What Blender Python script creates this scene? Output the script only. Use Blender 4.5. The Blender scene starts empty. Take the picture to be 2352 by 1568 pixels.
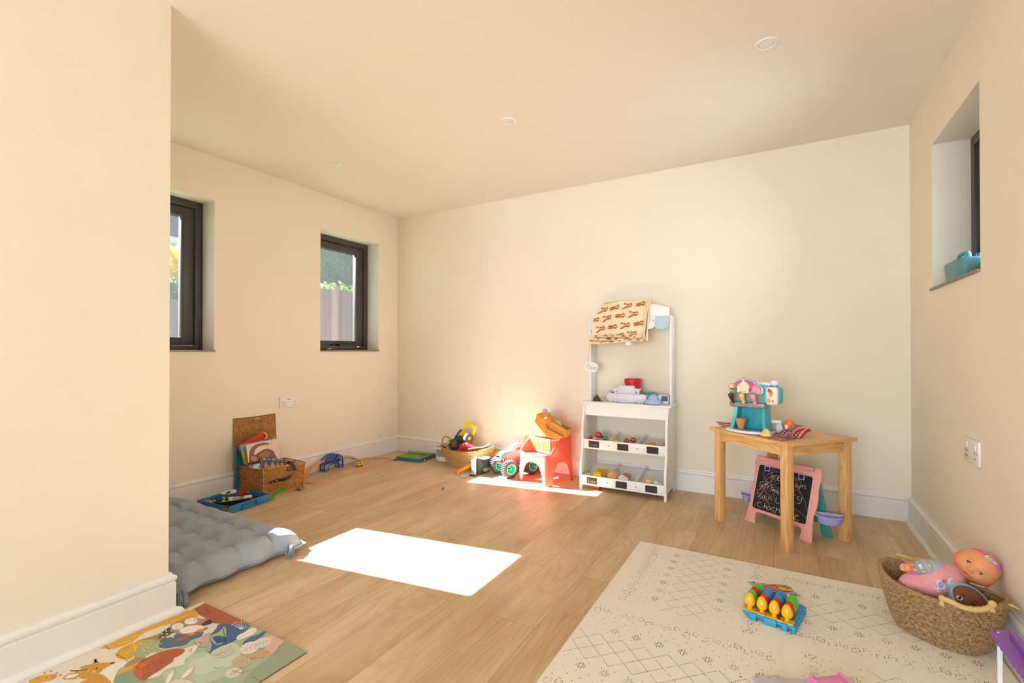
import bpy, bmesh, math, random
from mathutils import Vector, Matrix, Euler, Quaternion, noise
SC = bpy.context.scene
COL = SC.collection
PI = math.pi
random.seed(7)

# ---------------------------------------------------------------- camera
CAM_F, CAM_YAW, CAM_PITCH, CAM_CY, CAM_H = 1082.0, 0.5192, 0.0063, 798.2, 1.04
cd = bpy.data.cameras.new('camera'); cam = bpy.data.objects.new('camera', cd); COL.objects.link(cam)
cd.sensor_width = 36.0; cd.sensor_fit = 'HORIZONTAL'; cd.lens = 36.0 * CAM_F / 2352
cd.shift_y = (CAM_CY - 784) / 2352; cd.clip_start = 0.05; cd.clip_end = 200
cam.location = (0, 0, CAM_H); cam.rotation_euler = (PI / 2 + CAM_PITCH, 0, CAM_YAW)
SC.camera = cam

# ---------------------------------------------------------------- light
SC.view_settings.view_transform = 'Standard'; SC.view_settings.look = 'None'
SC.view_settings.gamma = 1.0; SC.view_settings.use_curve_mapping = False
SC.view_settings.exposure = 0.08
w = bpy.data.worlds.new('sky'); SC.world = w; w.use_nodes = True
nt = w.node_tree; nt.nodes.clear()
o_ = nt.nodes.new('ShaderNodeOutputWorld'); b_ = nt.nodes.new('ShaderNodeBackground')
sky = nt.nodes.new('ShaderNodeTexSky'); sky.sky_type = 'HOSEK_WILKIE'
sky.sun_direction = Vector((-1.0, -0.155, 0.785)).normalized(); sky.turbidity = 3.0; sky.ground_albedo = 0.4
nt.links.new(sky.outputs[0], b_.inputs[0]); nt.links.new(b_.outputs[0], o_.inputs[0])
b_.inputs[1].default_value = 4.5
sun = bpy.data.lights.new('sun', 'SUN'); sun.energy = 85.0; sun.angle = 0.0095; sun.color = (0.95, 1.0, 1.06)
so = bpy.data.objects.new('sun', sun); COL.objects.link(so)
so.rotation_euler = Vector((1.0, 0.155, -0.785)).to_track_quat('-Z', 'Y').to_euler(); so.location = (-8, 0, 6)
# added fill lamp for the room, set at the made-up doors behind the camera
al = bpy.data.lights.new('rear_fill_light', 'AREA'); al.shape = 'RECTANGLE'; al.size = 2.3; al.size_y = 1.95
al.energy = 165.0; al.color = (0.84, 0.97, 1.13)
ao = bpy.data.objects.new('rear_fill_light', al); COL.objects.link(ao)
ao.location = (-0.72, -4.16, 1.06); ao.rotation_euler = (PI / 2, 0, 0)

# sky light entering by the high window in the right wall
al2 = bpy.data.lights.new('high_window_daylight', 'AREA'); al2.shape = 'RECTANGLE'; al2.size = 0.60; al2.size_y = 0.68
al2.energy = 12.0; al2.spread = math.radians(96); al2.color = (0.84, 0.97, 1.13)
ao2 = bpy.data.objects.new('high_window_daylight', al2); COL.objects.link(ao2)
ao2.location = (0.95, 2.873, 1.74); ao2.rotation_euler = (math.radians(84), 0, PI / 2)

# ---------------------------------------------------------------- pixel <-> place (pinhole of the camera above)
_F = Vector((-math.sin(CAM_YAW) * math.cos(CAM_PITCH), math.cos(CAM_YAW) * math.cos(CAM_PITCH), math.sin(CAM_PITCH)))
_R = Vector((math.cos(CAM_YAW), math.sin(CAM_YAW), 0)); _U = _R.cross(_F)
_C = Vector((0, 0, CAM_H))
def ray(px, py): return _F + _R * (px - 1176) / CAM_F + _U * (CAM_CY - py) / CAM_F
def FL(px, py, z=0.0): d = ray(px, py); return _C + d * ((z - CAM_H) / d.z)      # on a level plane
def XP(px, py, x): d = ray(px, py); return _C + d * (x / d.x)                     # on a plane x = const
def YP(px, py, y): d = ray(px, py); return _C + d * (y / d.y)                     # on a plane y = const
def DP(px, py, dist): return _C + ray(px, py) * dist                              # at a distance along the view

# ---------------------------------------------------------------- materials
def lin(h):
    if isinstance(h, str):
        h = h.lstrip('#'); c = [int(h[i:i + 2], 16) / 255 for i in (0, 2, 4)]
    else: c = h
    return tuple((x / 12.92 if x <= 0.04045 else ((x + 0.055) / 1.055) ** 2.4) for x in c)
_MC = {}
def M(name, hexc, rough=0.5, var=0.06, scale=25.0, bump=0.0, bscale=250.0, metal=0.0, transl=0.0, coat=0.0, stretch=None, sheen=0.0, spec=0.5, alpha=1.0, trans=0.0):
    if name in _MC: return _MC[name]
    m = bpy.data.materials.new(name); m.use_nodes = True; nt = m.node_tree; N = nt.nodes; L = nt.links
    p = N['Principled BSDF']; c = lin(hexc)
    tc = N.new('ShaderNodeTexCoord'); mp = N.new('ShaderNodeMapping'); L.new(tc.outputs['Object'], mp.inputs[0])
    if stretch: mp.inputs['Scale'].default_value = stretch
    nz = N.new('ShaderNodeTexNoise'); nz.inputs['Scale'].default_value = scale; nz.inputs['Detail'].default_value = 4
    L.new(mp.outputs[0], nz.inputs['Vector'])
    rmp = N.new('ShaderNodeValToRGB'); e = rmp.color_ramp.elements
    e[0].position = 0.3; e[1].position = 0.7
    e[0].color = (*[x * (1 - var) for x in c], 1); e[1].color = (*[min(1, x * (1 + var)) for x in c], 1)
    L.new(nz.outputs['Fac'], rmp.inputs[0]); L.new(rmp.outputs[0], p.inputs['Base Color'])
    p.inputs['Roughness'].default_value = rough; p.inputs['Metallic'].default_value = metal
    p.inputs['Coat Weight'].default_value = coat; p.inputs['Sheen Weight'].default_value = sheen
    p.inputs['Specular IOR Level'].default_value = spec
    p.inputs['Alpha'].default_value = alpha
    p.inputs['Transmission Weight'].default_value = trans
    if bump:
        n2 = N.new('ShaderNodeTexNoise'); n2.inputs['Scale'].default_value = bscale; n2.inputs['Detail'].default_value = 3
        L.new(mp.outputs[0], n2.inputs['Vector'])
        bp = N.new('ShaderNodeBump'); bp.inputs['Strength'].default_value = bump; bp.inputs['Distance'].default_value = 0.002
        L.new(n2.outputs['Fac'], bp.inputs['Height']); L.new(bp.outputs[0], p.inputs['Normal'])
    if transl:
        t = N.new('ShaderNodeBsdfTranslucent'); L.new(rmp.outputs[0], t.inputs[0])
        mx = N.new('ShaderNodeMixShader'); mx.inputs[0].default_value = transl
        L.new(p.outputs[0], mx.inputs[1]); L.new(t.outputs[0], mx.inputs[2]); L.new(mx.outputs[0], N['Material Output'].inputs[0])
    _MC[name] = m
    return m
def P(hexc, rough=0.35, **k): return M('plastic_' + hexc.strip('#'), hexc, rough, var=0.03, **k)
def FAB(hexc, **k): return M('fabric_' + hexc.strip('#'), hexc, 0.9, var=0.08, scale=60, bump=0.5, bscale=700, sheen=0.2, spec=0.2, **k)
def PR(hexc): return M('print_' + hexc.strip('#'), hexc, 0.6, var=0.03, spec=0.3)

# ---------------------------------------------------------------- mesh builder
class MB:
    def __init__(s): s.v = []; s.f = []; s.fm = []; s.mats = []; s.uv = {}; s.T = Matrix(); s.c = 0
    def mat(s, m):
        if m not in s.mats: s.mats.append(m)
        s.c = s.mats.index(m); return s
    def put(s, verts, faces, uvs=None):
        b = len(s.v)
        for i, q in enumerate(verts):
            s.v.append(s.T @ Vector(q))
            if uvs: s.uv[b + i] = uvs[i]
        for f in faces: s.f.append(tuple(b + i for i in f)); s.fm.append(s.c)
    def bm(s, bm):
        bm.verts.ensure_lookup_table()
        for i, q in enumerate(bm.verts): q.index = i
        s.put([q.co.copy() for q in bm.verts], [[q.index for q in f.verts] for f in bm.faces]); bm.free()
    def box(s, c, size, rot=None, bev=0.0, seg=2, taper=None):
        bm = bmesh.new(); bmesh.ops.create_cube(bm, size=1)
        for q in bm.verts:
            t = (taper if (taper and q.co.z > 0) else 1)
            if isinstance(t, (int, float)): t = (t, t)
            q.co = Vector((q.co.x * size[0] * t[0], q.co.y * size[1] * t[1], q.co.z * size[2]))
        if bev: bmesh.ops.bevel(bm, geom=bm.edges[:], offset=bev, segments=seg, affect='EDGES', profile=0.5)
        Mx = Matrix.Translation(Vector(c)) @ (Euler(rot).to_matrix().to_4x4() if rot is not None and not isinstance(rot, (Matrix, Quaternion)) else (rot.to_matrix().to_4x4() if isinstance(rot, Quaternion) else (rot.to_4x4() if isinstance(rot, Matrix) else Matrix())))
        bmesh.ops.transform(bm, matrix=Mx, verts=bm.verts); s.bm(bm); return s
    def bx(s, x0, x1, y0, y1, z0, z1, bev=0.0, seg=2): return s.box(((x0 + x1) / 2, (y0 + y1) / 2, (z0 + z1) / 2), (abs(x1 - x0), abs(y1 - y0), abs(z1 - z0)), bev=bev, seg=seg)
    def tube(s, pts, r, n=8, closed=False, caps=True, flat=None, up=None):
        pts = [Vector(q) for q in pts]; k = len(pts); R_ = r if isinstance(r, (list, tuple)) else [r] * k
        tan = []
        for i in range(k):
            a = pts[(i - 1) % k] if (closed or i) else pts[i]; b = pts[(i + 1) % k] if (closed or i < k - 1) else pts[i]
            t = (b - a); tan.append(t.normalized() if t.length > 1e-9 else Vector((0, 0, 1)))
        u0 = Vector(up) if up else (Vector((0, 0, 1)) if abs(tan[0].z) < 0.9 else Vector((1, 0, 0)))
        nrm = (u0 - tan[0] * u0.dot(tan[0])).normalized(); V = []
        for i in range(k):
            if i: nrm = (nrm - tan[i] * nrm.dot(tan[i])); nrm = nrm.normalized() if nrm.length > 1e-6 else tan[i].orthogonal().normalized()
            if up: nrm = (u0 - tan[i] * u0.dot(tan[i])).normalized()
            bn = tan[i].cross(nrm)
            for j in range(n):
                a = 2 * PI * (j + 0.5) / n
                fx = flat if flat else 1.0
                V.append(pts[i] + (nrm * math.sin(a) * fx + bn * math.cos(a)) * R_[i])
        Fc = []
        for i in range(k if closed else k - 1):
            for j in range(n):
                a, b = i * n + j, i * n + (j + 1) % n; c, d = ((i + 1) % k) * n + j, ((i + 1) % k) * n + (j + 1) % n
                Fc.append((a, b, d, c))
        if caps and not closed: Fc.append(tuple(range(n))[::-1]); Fc.append(tuple((k - 1) * n + j for j in range(n)))
        s.put(V, Fc); return s
    def cyl(s, a, b, r, r2=None, n=20): return s.tube([a, b], [r, r if r2 is None else r2], n)
    def lathe(s, prof, n=24, sx=1.0, sy=1.0, c=(0, 0, 0), caps=True, fn=None):
        V = []; Fc = []; k = len(prof)
        for i, (r, z) in enumerate(prof):
            for j in range(n):
                a = 2 * PI * j / n; q = Vector((c[0] + r * sx * math.cos(a), c[1] + r * sy * math.sin(a), c[2] + z))
                if fn: q = Vector(fn(q, a, i / (k - 1)))
                V.append(q)
        for i in range(k - 1):
            for j in range(n): Fc.append((i * n + j, i * n + (j + 1) % n, (i + 1) * n + (j + 1) % n, (i + 1) * n + j))
        if caps:
            if prof[0][0] > 1e-5: Fc.append(tuple(range(n))[::-1])
            if prof[-1][0] > 1e-5: Fc.append(tuple((k - 1) * n + j for j in range(n)))
        s.put(V, Fc); return s
    def ell(s, c, r, rot=None, nu=20, nv=12, fn=None):
        V = []; Fc = []; r = (r, r, r) if isinstance(r, (int, float)) else r
        Q = Euler(rot).to_matrix() if (rot is not None and not isinstance(rot, Matrix)) else (rot if rot is not None else Matrix.Identity(3))
        for i in range(nv + 1):
            t = PI * i / nv
            for j in range(nu):
                a = 2 * PI * j / nu; d = Vector((math.sin(t) * math.cos(a), math.sin(t) * math.sin(a), math.cos(t)))
                q = Vector((d.x * r[0], d.y * r[1], d.z * r[2]))
                if fn: q = Vector(fn(q, d))
                V.append(Vector(c) + Q @ q)
        for i in range(nv):
            for j in range(nu): Fc.append((i * nu + j, (i + 1) * nu + j, (i + 1) * nu + (j + 1) % nu, i * nu + (j + 1) % nu))
        s.put(V, Fc); return s
    def grid(s, fn, nu, nv, cu=False, cv=False, back=None):
        V = []; Fc = []; U = []
        for i in range(nv + (0 if cv else 1)):
            for j in range(nu + (0 if cu else 1)):
                V.append(Vector(fn(j / nu, i / nv))); U.append((j / nu, i / nv))
        W = nu + (0 if cu else 1); H = nv + (0 if cv else 1)
        for i in range(nv):
            for j in range(nu): Fc.append((i * W + j, i * W + (j + 1) % W, ((i + 1) % H) * W + (j + 1) % W, ((i + 1) % H) * W + j))
        s.put(V, Fc, U); return s
    def prism(s, poly, h, axis='z', o=(0, 0, 0), bev=0.0, seg=2):
        # poly in 2D extruded by h along axis; axis 'z': (x,y); 'x': (y,z); 'y': (x,z)
        bm = bmesh.new()
        def mk(p, t):
            if axis == 'z': return (p[0], p[1], t)
            if axis == 'x': return (t, p[0], p[1])
            return (p[0], t, p[1])
        vs = [bm.verts.new(Vector(mk(p, 0)) + Vector(o)) for p in poly]
        f = bm.faces.new(vs); r = bmesh.ops.extrude_face_region(bm, geom=[f])
        d = {'z': (0, 0, h), 'x': (h, 0, 0), 'y': (0, h, 0)}[axis]
        bmesh.ops.translate(bm, vec=d, verts=[e for e in r['geom'] if isinstance(e, bmesh.types.BMVert)])
        bmesh.ops.recalc_face_normals(bm, faces=bm.faces)
        if bev: bmesh.ops.bevel(bm, geom=bm.edges[:], offset=bev, segments=seg, affect='EDGES', profile=0.5)
        s.bm(bm); return s
    def flat(s, pts):
        s.put(pts, [tuple(range(len(pts)))]); return s
    def build(s, name, parent=None, smooth=38, sub=0, solid=0.0, soff=-1.0, loc=None, **tags):
        me = bpy.data.meshes.new(name); me.from_pydata([tuple(q) for q in s.v], [], s.f)
        for m in s.mats: me.materials.append(m)
        me.polygons.foreach_set('material_index', s.fm)
        if s.uv:
            ul = me.uv_layers.new(name='UVMap')
            for lp in me.loops: ul.data[lp.index].uv = s.uv.get(lp.vertex_index, (0, 0))
        bm = bmesh.new(); bm.from_mesh(me); bmesh.ops.recalc_face_normals(bm, faces=bm.faces); bm.to_mesh(me); bm.free()
        if smooth:
            me.shade_smooth()
            me.set_sharp_from_angle(angle=math.radians(smooth))
        o = bpy.data.objects.new(name, me); COL.objects.link(o)
        if parent is not None: o.parent = parent
        if loc is not None: o.location = loc
        if solid: md = o.modifiers.new('thick', 'SOLIDIFY'); md.thickness = solid; md.offset = soff
        if sub: md = o.modifiers.new('sub', 'SUBSURF'); md.levels = sub; md.render_levels = sub
        for k, val in tags.items(): o[k] = val
        return o
def tag(o, label=None, cat=None, group=None, kind=None):
    for k, val in (('label', label), ('category', cat), ('group', group), ('kind', kind)):
        if val: o[k] = val
    return o
def thing(name, label, cat, loc=(0, 0, 0), rotz=0.0, group=None):
    o = bpy.data.objects.new(name, None); COL.objects.link(o); o.location = loc; o.rotation_euler = (0, 0, rotz); o.empty_display_size = 0.05
    return tag(o, label, cat, group)
def struct(name, mb, **k): o = mb.build(name, **k); o['kind'] = 'structure'; return o
def cr(pts, n=6, closed=False):
    # Catmull-Rom through points (any dimension)
    k = len(pts); out = []
    P_ = [Vector(p) for p in pts]
    rng = range(k if closed else k - 1)
    for i in rng:
        p1, p2 = P_[i], P_[(i + 1) % k]
        p0 = P_[i - 1] if (i or closed) else p1 * 2 - p2
        p3 = P_[(i + 2) % k] if (closed or i + 2 < k) else p2 * 2 - p1
        for j in range(n):
            t = j / n
            out.append(0.5 * ((2 * p1) + (p2 - p0) * t + (2 * p0 - 5 * p1 + 4 * p2 - p3) * t * t + (3 * p1 - p0 - 3 * p2 + p3) * t ** 3))
    if not closed: out.append(P_[-1])
    return out
def frame(o, x, y=None, z=None):
    # matrix with origin o, x axis, approx y axis
    x = Vector(x).normalized(); y = Vector(y); y = (y - x * y.dot(x)).normalized(); z = x.cross(y)
    return Matrix(((x.x, y.x, z.x, o[0]), (x.y, y.y, z.y, o[1]), (x.z, y.z, z.z, o[2]), (0, 0, 0, 1)))
def rrect(x0, y0, x1, y1, r, n=4):
    o = []
    for cx, cy, a in ((x1 - r, y1 - r, 0), (x0 + r, y1 - r, 90), (x0 + r, y0 + r, 180), (x1 - r, y0 + r, 270)):
        for i in range(n + 1):
            t = math.radians(a + 90 * i / n); o.append((cx + r * math.cos(t), cy + r * math.sin(t)))
    return o
def oval(cx, cy, rx, ry, n=16, a0=0.0):
    return [(cx + rx * math.cos(2 * PI * i / n) * math.cos(a0) - ry * math.sin(2 * PI * i / n) * math.sin(a0), cy + rx * math.cos(2 * PI * i / n) * math.sin(a0) + ry * math.sin(2 * PI * i / n) * math.cos(a0)) for i in range(n)]
# ================================================================ the room
XL, XR, YB, YR, H = -3.50, 0.685, 3.70, -4.20, 2.4214
PX, PY = -2.115, 0.952           # partition face and its far corner
WT = 0.30
m_wall = M('cream_paint', '#f0e5d2', 0.85, var=0.012, scale=3.0, bump=0.08, bscale=120, spec=0.25)
m_ceil = M('ceiling_paint', '#eee6da', 0.9, var=0.01, scale=2.0, bump=0.05, bscale=90, spec=0.2)
m_reveal = M('reveal_paint', '#e6e2d6', 0.8, var=0.02, scale=6.0, bump=0.05, bscale=100, spec=0.25)
m_skirt = M('white_gloss_paint', '#ece8e3', 0.35, var=0.012, scale=8, bump=0.04, bscale=60)
m_frame = M('dark_grey_upvc', '#453f3d', 0.4, var=0.05, scale=30, bump=0.15, bscale=400)
m_sill = M('brown_sill', '#8f7c68', 0.5, var=0.08, scale=30)

def glass_mat():
    m = bpy.data.materials.new('window_glass'); m.use_nodes = True; N = m.node_tree.nodes; L = m.node_tree.links; N.clear()
    o = N.new('ShaderNodeOutputMaterial'); t = N.new('ShaderNodeBsdfTransparent'); g = N.new('ShaderNodeBsdfGlossy'); g.inputs['Roughness'].default_value = 0.02
    fr = N.new('ShaderNodeFresnel'); fr.inputs[0].default_value = 1.45; mx = N.new('ShaderNodeMixShader')
    t.inputs[0].default_value = (0.96, 0.98, 0.97, 1)
    L.new(fr.outputs[0], mx.inputs[0]); L.new(t.outputs[0], mx.inputs[1]); L.new(g.outputs[0], mx.inputs[2])
    # dried water spots on the pane
    tc = N.new('ShaderNodeTexCoord'); v = N.new('ShaderNodeTexVoronoi'); v.inputs['Scale'].default_value = 95; L.new(tc.outputs['Object'], v.inputs['Vector'])
    r = N.new('ShaderNodeValToRGB'); r.color_ramp.elements[0].position = 0.03; r.color_ramp.elements[0].color = (1, 1, 1, 1); r.color_ramp.elements[1].position = 0.09; r.color_ramp.elements[1].color = (0, 0, 0, 1)
    L.new(v.outputs['Distance'], r.inputs[0])
    n = N.new('ShaderNodeTexNoise'); n.inputs['Scale'].default_value = 9; L.new(tc.outputs['Object'], n.inputs['Vector'])
    r2 = N.new('ShaderNodeValToRGB'); r2.color_ramp.elements[0].position = 0.5; r2.color_ramp.elements[1].position = 0.62; L.new(n.outputs['Fac'], r2.inputs[0])
    ml = N.new('ShaderNodeMath'); ml.operation = 'MULTIPLY'; L.new(r.outputs[0], ml.inputs[0]); L.new(r2.outputs[0], ml.inputs[1])
    ml2 = N.new('ShaderNodeMath'); ml2.operation = 'MULTIPLY_ADD'; L.new(ml.outputs[0], ml2.inputs[0]); ml2.inputs[1].default_value = 0.3; ml2.inputs[2].default_value = 0.012
    d = N.new('ShaderNodeBsdfTranslucent'); d.inputs[0].default_value = (0.9, 0.9, 0.88, 1)
    mx2 = N.new('ShaderNodeMixShader'); L.new(ml2.outputs[0], mx2.inputs[0]); L.new(mx.outputs[0], mx2.inputs[1]); L.new(d.outputs[0], mx2.inputs[2])
    L.new(mx2.outputs[0], o.inputs[0]); return m
m_glass = glass_mat()

def floor_mat():
    m = bpy.data.materials.new('oak_laminate'); m.use_nodes = True; N = m.node_tree.nodes; L = m.node_tree.links; p = N['Principled BSDF']
    tc = N.new('ShaderNodeTexCoord'); mp = N.new('ShaderNodeMapping'); mp.inputs['Rotation'].default_value = (0, 0, PI / 2); L.new(tc.outputs['Object'], mp.inputs[0])
    mp.inputs['Location'].default_value = (0.3, 0.035, 0)
    br = N.new('ShaderNodeTexBrick'); br.inputs['Scale'].default_value = 1.0; br.inputs['Brick Width'].default_value = 1.28; br.inputs['Row Height'].default_value = 0.192
    br.inputs['Mortar Size'].default_value = 0.0011; br.inputs['Mortar Smooth'].default_value = 0.3; br.offset = 0.37; br.inputs['Bias'].default_value = 0
    br.inputs['Color1'].default_value = (0, 0, 0, 1); br.inputs['Color2'].default_value = (1, 1, 1, 1); br.inputs['Mortar'].default_value = (0.5, 0.5, 0.5, 1)
    L.new(mp.outputs[0], br.inputs['Vector'])
    sx = N.new('ShaderNodeSeparateColor'); L.new(br.outputs['Color'], sx.inputs[0])
    w = N.new('ShaderNodeMath'); w.operation = 'MULTIPLY'; w.inputs[1].default_value = 37.0; L.new(sx.outputs[0], w.inputs[0])
    # long soft figure
    m2 = N.new('ShaderNodeMapping'); m2.inputs['Scale'].default_value = (5.0, 0.8, 1); L.new(tc.outputs['Object'], m2.inputs[0])
    n1 = N.new('ShaderNodeTexNoise'); n1.noise_dimensions = '4D'; n1.inputs['Scale'].default_value = 1.3; n1.inputs['Detail'].default_value = 1.5; n1.inputs['Distortion'].default_value = 0.2
    L.new(m2.outputs[0], n1.inputs['Vector']); L.new(w.outputs[0], n1.inputs['W'])
    s1 = N.new('ShaderNodeMath'); s1.operation = 'MULTIPLY'; s1.inputs[1].default_value = 85.0; L.new(n1.outputs['Fac'], s1.inputs[0])
    s2 = N.new('ShaderNodeMath'); s2.operation = 'SINE'; L.new(s1.outputs[0], s2.inputs[0])
    s3 = N.new('ShaderNodeMapRange'); s3.inputs[1].default_value = 0.1; s3.inputs[2].default_value = 1.0; L.new(s2.outputs[0], s3.inputs[0])
    # fine fibres
    m3 = N.new('ShaderNodeMapping'); m3.inputs['Scale'].default_value = (120, 2.2, 1); L.new(tc.outputs['Object'], m3.inputs[0])
    n2 = N.new('ShaderNodeTexNoise'); n2.noise_dimensions = '4D'; n2.inputs['Scale'].default_value = 1.0; n2.inputs['Detail'].default_value = 5; L.new(m3.outputs[0], n2.inputs['Vector']); L.new(w.outputs[0], n2.inputs['W'])
    # soft blotches
    m4 = N.new('ShaderNodeMapping'); m4.inputs['Scale'].default_value = (4, 1.2, 1); L.new(tc.outputs['Object'], m4.inputs[0])
    n3 = N.new('ShaderNodeTexNoise'); n3.noise_dimensions = '4D'; n3.inputs['Scale'].default_value = 1.4; n3.inputs['Detail'].default_value = 3; L.new(m4.outputs[0], n3.inputs['Vector']); L.new(w.outputs[0], n3.inputs['W'])
    rb = N.new('ShaderNodeValToRGB'); e = rb.color_ramp.elements; e[0].position = 0.25; e[1].position = 0.75
    e[0].color = (*lin('#c6a277'), 1); e[1].color = (*lin('#ead2ae'), 1); L.new(n3.outputs['Fac'], rb.inputs[0])
    mxa = N.new('ShaderNodeMix'); mxa.data_type = 'RGBA'; mxa.blend_type = 'MULTIPLY'; L.new(rb.outputs[0], mxa.inputs[6])
    mxa.inputs[7].default_value = (0.83, 0.76, 0.68, 1)
    f1 = N.new('ShaderNodeMath'); f1.operation = 'MULTIPLY'; f1.inputs[1].default_value = 0.42; L.new(s3.outputs[0], f1.inputs[0]); L.new(f1.outputs[0], mxa.inputs[0])
    mxb = N.new('ShaderNodeMix'); mxb.data_type = 'RGBA'; mxb.blend_type = 'MULTIPLY'; L.new(mxa.outputs[2], mxb.inputs[6]); mxb.inputs[7].default_value = (0.80, 0.73, 0.66, 1)
    r2 = N.new('ShaderNodeMapRange'); r2.inputs[1].default_value = 0.45; r2.inputs[2].default_value = 0.75; L.new(n2.outputs['Fac'], r2.inputs[0])
    f2 = N.new('ShaderNodeMath'); f2.operation = 'MULTIPLY'; f2.inputs[1].default_value = 0.7; L.new(r2.outputs[0], f2.inputs[0]); L.new(f2.outputs[0], mxb.inputs[0])
    # plank tone
    mxc = N.new('ShaderNodeMix'); mxc.data_type = 'RGBA'; mxc.blend_type = 'MULTIPLY'; L.new(mxb.outputs[2], mxc.inputs[6]); mxc.inputs[7].default_value = (0.90, 0.87, 0.83, 1); L.new(sx.outputs[0], mxc.inputs[0])
    # seams
    mxd = N.new('ShaderNodeMix'); mxd.data_type = 'RGBA'; L.new(mxc.outputs[2], mxd.inputs[6]); mxd.inputs[7].default_value = (*lin('#8a6a4a'), 1)
    f3 = N.new('ShaderNodeMath'); f3.operation = 'MULTIPLY'; f3.inputs[1].default_value = 0.75; L.new(br.outputs['Fac'], f3.inputs[0]); L.new(f3.outputs[0], mxd.inputs[0])
    L.new(mxd.outputs[2], p.inputs['Base Color'])
    p.inputs['Roughness'].default_value = 0.42; p.inputs['Specular IOR Level'].default_value = 0.4
    bp = N.new('ShaderNodeBump'); bp.inputs['Strength'].default_value = 0.12; bp.inputs['Distance'].default_value = 0.001; L.new(n2.outputs['Fac'], bp.inputs['Height']); L.new(bp.outputs[0], p.inputs['Normal'])
    return m
m_floor = floor_mat()

struct('floor', MB().mat(m_floor).bx(XL - WT, XR + WT, YR - 0.3, YB + WT, -0.12, 0.0), smooth=0)
struct('ceiling', MB().mat(m_ceil).bx(XL - WT, XR + WT, YR - 0.3, YB + WT, H, H + 0.15), smooth=0)

def holed(mb, mat, axis, p0, p1, a0, a1, z0, z1, holes, m_in):
    # slab between planes p0..p1 (axis 'x' or 'y'), spanning a0..a1 along the other axis, with rectangular holes (a,b,z,z')
    A = sorted({a0, a1, *[h[0] for h in holes], *[h[1] for h in holes]}); Zs = sorted({z0, z1, *[h[2] for h in holes], *[h[3] for h in holes]})
    mb.mat(mat)
    def V(p, a, z): return (p, a, z) if axis == 'x' else (a, p, z)
    for i in range(len(A) - 1):
        for j in range(len(Zs) - 1):
            ca, cz = (A[i] + A[i + 1]) / 2, (Zs[j] + Zs[j + 1]) / 2
            if any(h[0] < ca < h[1] and h[2] < cz < h[3] for h in holes): continue
            for p in (p0, p1): mb.flat([V(p, A[i], Zs[j]), V(p, A[i + 1], Zs[j]), V(p, A[i + 1], Zs[j + 1]), V(p, A[i], Zs[j + 1])])
    for a, z_, b, z2 in ((a0, z0, a1, z0), (a0, z1, a1, z1), (a0, z0, a0, z1), (a1, z0, a1, z1)):
        mb.flat([V(p0, a, z_), V(p1, a, z_), V(p1, b, z2), V(p0, b, z2)])
    mb.mat(m_in)
    for h in holes:
        for a, z_, b, z2 in ((h[0], h[2], h[1], h[2]), (h[0], h[3], h[1], h[3]), (h[0], h[2], h[0], h[3]), (h[1], h[2], h[1], h[3])):
            mb.flat([V(p0, a, z_), V(p1, a, z_), V(p1, b, z2), V(p0, b, z2)])
    return mb
W1 = (1.17, 1.856, 1.039, 2.11); W2 = (2.7445, 3.43, 1.039, 2.11); W3 = (2.535, 3.212, 1.36, 2.112)
ADDED_DOOR = (-1.92, 0.48, 0.0, 2.10)  # added opening in the unseen rear wall, lets the fill lamp in
def wallobj(name, *a):
    mb = holed(MB(), *a); me = mb.build(name, smooth=0); me['kind'] = 'structure'; return me
wallobj('wall_left', m_wall, 'x', XL - WT, XL, PY - 0.12, YB + WT, 0, H, [W1, W2], m_reveal)
wallobj('wall_right', m_wall, 'x', XR, XR + WT, YR - 0.3, YB + WT, 0, H, [W3], m_reveal)
wallobj('wall_back', m_wall, 'y', YB, YB + WT, XL, XR, 0, H, [], m_wall)
wallobj('wall_rear', m_wall, 'y', YR - 0.3, YR, PX, XR, 0, H, [ADDED_DOOR], m_reveal)
struct('wall_partition', MB().mat(m_wall).bx(XL, PX, YR - 0.3, PY, 0, H), smooth=0)

# ---- skirting boards: torus profile, (offset from wall, height)
PROF = [(0, 0), (0.019, 0), (0.019, 0.118), (0.0165, 0.1215), (0.0165, 0.125), (0.0195, 0.128), (0.0215, 0.134), (0.0215, 0.140), (0.0195, 0.1455), (0.013, 0.149), (0.009, 0.151), (0.008, 0.1575), (0, 0.1575)]
def run(name, pts, prof, closed_end=True):
    # pts: list of (x,y,nx,ny): place + direction in which the offset goes
    mb = MB().mat(m_skirt); k = len(prof); V = []; Fc = []
    for (x, y, nx, ny) in pts:
        for (d, z) in prof: V.append((x + nx * d, y + ny * d, z))
    for i in range(len(pts) - 1):
        for j in range(k): Fc.append((i * k + j, i * k + (j + 1) % k, (i + 1) * k + (j + 1) % k, (i + 1) * k + j))
    Fc += [tuple(range(k)), tuple((len(pts) - 1) * k + j for j in range(k))]
    mb.put(V, Fc); return struct(name, mb, smooth=35)
QUAD = [(0.019, 0), (0.037, 0), (0.0355, 0.007), (0.031, 0.013), (0.025, 0.0165), (0.019, 0.018)]
run('baseboard_left', [(XL, PY, 1, 0), (XL, YB, 1, -1)], PROF)
run('baseboard_back', [(XL, YB, 1, -1), (XR, YB, -1, -1)], PROF)
run('baseboard_right', [(XR, YB, -1, -1), (XR, YR, -1, 0)], PROF)
run('trim_1', [(XR, YB, -1, -1), (XR, YR, -1, 0)], QUAD)
run('baseboard_partition', [(PX, YR, 1, 0), (PX, PY, 1, 1), (XL, PY, 0, 1)], PROF)
run('trim_2', [(PX, YR, 1, 0), (PX, PY, 1, 1)], [(0.019, 0), (0.041, 0), (0.039, 0.01), (0.033, 0.018), (0.026, 0.022), (0.019, 0.023)])

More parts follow.
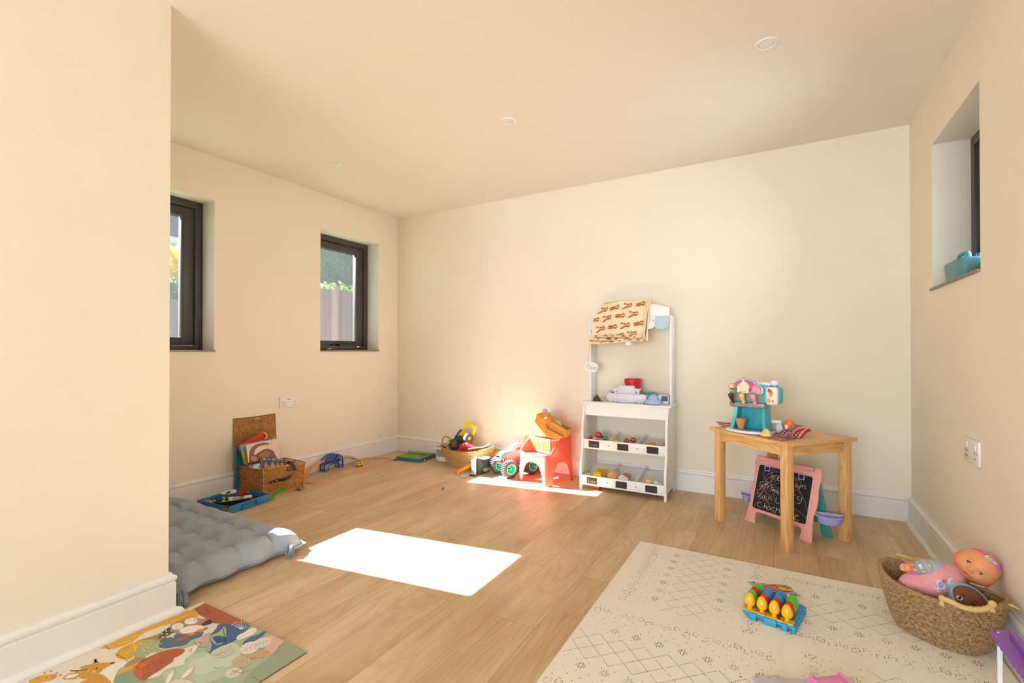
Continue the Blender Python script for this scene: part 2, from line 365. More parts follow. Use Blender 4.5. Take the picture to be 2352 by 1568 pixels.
# ---- windows in the left wall: frame, opening sash, pane, handle, sill
def window(name, W, xf, sgn, gl, handle=False):
    # xf: room-side face of the frame, sgn: direction of the outside (-1 left wall, +1 right wall); gl = glass (y0,y1,z0,z1)
    y0, y1, z0, z1 = W; D = 0.07 * sgn
    t = thing(name, None, None, (xf, (y0 + y1) / 2, z0)); t['kind'] = 'structure'
    def L(x, y, z): return (x - xf, y - (y0 + y1) / 2, z - z0)
    def bar(mb, xa, xb, ya, yb, za, zb, bev=0.004):
        a = L(xa, ya, za); b = L(xb, yb, zb); mb.bx(a[0], b[0], a[1], b[1], a[2], b[2], bev=bev)
    f = 0.052; mb = MB().mat(m_frame); e = 0.002
    bar(mb, xf, xf + D, y0 + e, y0 + f, z0 + e, z1 - e); bar(mb, xf, xf + D, y1 - f, y1 - e, z0 + e, z1 - e)
    bar(mb, xf, xf + D, y0 + f - .004, y1 - f + .004, z0 + e, z0 + f * .72); bar(mb, xf, xf + D, y0 + f - .004, y1 - f + .004, z1 - f, z1 - e)
    mb.build('window_frame', t)
    s0 = xf + 0.012 * sgn; s1 = xf + 0.062 * sgn; mb = MB().mat(m_frame); g = gl; q0, q1, r0, r1 = y0 + f + .003, y1 - f - .003, z0 + f * .72 + .003, z1 - f - .003
    for (ya, yb, za, zb) in ((q0, g[0], r0, r1), (g[1], q1, r0, r1), (g[0] - .003, g[1] + .003, r0, g[2]), (g[0] - .003, g[1] + .003, g[3], r1)):
        bar(mb, s0, s1, ya, yb, za, zb, 0.005)
    # glazing bead
    for (ya, yb, za, zb) in ((g[0] - .012, g[0] + .006, g[2] - .01, g[3] + .01), (g[1] - .006, g[1] + .012, g[2] - .01, g[3] + .01), (g[0], g[1], g[2] - .012, g[2] + .006), (g[0], g[1], g[3] - .006, g[3] + .012)):
        bar(mb, s0 - 0.004 * sgn, s0 + 0.022 * sgn, ya, yb, za, zb, 0.003)
    sash = mb.build('sash', t)
    mb = MB().mat(m_glass); xg = xf + 0.045 * sgn
    mb.flat([L(xg, g[0] - .002, g[2] - .002), L(xg, g[1] + .002, g[2] - .002), L(xg, g[1] + .002, g[3] + .002), L(xg, g[0] - .002, g[3] + .002)])
    mb.build('pane', t, smooth=0)
    if handle:
        yc = (g[0] + g[1]) / 2 - 0.02; zc = g[2] - 0.034; hm = M('black_handle', '#26231f', 0.25, var=0.05, metal=0.4)
        mb = MB().mat(hm); a = L(s0, yc - .03, zc); mb.box((a[0] - 0.005 * sgn, a[1] + .02, a[2]), (0.012, 0.10, 0.022), bev=0.005)
        p = [L(s0 - .012 * sgn, yc + .01, zc), L(s0 - .03 * sgn, yc + .02, zc + .004), L(s0 - .034 * sgn, yc + .05, zc + .013), L(s0 - .034 * sgn, yc + .14, zc + .014)]
        mb.tube(cr(p, 5), 0.008, 10); mb.mat(M('handle_key_cap', '#d8b878', 0.3, metal=0.6)).cyl(L(s0 - .01 * sgn, yc + .045, zc), L(s0 - .02 * sgn, yc + .045, zc), 0.005)
        mb.build('window_handle', t)
    # inner sill board with a small overhang into the room
    wallx = XL if sgn < 0 else XR
    mb = MB().mat(m_sill); bar(mb, xf + 0.001 * sgn, wallx - 0.012 * sgn, y0 - 0.002 if sgn < 0 else y0 + .001, y1 + 0.004 if sgn < 0 else y1 + .012, z0 - 0.006, z0 + 0.004, 0.001)
    mb.build('window_sill', t)
    return t
window('window_1', W1, -3.648, -1, (1.262, 1.722, 1.128, 1.995))
window('window_2', W2, -3.648, -1, (2.832, 3.288, 1.128, 1.995), True)
window('window_3', (W3[0], W3[1], W3[2], W3[3]), 0.833, 1, (2.64, 3.10, 1.46, 2.0))

# ---- unseen glazed doors behind the camera, added to carry the fill lamp
t = thing('added_glazed_doors', None, None, (-0.72, YR - 0.02, 0)); t['kind'] = 'structure'
mb = MB().mat(m_frame)
for x in (-1.17, -0.4, 0.4, 1.17): mb.bx(x - .03, x + .03, -.16, -.09, 0.02, 2.08, bev=.004)
mb.bx(-1.2, 1.2, -.16, -.09, 0.0, .08, bev=.004); mb.bx(-1.2, 1.2, -.16, -.09, 2.02, 2.10, bev=.004); mb.build('window_frame', t)
for i in range(3):
    x0 = -1.14 + i * 0.77; MB().mat(m_glass).flat([(x0, -.12, .08), (x0 + .74, -.12, .08), (x0 + .74, -.12, 2.02), (x0, -.12, 2.02)]).build('pane', t, smooth=0)

# ================================================================ outdoors
m_lawn = M('lawn', '#3f552a', 0.9, var=0.3, scale=6, bump=0.6, bscale=60)
g_ = MB().mat(m_lawn).bx(-30, XL - WT - .02, -25, 25, -0.25, -0.02); o = struct('ground', g_, smooth=0)
m_fence = M('fence_boards', '#644740', 0.85, var=0.18, scale=7, bump=0.4, bscale=60, stretch=(6, 6, .6))
m_fence2 = M('grey_fence_boards', '#444448', 0.85, var=0.18, scale=7, bump=0.4, bscale=60, stretch=(6, 6, .6))
def fence(x, y0, y1, h, m, label, posts):
    t = thing('garden_fence', label, 'fence', (x, (y0 + y1) / 2, 0)); yc = (y0 + y1) / 2; i = 0
    mb = MB().mat(m); y = y0
    while y < y1 - 0.01:
        k = 0.006 * (i % 2); mb.bx(-.012 + k, .010 + k, y - yc, y - yc + .118, -.02, h + 0.0 * i, bev=.002); y += .115; i += 1
    mb.build('fence_panel', t)
    for p in posts: MB().mat(m_post).bx(.012, .10, p - yc - .045, p - yc + .045, -.02, h + .06, bev=.004).build('fence_post', t)
    return t
m_post = M('weathered_post', '#7a6056', 0.85, var=0.15, scale=7, stretch=(6, 6, .6))
fence(-6.6, 4.35, 8.6, 2.07, m_fence, 'brown boarded garden fence with pale posts seen through the window near the far corner', (5.42, 7.2))
fence(-8.6, -0.5, 4.3, 1.87, m_fence2, 'dark grey boarded garden fence seen through the half hidden window', (1.2,))

def leaf_mesh(mb, c, r, n, m, size, rnd, flatten=1.0):
    mb.mat(m)
    for i in range(n):
        d = Vector((rnd.gauss(0, 1), rnd.gauss(0, 1), rnd.gauss(0, 1))).normalized(); q = Vector(c) + Vector((d.x * r[0], d.y * r[1], d.z * r[2])) * (rnd.uniform(.45, 1) ** .5)
        a = Vector((rnd.gauss(0, 1), rnd.gauss(0, 1), rnd.gauss(0, 1))).normalized(); b = a.orthogonal().normalized(); s_ = size * rnd.uniform(.6, 1.3)
        mb.put([q - a * s_, q + b * s_ * .45, q + a * s_, q - b * s_ * .45], [(0, 1, 2, 3)])
rnd = random.Random(3)
m_lf1 = M('dark_leaves', '#42603a', 0.6, var=0.35, scale=3, transl=0.35); m_lf2 = M('mid_leaves', '#6f9355', 0.6, var=0.3, scale=3, transl=0.4)
m_lf3 = M('yellow_leaves', '#e0c63e', 0.6, var=0.25, scale=3, transl=0.45); m_lf4 = M('lime_ivy_leaves', '#a9cf5c', 0.5, var=0.3, scale=4, transl=0.5)
def shrub(name, label, cat, c, r, n, m, size, core=None):
    t = thing(name, label, cat, (c[0], c[1], 0)); mb = MB(); leaf_mesh(mb, (0, 0, c[2]), r, n, m, size, rnd); mb.build('foliage', t, smooth=0)
    MB().mat(m).ell((0, 0, c[2]), (r[0] * .82, r[1] * .82, r[2] * .82), nu=14, nv=9).build('foliage_core', t)
    MB().mat(M('bark', '#6a5340', 0.9, var=0.2, scale=20)).tube([(0, 0, -.02), (0.02, 0, c[2])], [.06, .04], 8).build('trunk', t)
    return t
shrub('conifer_hedge', 'dark green hedge rising behind the brown fence', 'hedge', (-8.3, 6.9, 2.2), (0.9, 2.4, 1.9), 7000, m_lf1, .07)
shrub('leafy_tree', 'soft green tree behind the yellow bush, seen through the half hidden window', 'tree', (-12.6, 5.7, 2.6), (.9, 1.1, 1.05), 3500, m_lf2, .09)
shrub('yellow_bush', 'golden yellow leaved bush above the grey fence', 'bush', (-10.3, 4.7, 2.72), (.45, .8, .33), 2200, m_lf3, .07)
shrub('green_bush', 'dark green bush just behind the grey fence', 'bush', (-9.4, 4.1, 1.9), (.32, .8, .42), 1800, m_lf1, .06)
iv = MB()
for i in range(24):
    y = 4.4 + i * .16; leaf_mesh(iv, (-6.75, y, 2.12 + rnd.uniform(-.03, .05)), (.10, .12, .08), 26, m_lf4, .05, rnd)
tag(iv.build('ivy', smooth=0), 'bright lime green ivy growing along the top of the brown fence', 'ivy')
# neighbour's house
t = thing('neighbour_house', 'pale house with a grey tiled roof and white gutter beyond the garden', 'house', (-20, 8.5, 0))
MB().mat(M('pale_render', '#c9c6be', 0.9, var=0.04, scale=4)).bx(-3, 2.4, -5, 5, -.02, 4.5).build('wall', t, smooth=0)
MB().mat(M('roof_tiles', '#6c6466', 0.9, var=0.2, scale=9)).prism([(-3.6, 4.5), (2.9, 4.5), (-.3, 7.2)], 10.8, 'y', (0, -5.4, 0)).build('roof', t, smooth=0)
MB().mat(m_skirt).tube([(3.0, -5.5, 4.6), (3.0, 5.5, 4.6)], .10, 10).build('gutter', t)
# ================================================================ market stand and what lies on it
m_wh = M('white_laminate', '#efece8', 0.4, var=0.01, scale=6, spec=0.4)
m_slate = M('chalk_label_board', '#3d3330', 0.85, var=0.12, scale=60)
m_chalk = M('white_chalk', '#d9d4cc', 0.95, var=0.1, scale=90)
m_screw = M('dark_screw', '#5c4f47', 0.5, var=0.1, metal=0.4)
SX0, SX1, SYF, SYB = -1.322, -0.688, 3.34, 3.665
stand = thing('market_stand', 'white wooden play market stall with two rows of tilted bins against the back wall', 'toy shop', (-1.005, 3.5, 0))
def S(x, y, z): return (x + 1.005, y - 3.5, z)
side = [(3.340, 0), (3.340, .05), (3.336, .11), (3.338, .17), (3.346, .215), (3.362, .26), (3.374, .31), (3.378, .36), (3.376, .42), (3.380, .48), (3.392, .545), (3.412, .60), (3.424, .636)]
side = [(p.x, p.y) for p in cr(side, 3)] + [(3.672, .636), (3.672, .195), (3.660, .188), (3.660, .04), (3.655, 0), (3.632, 0), (3.622, .03), (3.60, .045), (3.40, .045), (3.382, .035), (3.372, 0)]
for x0 in (SX0, SX1 - .016):
    MB().mat(m_wh).prism([(y - 3.5, z) for y, z in side], 0.016, 'x', (x0 + 1.005, 0, 0)).build('side_panel', stand, smooth=30)
mb = MB().mat(m_wh); mb.bx(SX0 - .012 + 1.005, SX1 + .016 + 1.005, 3.405 - 3.5, 3.672 - 3.5, .6365, .650, bev=.003); mb.build('counter', stand)
mb = MB().mat(m_wh); mb.bx(SX0 + .016 + 1.005, SX1 - .016 + 1.005, 3.424 - 3.5, 3.438 - 3.5, .548, .636); mb.build('apron', stand, smooth=0)
def strokes(mb, sts, o, ux, uy, s, r, lift):
    # letter strokes in the plane (ux, uy) at o
    n_ = Vector(ux).cross(Vector(uy)).normalized() * lift
    for st in sts:
        pts = cr([(a, b, 0) for a, b in st], 3) if len(st) > 2 else [Vector((a, b, 0)) for a, b in st]
        mb.tube([Vector(o) + Vector(ux) * (p.x * s) + Vector(uy) * (p.y * s) + n_ for p in pts], r, 5)
FT = {'O': ([[(.35, .95), (.05, .7), (.05, .3), (.3, .03), (.6, .3), (.6, .7), (.35, .97), (.2, .9)]], .75),
 'p': ([[(.05, .55), (.08, -.35)], [(.08, .45), (.3, .6), (.45, .35), (.25, .1), (.1, .15)]], .52), 'e': ([[(.05, .32), (.4, .38), (.3, .58), (.08, .45), (.08, .15), (.25, .02), (.45, .12)]], .5),
 'n': ([[(.05, .55), (.07, .05)], [(.07, .4), (.22, .57), (.35, .45), (.38, .05)]], .5), 'T': ([[(0, .92), (.7, .95)], [(.35, .95), (.33, .02)]], .62), 'r': ([[(.05, .55), (.07, .03)], [(.07, .35), (.2, .55), (.35, .55)]], .4),
 'a': ([[(.38, .48), (.15, .55), (.04, .3), (.15, .06), (.35, .18), (.38, .5)], [(.38, .5), (.4, .1), (.48, .03)]], .52), 't': ([[(.2, .85), (.18, .2), (.3, .03)], [(.02, .58), (.36, .6)]], .4),
 's': ([[(.35, .52), (.12, .55), (.1, .38), (.32, .26), (.3, .06), (.04, .05)]], .42), 'F': ([[(.05, .95), (.07, .02)], [(.05, .93), (.5, .95)], [(.05, .5), (.4, .52)]], .5), 'u': ([[(.05, .55), (.07, .15), (.22, .03), (.36, .2), (.37, .55)], [(.37, .55), (.4, .03)]], .5),
 'i': ([[(.08, .55), (.08, .03)], [(.08, .75), (.08, .78)]], .2), 'c': ([[(.38, .48), (.15, .55), (.04, .3), (.15, .05), (.4, .12)]], .45), 'I': ([[(.1, .95), (.1, .03)]], .25), 'm': ([[(.05, .55), (.06, .03)], [(.06, .42), (.2, .56), (.28, .4), (.28, .05)], [(.28, .42), (.42, .56), (.5, .4), (.52, .03)]], .64),
 'S': ([[(.5, .85), (.25, .97), (.06, .78), (.25, .55), (.48, .35), (.35, .06), (.04, .1)]], .6), 'w': ([[(.03, .55), (.14, .05), (.26, .45), (.38, .05), (.52, .55)]], .6), 'b': ([[(.06, .95), (.06, .05), (.3, .05), (.4, .3), (.25, .5), (.07, .4)]], .5),
 'y': ([[(.04, .55), (.2, .12)], [(.42, .55), (.2, .1), (.02, -.35)]], .5), 'V': ([[(.02, .95), (.25, .03), (.52, .95)]], .56), 'l': ([[(.08, .95), (.08, .1), (.16, .03)]], .24), 'h': ([[(.05, .97), (.06, .03)], [(.06, .38), (.22, .55), (.35, .42), (.37, .03)]], .5), 'o': ([[(.22, .57), (.04, .3), (.22, .03), (.42, .3), (.22, .57)]], .5),
 'H': ([[(.05, .95), (.05, .03)], [(.5, .95), (.5, .03)], [(.05, .5), (.5, .5)]], .62), 'd': ([[(.4, .95), (.4, .05), (.15, .03), (.04, .28), (.15, .53), (.38, .45)]], .52), ' ': ([], .32)}
def write(mb, txt, o, ux, uy, s, r, lift=0.0004):
    x = 0
    for ch in txt:
        st, wd = FT[ch]; strokes(mb, [[(a + x, b) for a, b in q] for q in st], o, ux, uy, s, r, lift); x += wd + .08
# tilted bins
def bin_row(yf, zt, zb, dy, words):
    mb = MB().mat(m_wh); mb.bx(SX0 + .016 + 1.005, SX1 - .016 + 1.005, yf - 3.5, yf + .012 - 3.5, zb, zt, bev=.0015); mb.build('bin_front', stand)
    # sloping shelf floor: from front bottom up to the rear
    mb = MB().mat(m_wh); zf = zb + .012; zr = zf + (.068 if zb < .2 else .050)
    mb.put([S(x, y, z) for x in (SX0 + .016, SX1 - .016) for y, z in ((yf + .012, zf), (3.655, zr), (3.655, zr + .009), (yf + .012, zf + .009))], [(0, 1, 2, 3), (4, 5, 6, 7), (0, 1, 5, 4), (1, 2, 6, 5), (2, 3, 7, 6), (3, 0, 4, 7)])
    mb.build('bin_floor', stand, smooth=0)
    for k in (1, 2):
        x = SX0 + (SX1 - SX0) * k / 3
        MB().mat(m_wh).prism([(yf + .012 - 3.5, zf + .008), (3.652 - 3.5, zr + .008), (3.652 - 3.5, zr + .036), (yf + .012 - 3.5, zt)], 0.009, 'x', (x - .0045 + 1.005, 0, 0)).build('divider', stand, smooth=0)
        MB().mat(m_screw).cyl(S(x, yf + .001, (zt + zb) / 2), S(x, yf - .0015, (zt + zb) / 2), .004, n=10).build('screw', stand)
    for k in range(3):
        x = SX0 + (SX1 - SX0) * (k + .5) / 3 - (.01, .0, -.002)[k]; zc = (zt + zb) / 2
        lb = MB().mat(m_slate).prism([(a + 1.005, b) for a, b in rrect(x - .041, zc - .024, x + .041, zc + .024, .005)], -.002, 'y', (0, yf - 3.5, 0)).build('label', stand); lb['label'] = 'black chalk label'
        if words[k]:
            wm = MB().mat(m_chalk); write(wm, words[k], S(x - .034, yf - .002, zc - .014), (1, 0, 0), (0, 0, 1), .027, .0006, .0003); wm.build('chalk_writing', lb)
    return zf, zr
binB = bin_row(3.345, .108, .036, 0, ('Treats', '', ''))
binA = bin_row(3.386, .371, .300, 0, ('Fruit', '', ''))
for z in (.10, .345, .20, .55):
    for y in (3.40, 3.62): MB().mat(m_screw).cyl(S(SX1, y, z), S(SX1 + .0012, y, z), .0035, n=8).build('screw', stand)
# uprights, arch, awning
for x0 in (-1.321, -.706):
    mb = MB().mat(m_wh); mb.bx(x0 + 1.005, x0 + .0155 + 1.005, 3.545 - 3.5, 3.662 - 3.5, .650, 1.296, bev=.002); up = mb.build('upright', stand)
arch = [(-1.307, 1.10)] + [(-1.307 + .602 * t, 1.293 + .108 * math.sin(PI * t) ** .62) for t in [i / 20 for i in range(21)]] + [(-.705, 1.10)]
arch = [(-1.305, 1.293)] + [(-1.305 + .598 * t, 1.335 + .068 * math.sin(PI * (t * .84 + .08)) ** .8) for t in [i / 20 for i in range(21)]] + [(-.707, 1.293)]
mb = MB().mat(m_wh).prism([(x + 1.005, z) for x, z in arch], .012, 'y', (0, 3.548 - 3.5, 0), bev=.0015).build('arch_panel', stand)
m_blue = M('pale_blue_awning', '#b8d3dc', 0.5, var=0.03)
# scalloped awning, sloping forward at its foot
sc = []
n = 6; wA = .598 / n
aw = thing('awning', None, None); aw.parent = stand
for k in range(n):
    x0 = -1.305 + k * wA; pl = [(x0, 0), (x0 + wA, 0), (x0 + wA, -.075)] + [(x0 + wA / 2 + wA / 2 * math.cos(a), -.078 - .024 * math.sin(a)) for a in [PI * i / 8 for i in range(9)]] + [(x0, -.075)]
    mb = MB().mat(m_blue if k % 2 == 1 else m_wh); mb.T = Matrix.Translation((1.005, 3.545 - 3.5, 1.294)) @ Matrix.Rotation(math.radians(24), 4, 'X') if False else Matrix.Translation((1.005, 3.538 - 3.5, 1.294)) @ Matrix.Rotation(math.radians(-20), 4, 'X')
    mb.prism(pl, .007, 'y').build('awning_strip', aw, smooth=0)
MB().mat(m_screw).cyl(S(-.815, 3.52, 1.262), S(-.815, 3.513, 1.262), .0035, n=10).build('screw', stand)

# cloth folded over the arch
m_cloth = M('cream_cotton', '#efdcb8', 0.95, var=0.03, scale=30, bump=0.3, bscale=600, spec=0.1)
m_rust = M('rust_print', '#b5662a', 0.95, var=0.06, scale=60, spec=0.1); m_ink = M('grey_print', '#4a4a4c', 0.95, spec=0.1)
cl = thing('printed_blanket', 'cream blanket printed with rust brown animal shapes hanging folded over the stall arch', 'blanket', (-1.065, 3.47, 1.09))
cx, cy, cz = -1.065, 3.47, 1.09
CW0, CW1 = -1.262, -.858
def clothf(u, v, d=0.0):
    # v: 0 bottom .. 1 top; u: 0 left .. 1 right
    lb, lt = -1.292, -1.190; x_l = lb + .012 * math.sin(v * 5) + (lt - lb) * v ** 2.4
    x_r = -.868 + .030 * v
    x = x_l + (x_r - x_l) * u
    zt = 1.355 + .055 * math.sin(PI * (.28 + .34 * u)) ** 1.0 + .012 * u; zb = 1.098 + .018 * u * u
    z = zb + (zt - zb) * v
    y = 3.475 + .045 * v ** 2 - .012 * math.sin(PI * v) + .006 * math.sin(u * 7 + v * 3) - d - .010 * (u > .97)
    return (x - cx, y - cy, z - cz)
mot = MB().mat(m_cloth); mot.grid(lambda u, v: clothf(u, v), 48, 36); mot.grid(lambda u, v: clothf(u, v, -.004), 48, 36)
# rolled folds along the foot
for k, (za, r, xs, xe) in enumerate(((1.144, .010, -1.286, -.885), (1.124, .011, -1.289, -.878), (1.103, .012, -1.291, -.872), (1.128, .010, -1.280, -.868))):
    pts = [(xs + (xe - xs) * t - cx, 3.466 - .010 * (k < 3) + .008 * k * (k == 3) - cy + .004 * math.sin(t * 9 + k * 2), za + .006 * math.sin(t * 6 + k * 1.7) + .012 * t * t - cz) for t in [i / 18 for i in range(19)]]
    mb = MB().mat(m_cloth).tube(pts, [r * 1.35 * (1 + .12 * math.sin(i * 1.3 + k)) for i in range(19)], 10, flat=.62); mb.mat(m_rust)
    for q in range(5):
        i = 2 + q * 3 + k % 3; a = pts[i]; b = pts[min(18, i + 1 + q % 2)]
        mb.tube([(a[0], a[1] - r * 1.0, a[2] + .002), ((a[0] + b[0]) / 2, (a[1] + b[1]) / 2 - r * 1.2, (a[2] + b[2]) / 2 + .004), (b[0], b[1] - r * 1.0, b[2])], [.004, .0085, .004], 6, flat=.6)
    mb.build('rolled_fold', cl)
# side hanging edge and rear part over the arch
mb = MB().mat(m_cloth)
for k in range(3):
    pts = [(-.846 - .018 * k * (1 - v) - .015 * (1 - v) - cx, 3.50 + .012 * k + .02 * v - cy, 1.112 + (1.408 - 1.112) * v - cz) for v in [i / 14 for i in range(15)]]
    mb.tube(pts, [.009 + .003 * math.sin(i * 1.1 + k) for i in range(15)], 8)
mb.mat(m_rust)
for v in (.15, .33, .5, .68, .86): mb.ell((-.862 - .02 * (1 - v) - cx, 3.487 + .02 * v - cy, 1.11 + .29 * v - cz), (.006, .004, .014), nu=8, nv=6)
mb.build('side_fold', cl)
mb = MB().mat(m_cloth); mb.grid(lambda u, v: (-1.20 + .35 * u - cx, (3.52 + .06 * v) - cy, 1.385 + .03 * math.sin(PI * (.25 + .5 * u)) + .010 * math.sin(PI * v) - cz), 20, 6); mb.grid(lambda u, v: (-1.19 + .33 * u - cx, 3.578 - cy, 1.14 + (1.40 - 1.14) * v - cz), 12, 6); mb.build('rear_fold', cl, solid=.004)
MB().mat(M('care_label', '#efece4', 0.7)).put([(x - cx, y - cy, z - cz) for x, y, z in ((-1.0, 3.450, 1.118), (-.965, 3.450, 1.120), (-.963, 3.448, 1.084), (-.999, 3.448, 1.082))], [(0, 1, 2, 3)]); 
mb = MB().mat(M('care_label', '#efece4', 0.7)); mb.box((-.982 - cx, 3.448 - cy, 1.102 - cz), (.034, .0012, .040)); mb.build('care_tag', cl)
# printed motifs on the front fold
rr = random.Random(5)
def motif(u, v, s, ang, kind):
    def Q(a, b, d=.0052):
        ca, sa = math.cos(ang), math.sin(ang); uu = u + (a * ca - b * sa) * s / .39; vv = v + (a * sa + b * ca) * s / .28
        uu = min(max(uu, .0), 1.0); vv = min(max(vv, 0), 1); return clothf(uu, vv, d)
    def ov(cx_, cy_, rx, ry, a0, m, d): mot.mat(m).flat([Q(p[0], p[1], d) for p in oval(cx_, cy_, rx, ry, 12, a0)])
    ov(.25, 0, .42, .36, 0, m_rust, .0052)
    sp = .34 if kind else .16
    ov(-.55, sp, .55, .15, -.35 if kind else 0, m_rust, .0052); ov(-.55, -sp, .55, .15, .35 if kind else 0, m_rust, .0052)
    if kind: ov(-.5, sp, .25, .05, -.35, m_cloth, .0056)
    ov(.25, 0, .42, .05, 0, m_cloth, .0058); ov(.35, 0, .1, .16, 0, m_cloth, .0059)
    for a in (-.5, -.25, .25, .5): mot.mat(m_ink).flat([Q(.35, a * .3, .0062), Q(.35 + .04, a * .3 + .02, .0062), Q(.44, a * 1.0, .0062), Q(.40, a * 1.0, .0062)])
k = 0
for j, v in enumerate((.16, .40, .64, .88)):
    for i in range(5):
        u = .09 + i * .235 + (.11 if j % 2 else 0) - .02 * j
        if u > .97 or (v > .9 and u < .3): continue
        motif(u + rr.uniform(-.01, .01), v + .035 * (i - 2) * .6, .040, .12 + rr.uniform(-.1, .1), (i + j) % 2); k += 1
for j in range(7):
    for i in range(9): mot.mat(m_ink).flat([clothf(min(.99, .04 + i * .115 + p[0]), min(.99, .08 + j * .14 + p[1]), .0052) for p in oval(0, 0, .004, .005, 6)])
mot.build('front_fold', cl, smooth=60)

# open sign on a string
sg = thing('hanging_sign', 'small white oval sign reading Open hung by a thread on the left stall upright', 'sign', (-1.287, 3.50, .912))
mb = MB().mat(M('sign_white', '#e9e9ec', 0.5, var=.02)).prism([(x, z) for x, z in oval(0, 0, .058, .040, 28, -.1)], .004, 'y', (0, -.002, 0)); brd = mb.build('sign_board', sg)
mb = MB().mat(M('sign_ink', '#26262a', 0.6)); write(mb, 'Open', (-.036, -.002, -.014), (1, 0, -.12), (0, 0, 1), .036, .0011, .0006); mb.build('sign_writing', brd)
mb = MB().mat(M('jute_thread', '#c9a26a', 0.9)); mb.tube([(-.028, -.001, .034), (-.012, .0, .175), (.002, .042, .184), (.010, 0, .17), (.034, -.001, .022)], .0012, 6); mb.build('thread', sg)

# ---- play food: helpers for single small things
def solo(name, mb, label, cat, loc, group=None, rot=(0, 0, 0), smooth=38, sub=0):
    o = mb.build(name, smooth=smooth, sub=sub); o.location = loc; o.rotation_euler = rot; return tag(o, label, cat, group)
def slope(row, x, y, r):
    zf, zr = row; yf = 3.357 if row is binB else 3.398; return (x, y, zf + .009 + (zr - zf) * (y - yf) / (3.655 - yf) + r + .016)
def wob(q, d, k=5, a=.06): return (q[0] * (1 + a * math.sin(k * math.atan2(d.y, d.x))), q[1] * (1 + a * math.sin(k * math.atan2(d.y, d.x))), q[2])
RED, GRN = '#cf2f22', '#3f9a50'
# top left bin
solo('play_tomato', MB().mat(P(RED, .3)).ell((0, 0, 0), (.027, .026, .023), nu=24, fn=lambda q, d: wob(q, d, 5, .06)), 'round red play tomato on top of the pile in the upper left bin', 'play food', slope(binA, -1.222, 3.475, .042))
def pepper(label, loc, rot):
    t = thing('play_pepper', label, 'play food', loc); t.rotation_euler = rot
    MB().mat(P(RED, .3)).lathe([(0, -.03), (.006, -.029), (.013, -.016), (.018, .006), (.018, .018), (.012, .025), (.004, .024), (0, .021)], 20, fn=lambda q, a, u: (q.x * (1 + .12 * math.cos(3 * a)), q.y * (1 + .12 * math.cos(3 * a)), q.z)).build('pepper_body', t)
    MB().mat(P('#3c7a34')).tube([(0, 0, .02), (.002, 0, .03), (.006, 0, .035)], [.004, .003, .003], 8).build('stem', t)
pepper('long red play pepper leaning at the left of the upper left bin', slope(binA, -1.268, 3.43, .026), (.9, .5, 0))
pepper('red play pepper lying low behind the lime apple in the upper left bin', slope(binA, -1.283, 3.415, .02), (1.5, -.6, .6))
t = thing('play_tomato_half', 'flat red play tomato half with green stalk at the upper left bin front', 'play food', slope(binA, -1.222, 3.420, .015))
MB().mat(P('#d6382a', .3)).ell((0, 0, 0), (.033, .018, .016), nu=24, fn=lambda q, d: wob(q, d, 5, .07)).build('tomato_body', t); MB().mat(P('#4d5a28')).ell((.01, -.014, .006), (.005, .004, .005)).build('stem', t)
solo('play_apple', MB().mat(P('#b5cc2c', .3)).ell((0, 0, 0), (.022, .016, .015), nu=24, fn=lambda q, d: wob(q, d, 2, .1)), 'lime green play apple half at the front left of the upper left bin', 'play food', slope(binA, -1.272, 3.409, .012))
solo('play_pizza_slice', MB().mat(P('#e3b869', .5)).prism([(-.022, .0), (.022, .012), (.0, -.03)], .006, 'z', bev=.002), 'pale yellow play pizza slice between the red pepper and tomato', 'play food', slope(binA, -1.236, 3.43, .026), rot=(.9, .3, .5))
solo('play_plum', MB().mat(P('#4a2a63', .3)).ell((0, 0, 0), (.013, .013, .013)), 'small dark purple play plum between the red tomato and the green ball', 'play food', slope(binA, -1.198, 3.47, .034))
solo('play_lettuce', MB().mat(P(GRN, .4)).ell((0, 0, 0), (.022, .021, .019), nu=24, fn=lambda q, d: wob(q, d, 8, .03)), 'round green play lettuce at the right of the upper left bin', 'play food', slope(binA, -1.168, 3.475, .022))
solo('play_carrot_slice', MB().mat(P('#d98d52', .5)).prism([(-.022, -.006), (.024, .012), (.006, -.022)], .007, 'z', bev=.002), 'light orange play wedge at the right end of the upper left bin', 'play food', slope(binA, -1.142, 3.43, .018), rot=(.8, -.2, 0))
# top middle bin
solo('play_banana', MB().mat(P('#e6a81c', .35)).tube(cr([(-.045, 0, -.004), (-.025, -.004, .004), (0, -.005, .007), (.022, -.003, .004), (.04, 0, .003), (.05, 0, .004)], 4), [.004, .009, .012, .014, .0145, .015, .0155, .015, .0145, .014, .013, .012, .010, .008, .007, .005, .005, .0045, .004, .004, .004][:21], 12), 'yellow play banana lying in the upper middle bin', 'play food', slope(binA, -1.062, 3.425, .016))
def donut(label, hexb, hext, loc, rot, r=.017, fl=.8, wb=0):
    t = thing('play_cupcake' if wb else 'play_macaron', label, 'play food', loc); t.rotation_euler = rot
    MB().mat(P(hexb, .4)).ell((0, 0, -.006), (r, r, r * .45), nu=24, fn=lambda q, d: wob(q, d, 14, .04 if wb else 0)).build('base', t)
    MB().mat(P(hext, .4)).ell((0, 0, .006), (r, r, r * .55), nu=24, fn=lambda q, d: wob(q, d, 9, .05 if wb else 0)).build('topping', t)
donut('dark red play sandwich cake standing in the upper middle bin', '#7a3a30', '#b5403e', slope(binA, -.990, 3.44, .030), (.3, .5, 0), .021)
donut('brown capped play muffin at the top right of the upper middle bin', '#5a3a28', '#b0662c', slope(binA, -.952, 3.47, .028), (.2, .2, 0), .022, 1, 1)
donut('pink play biscuit at the front left of the upper middle bin cakes', '#c94a72', '#d8567e', slope(binA, -1.000, 3.412, .014), (.4, 0, 0), .019)
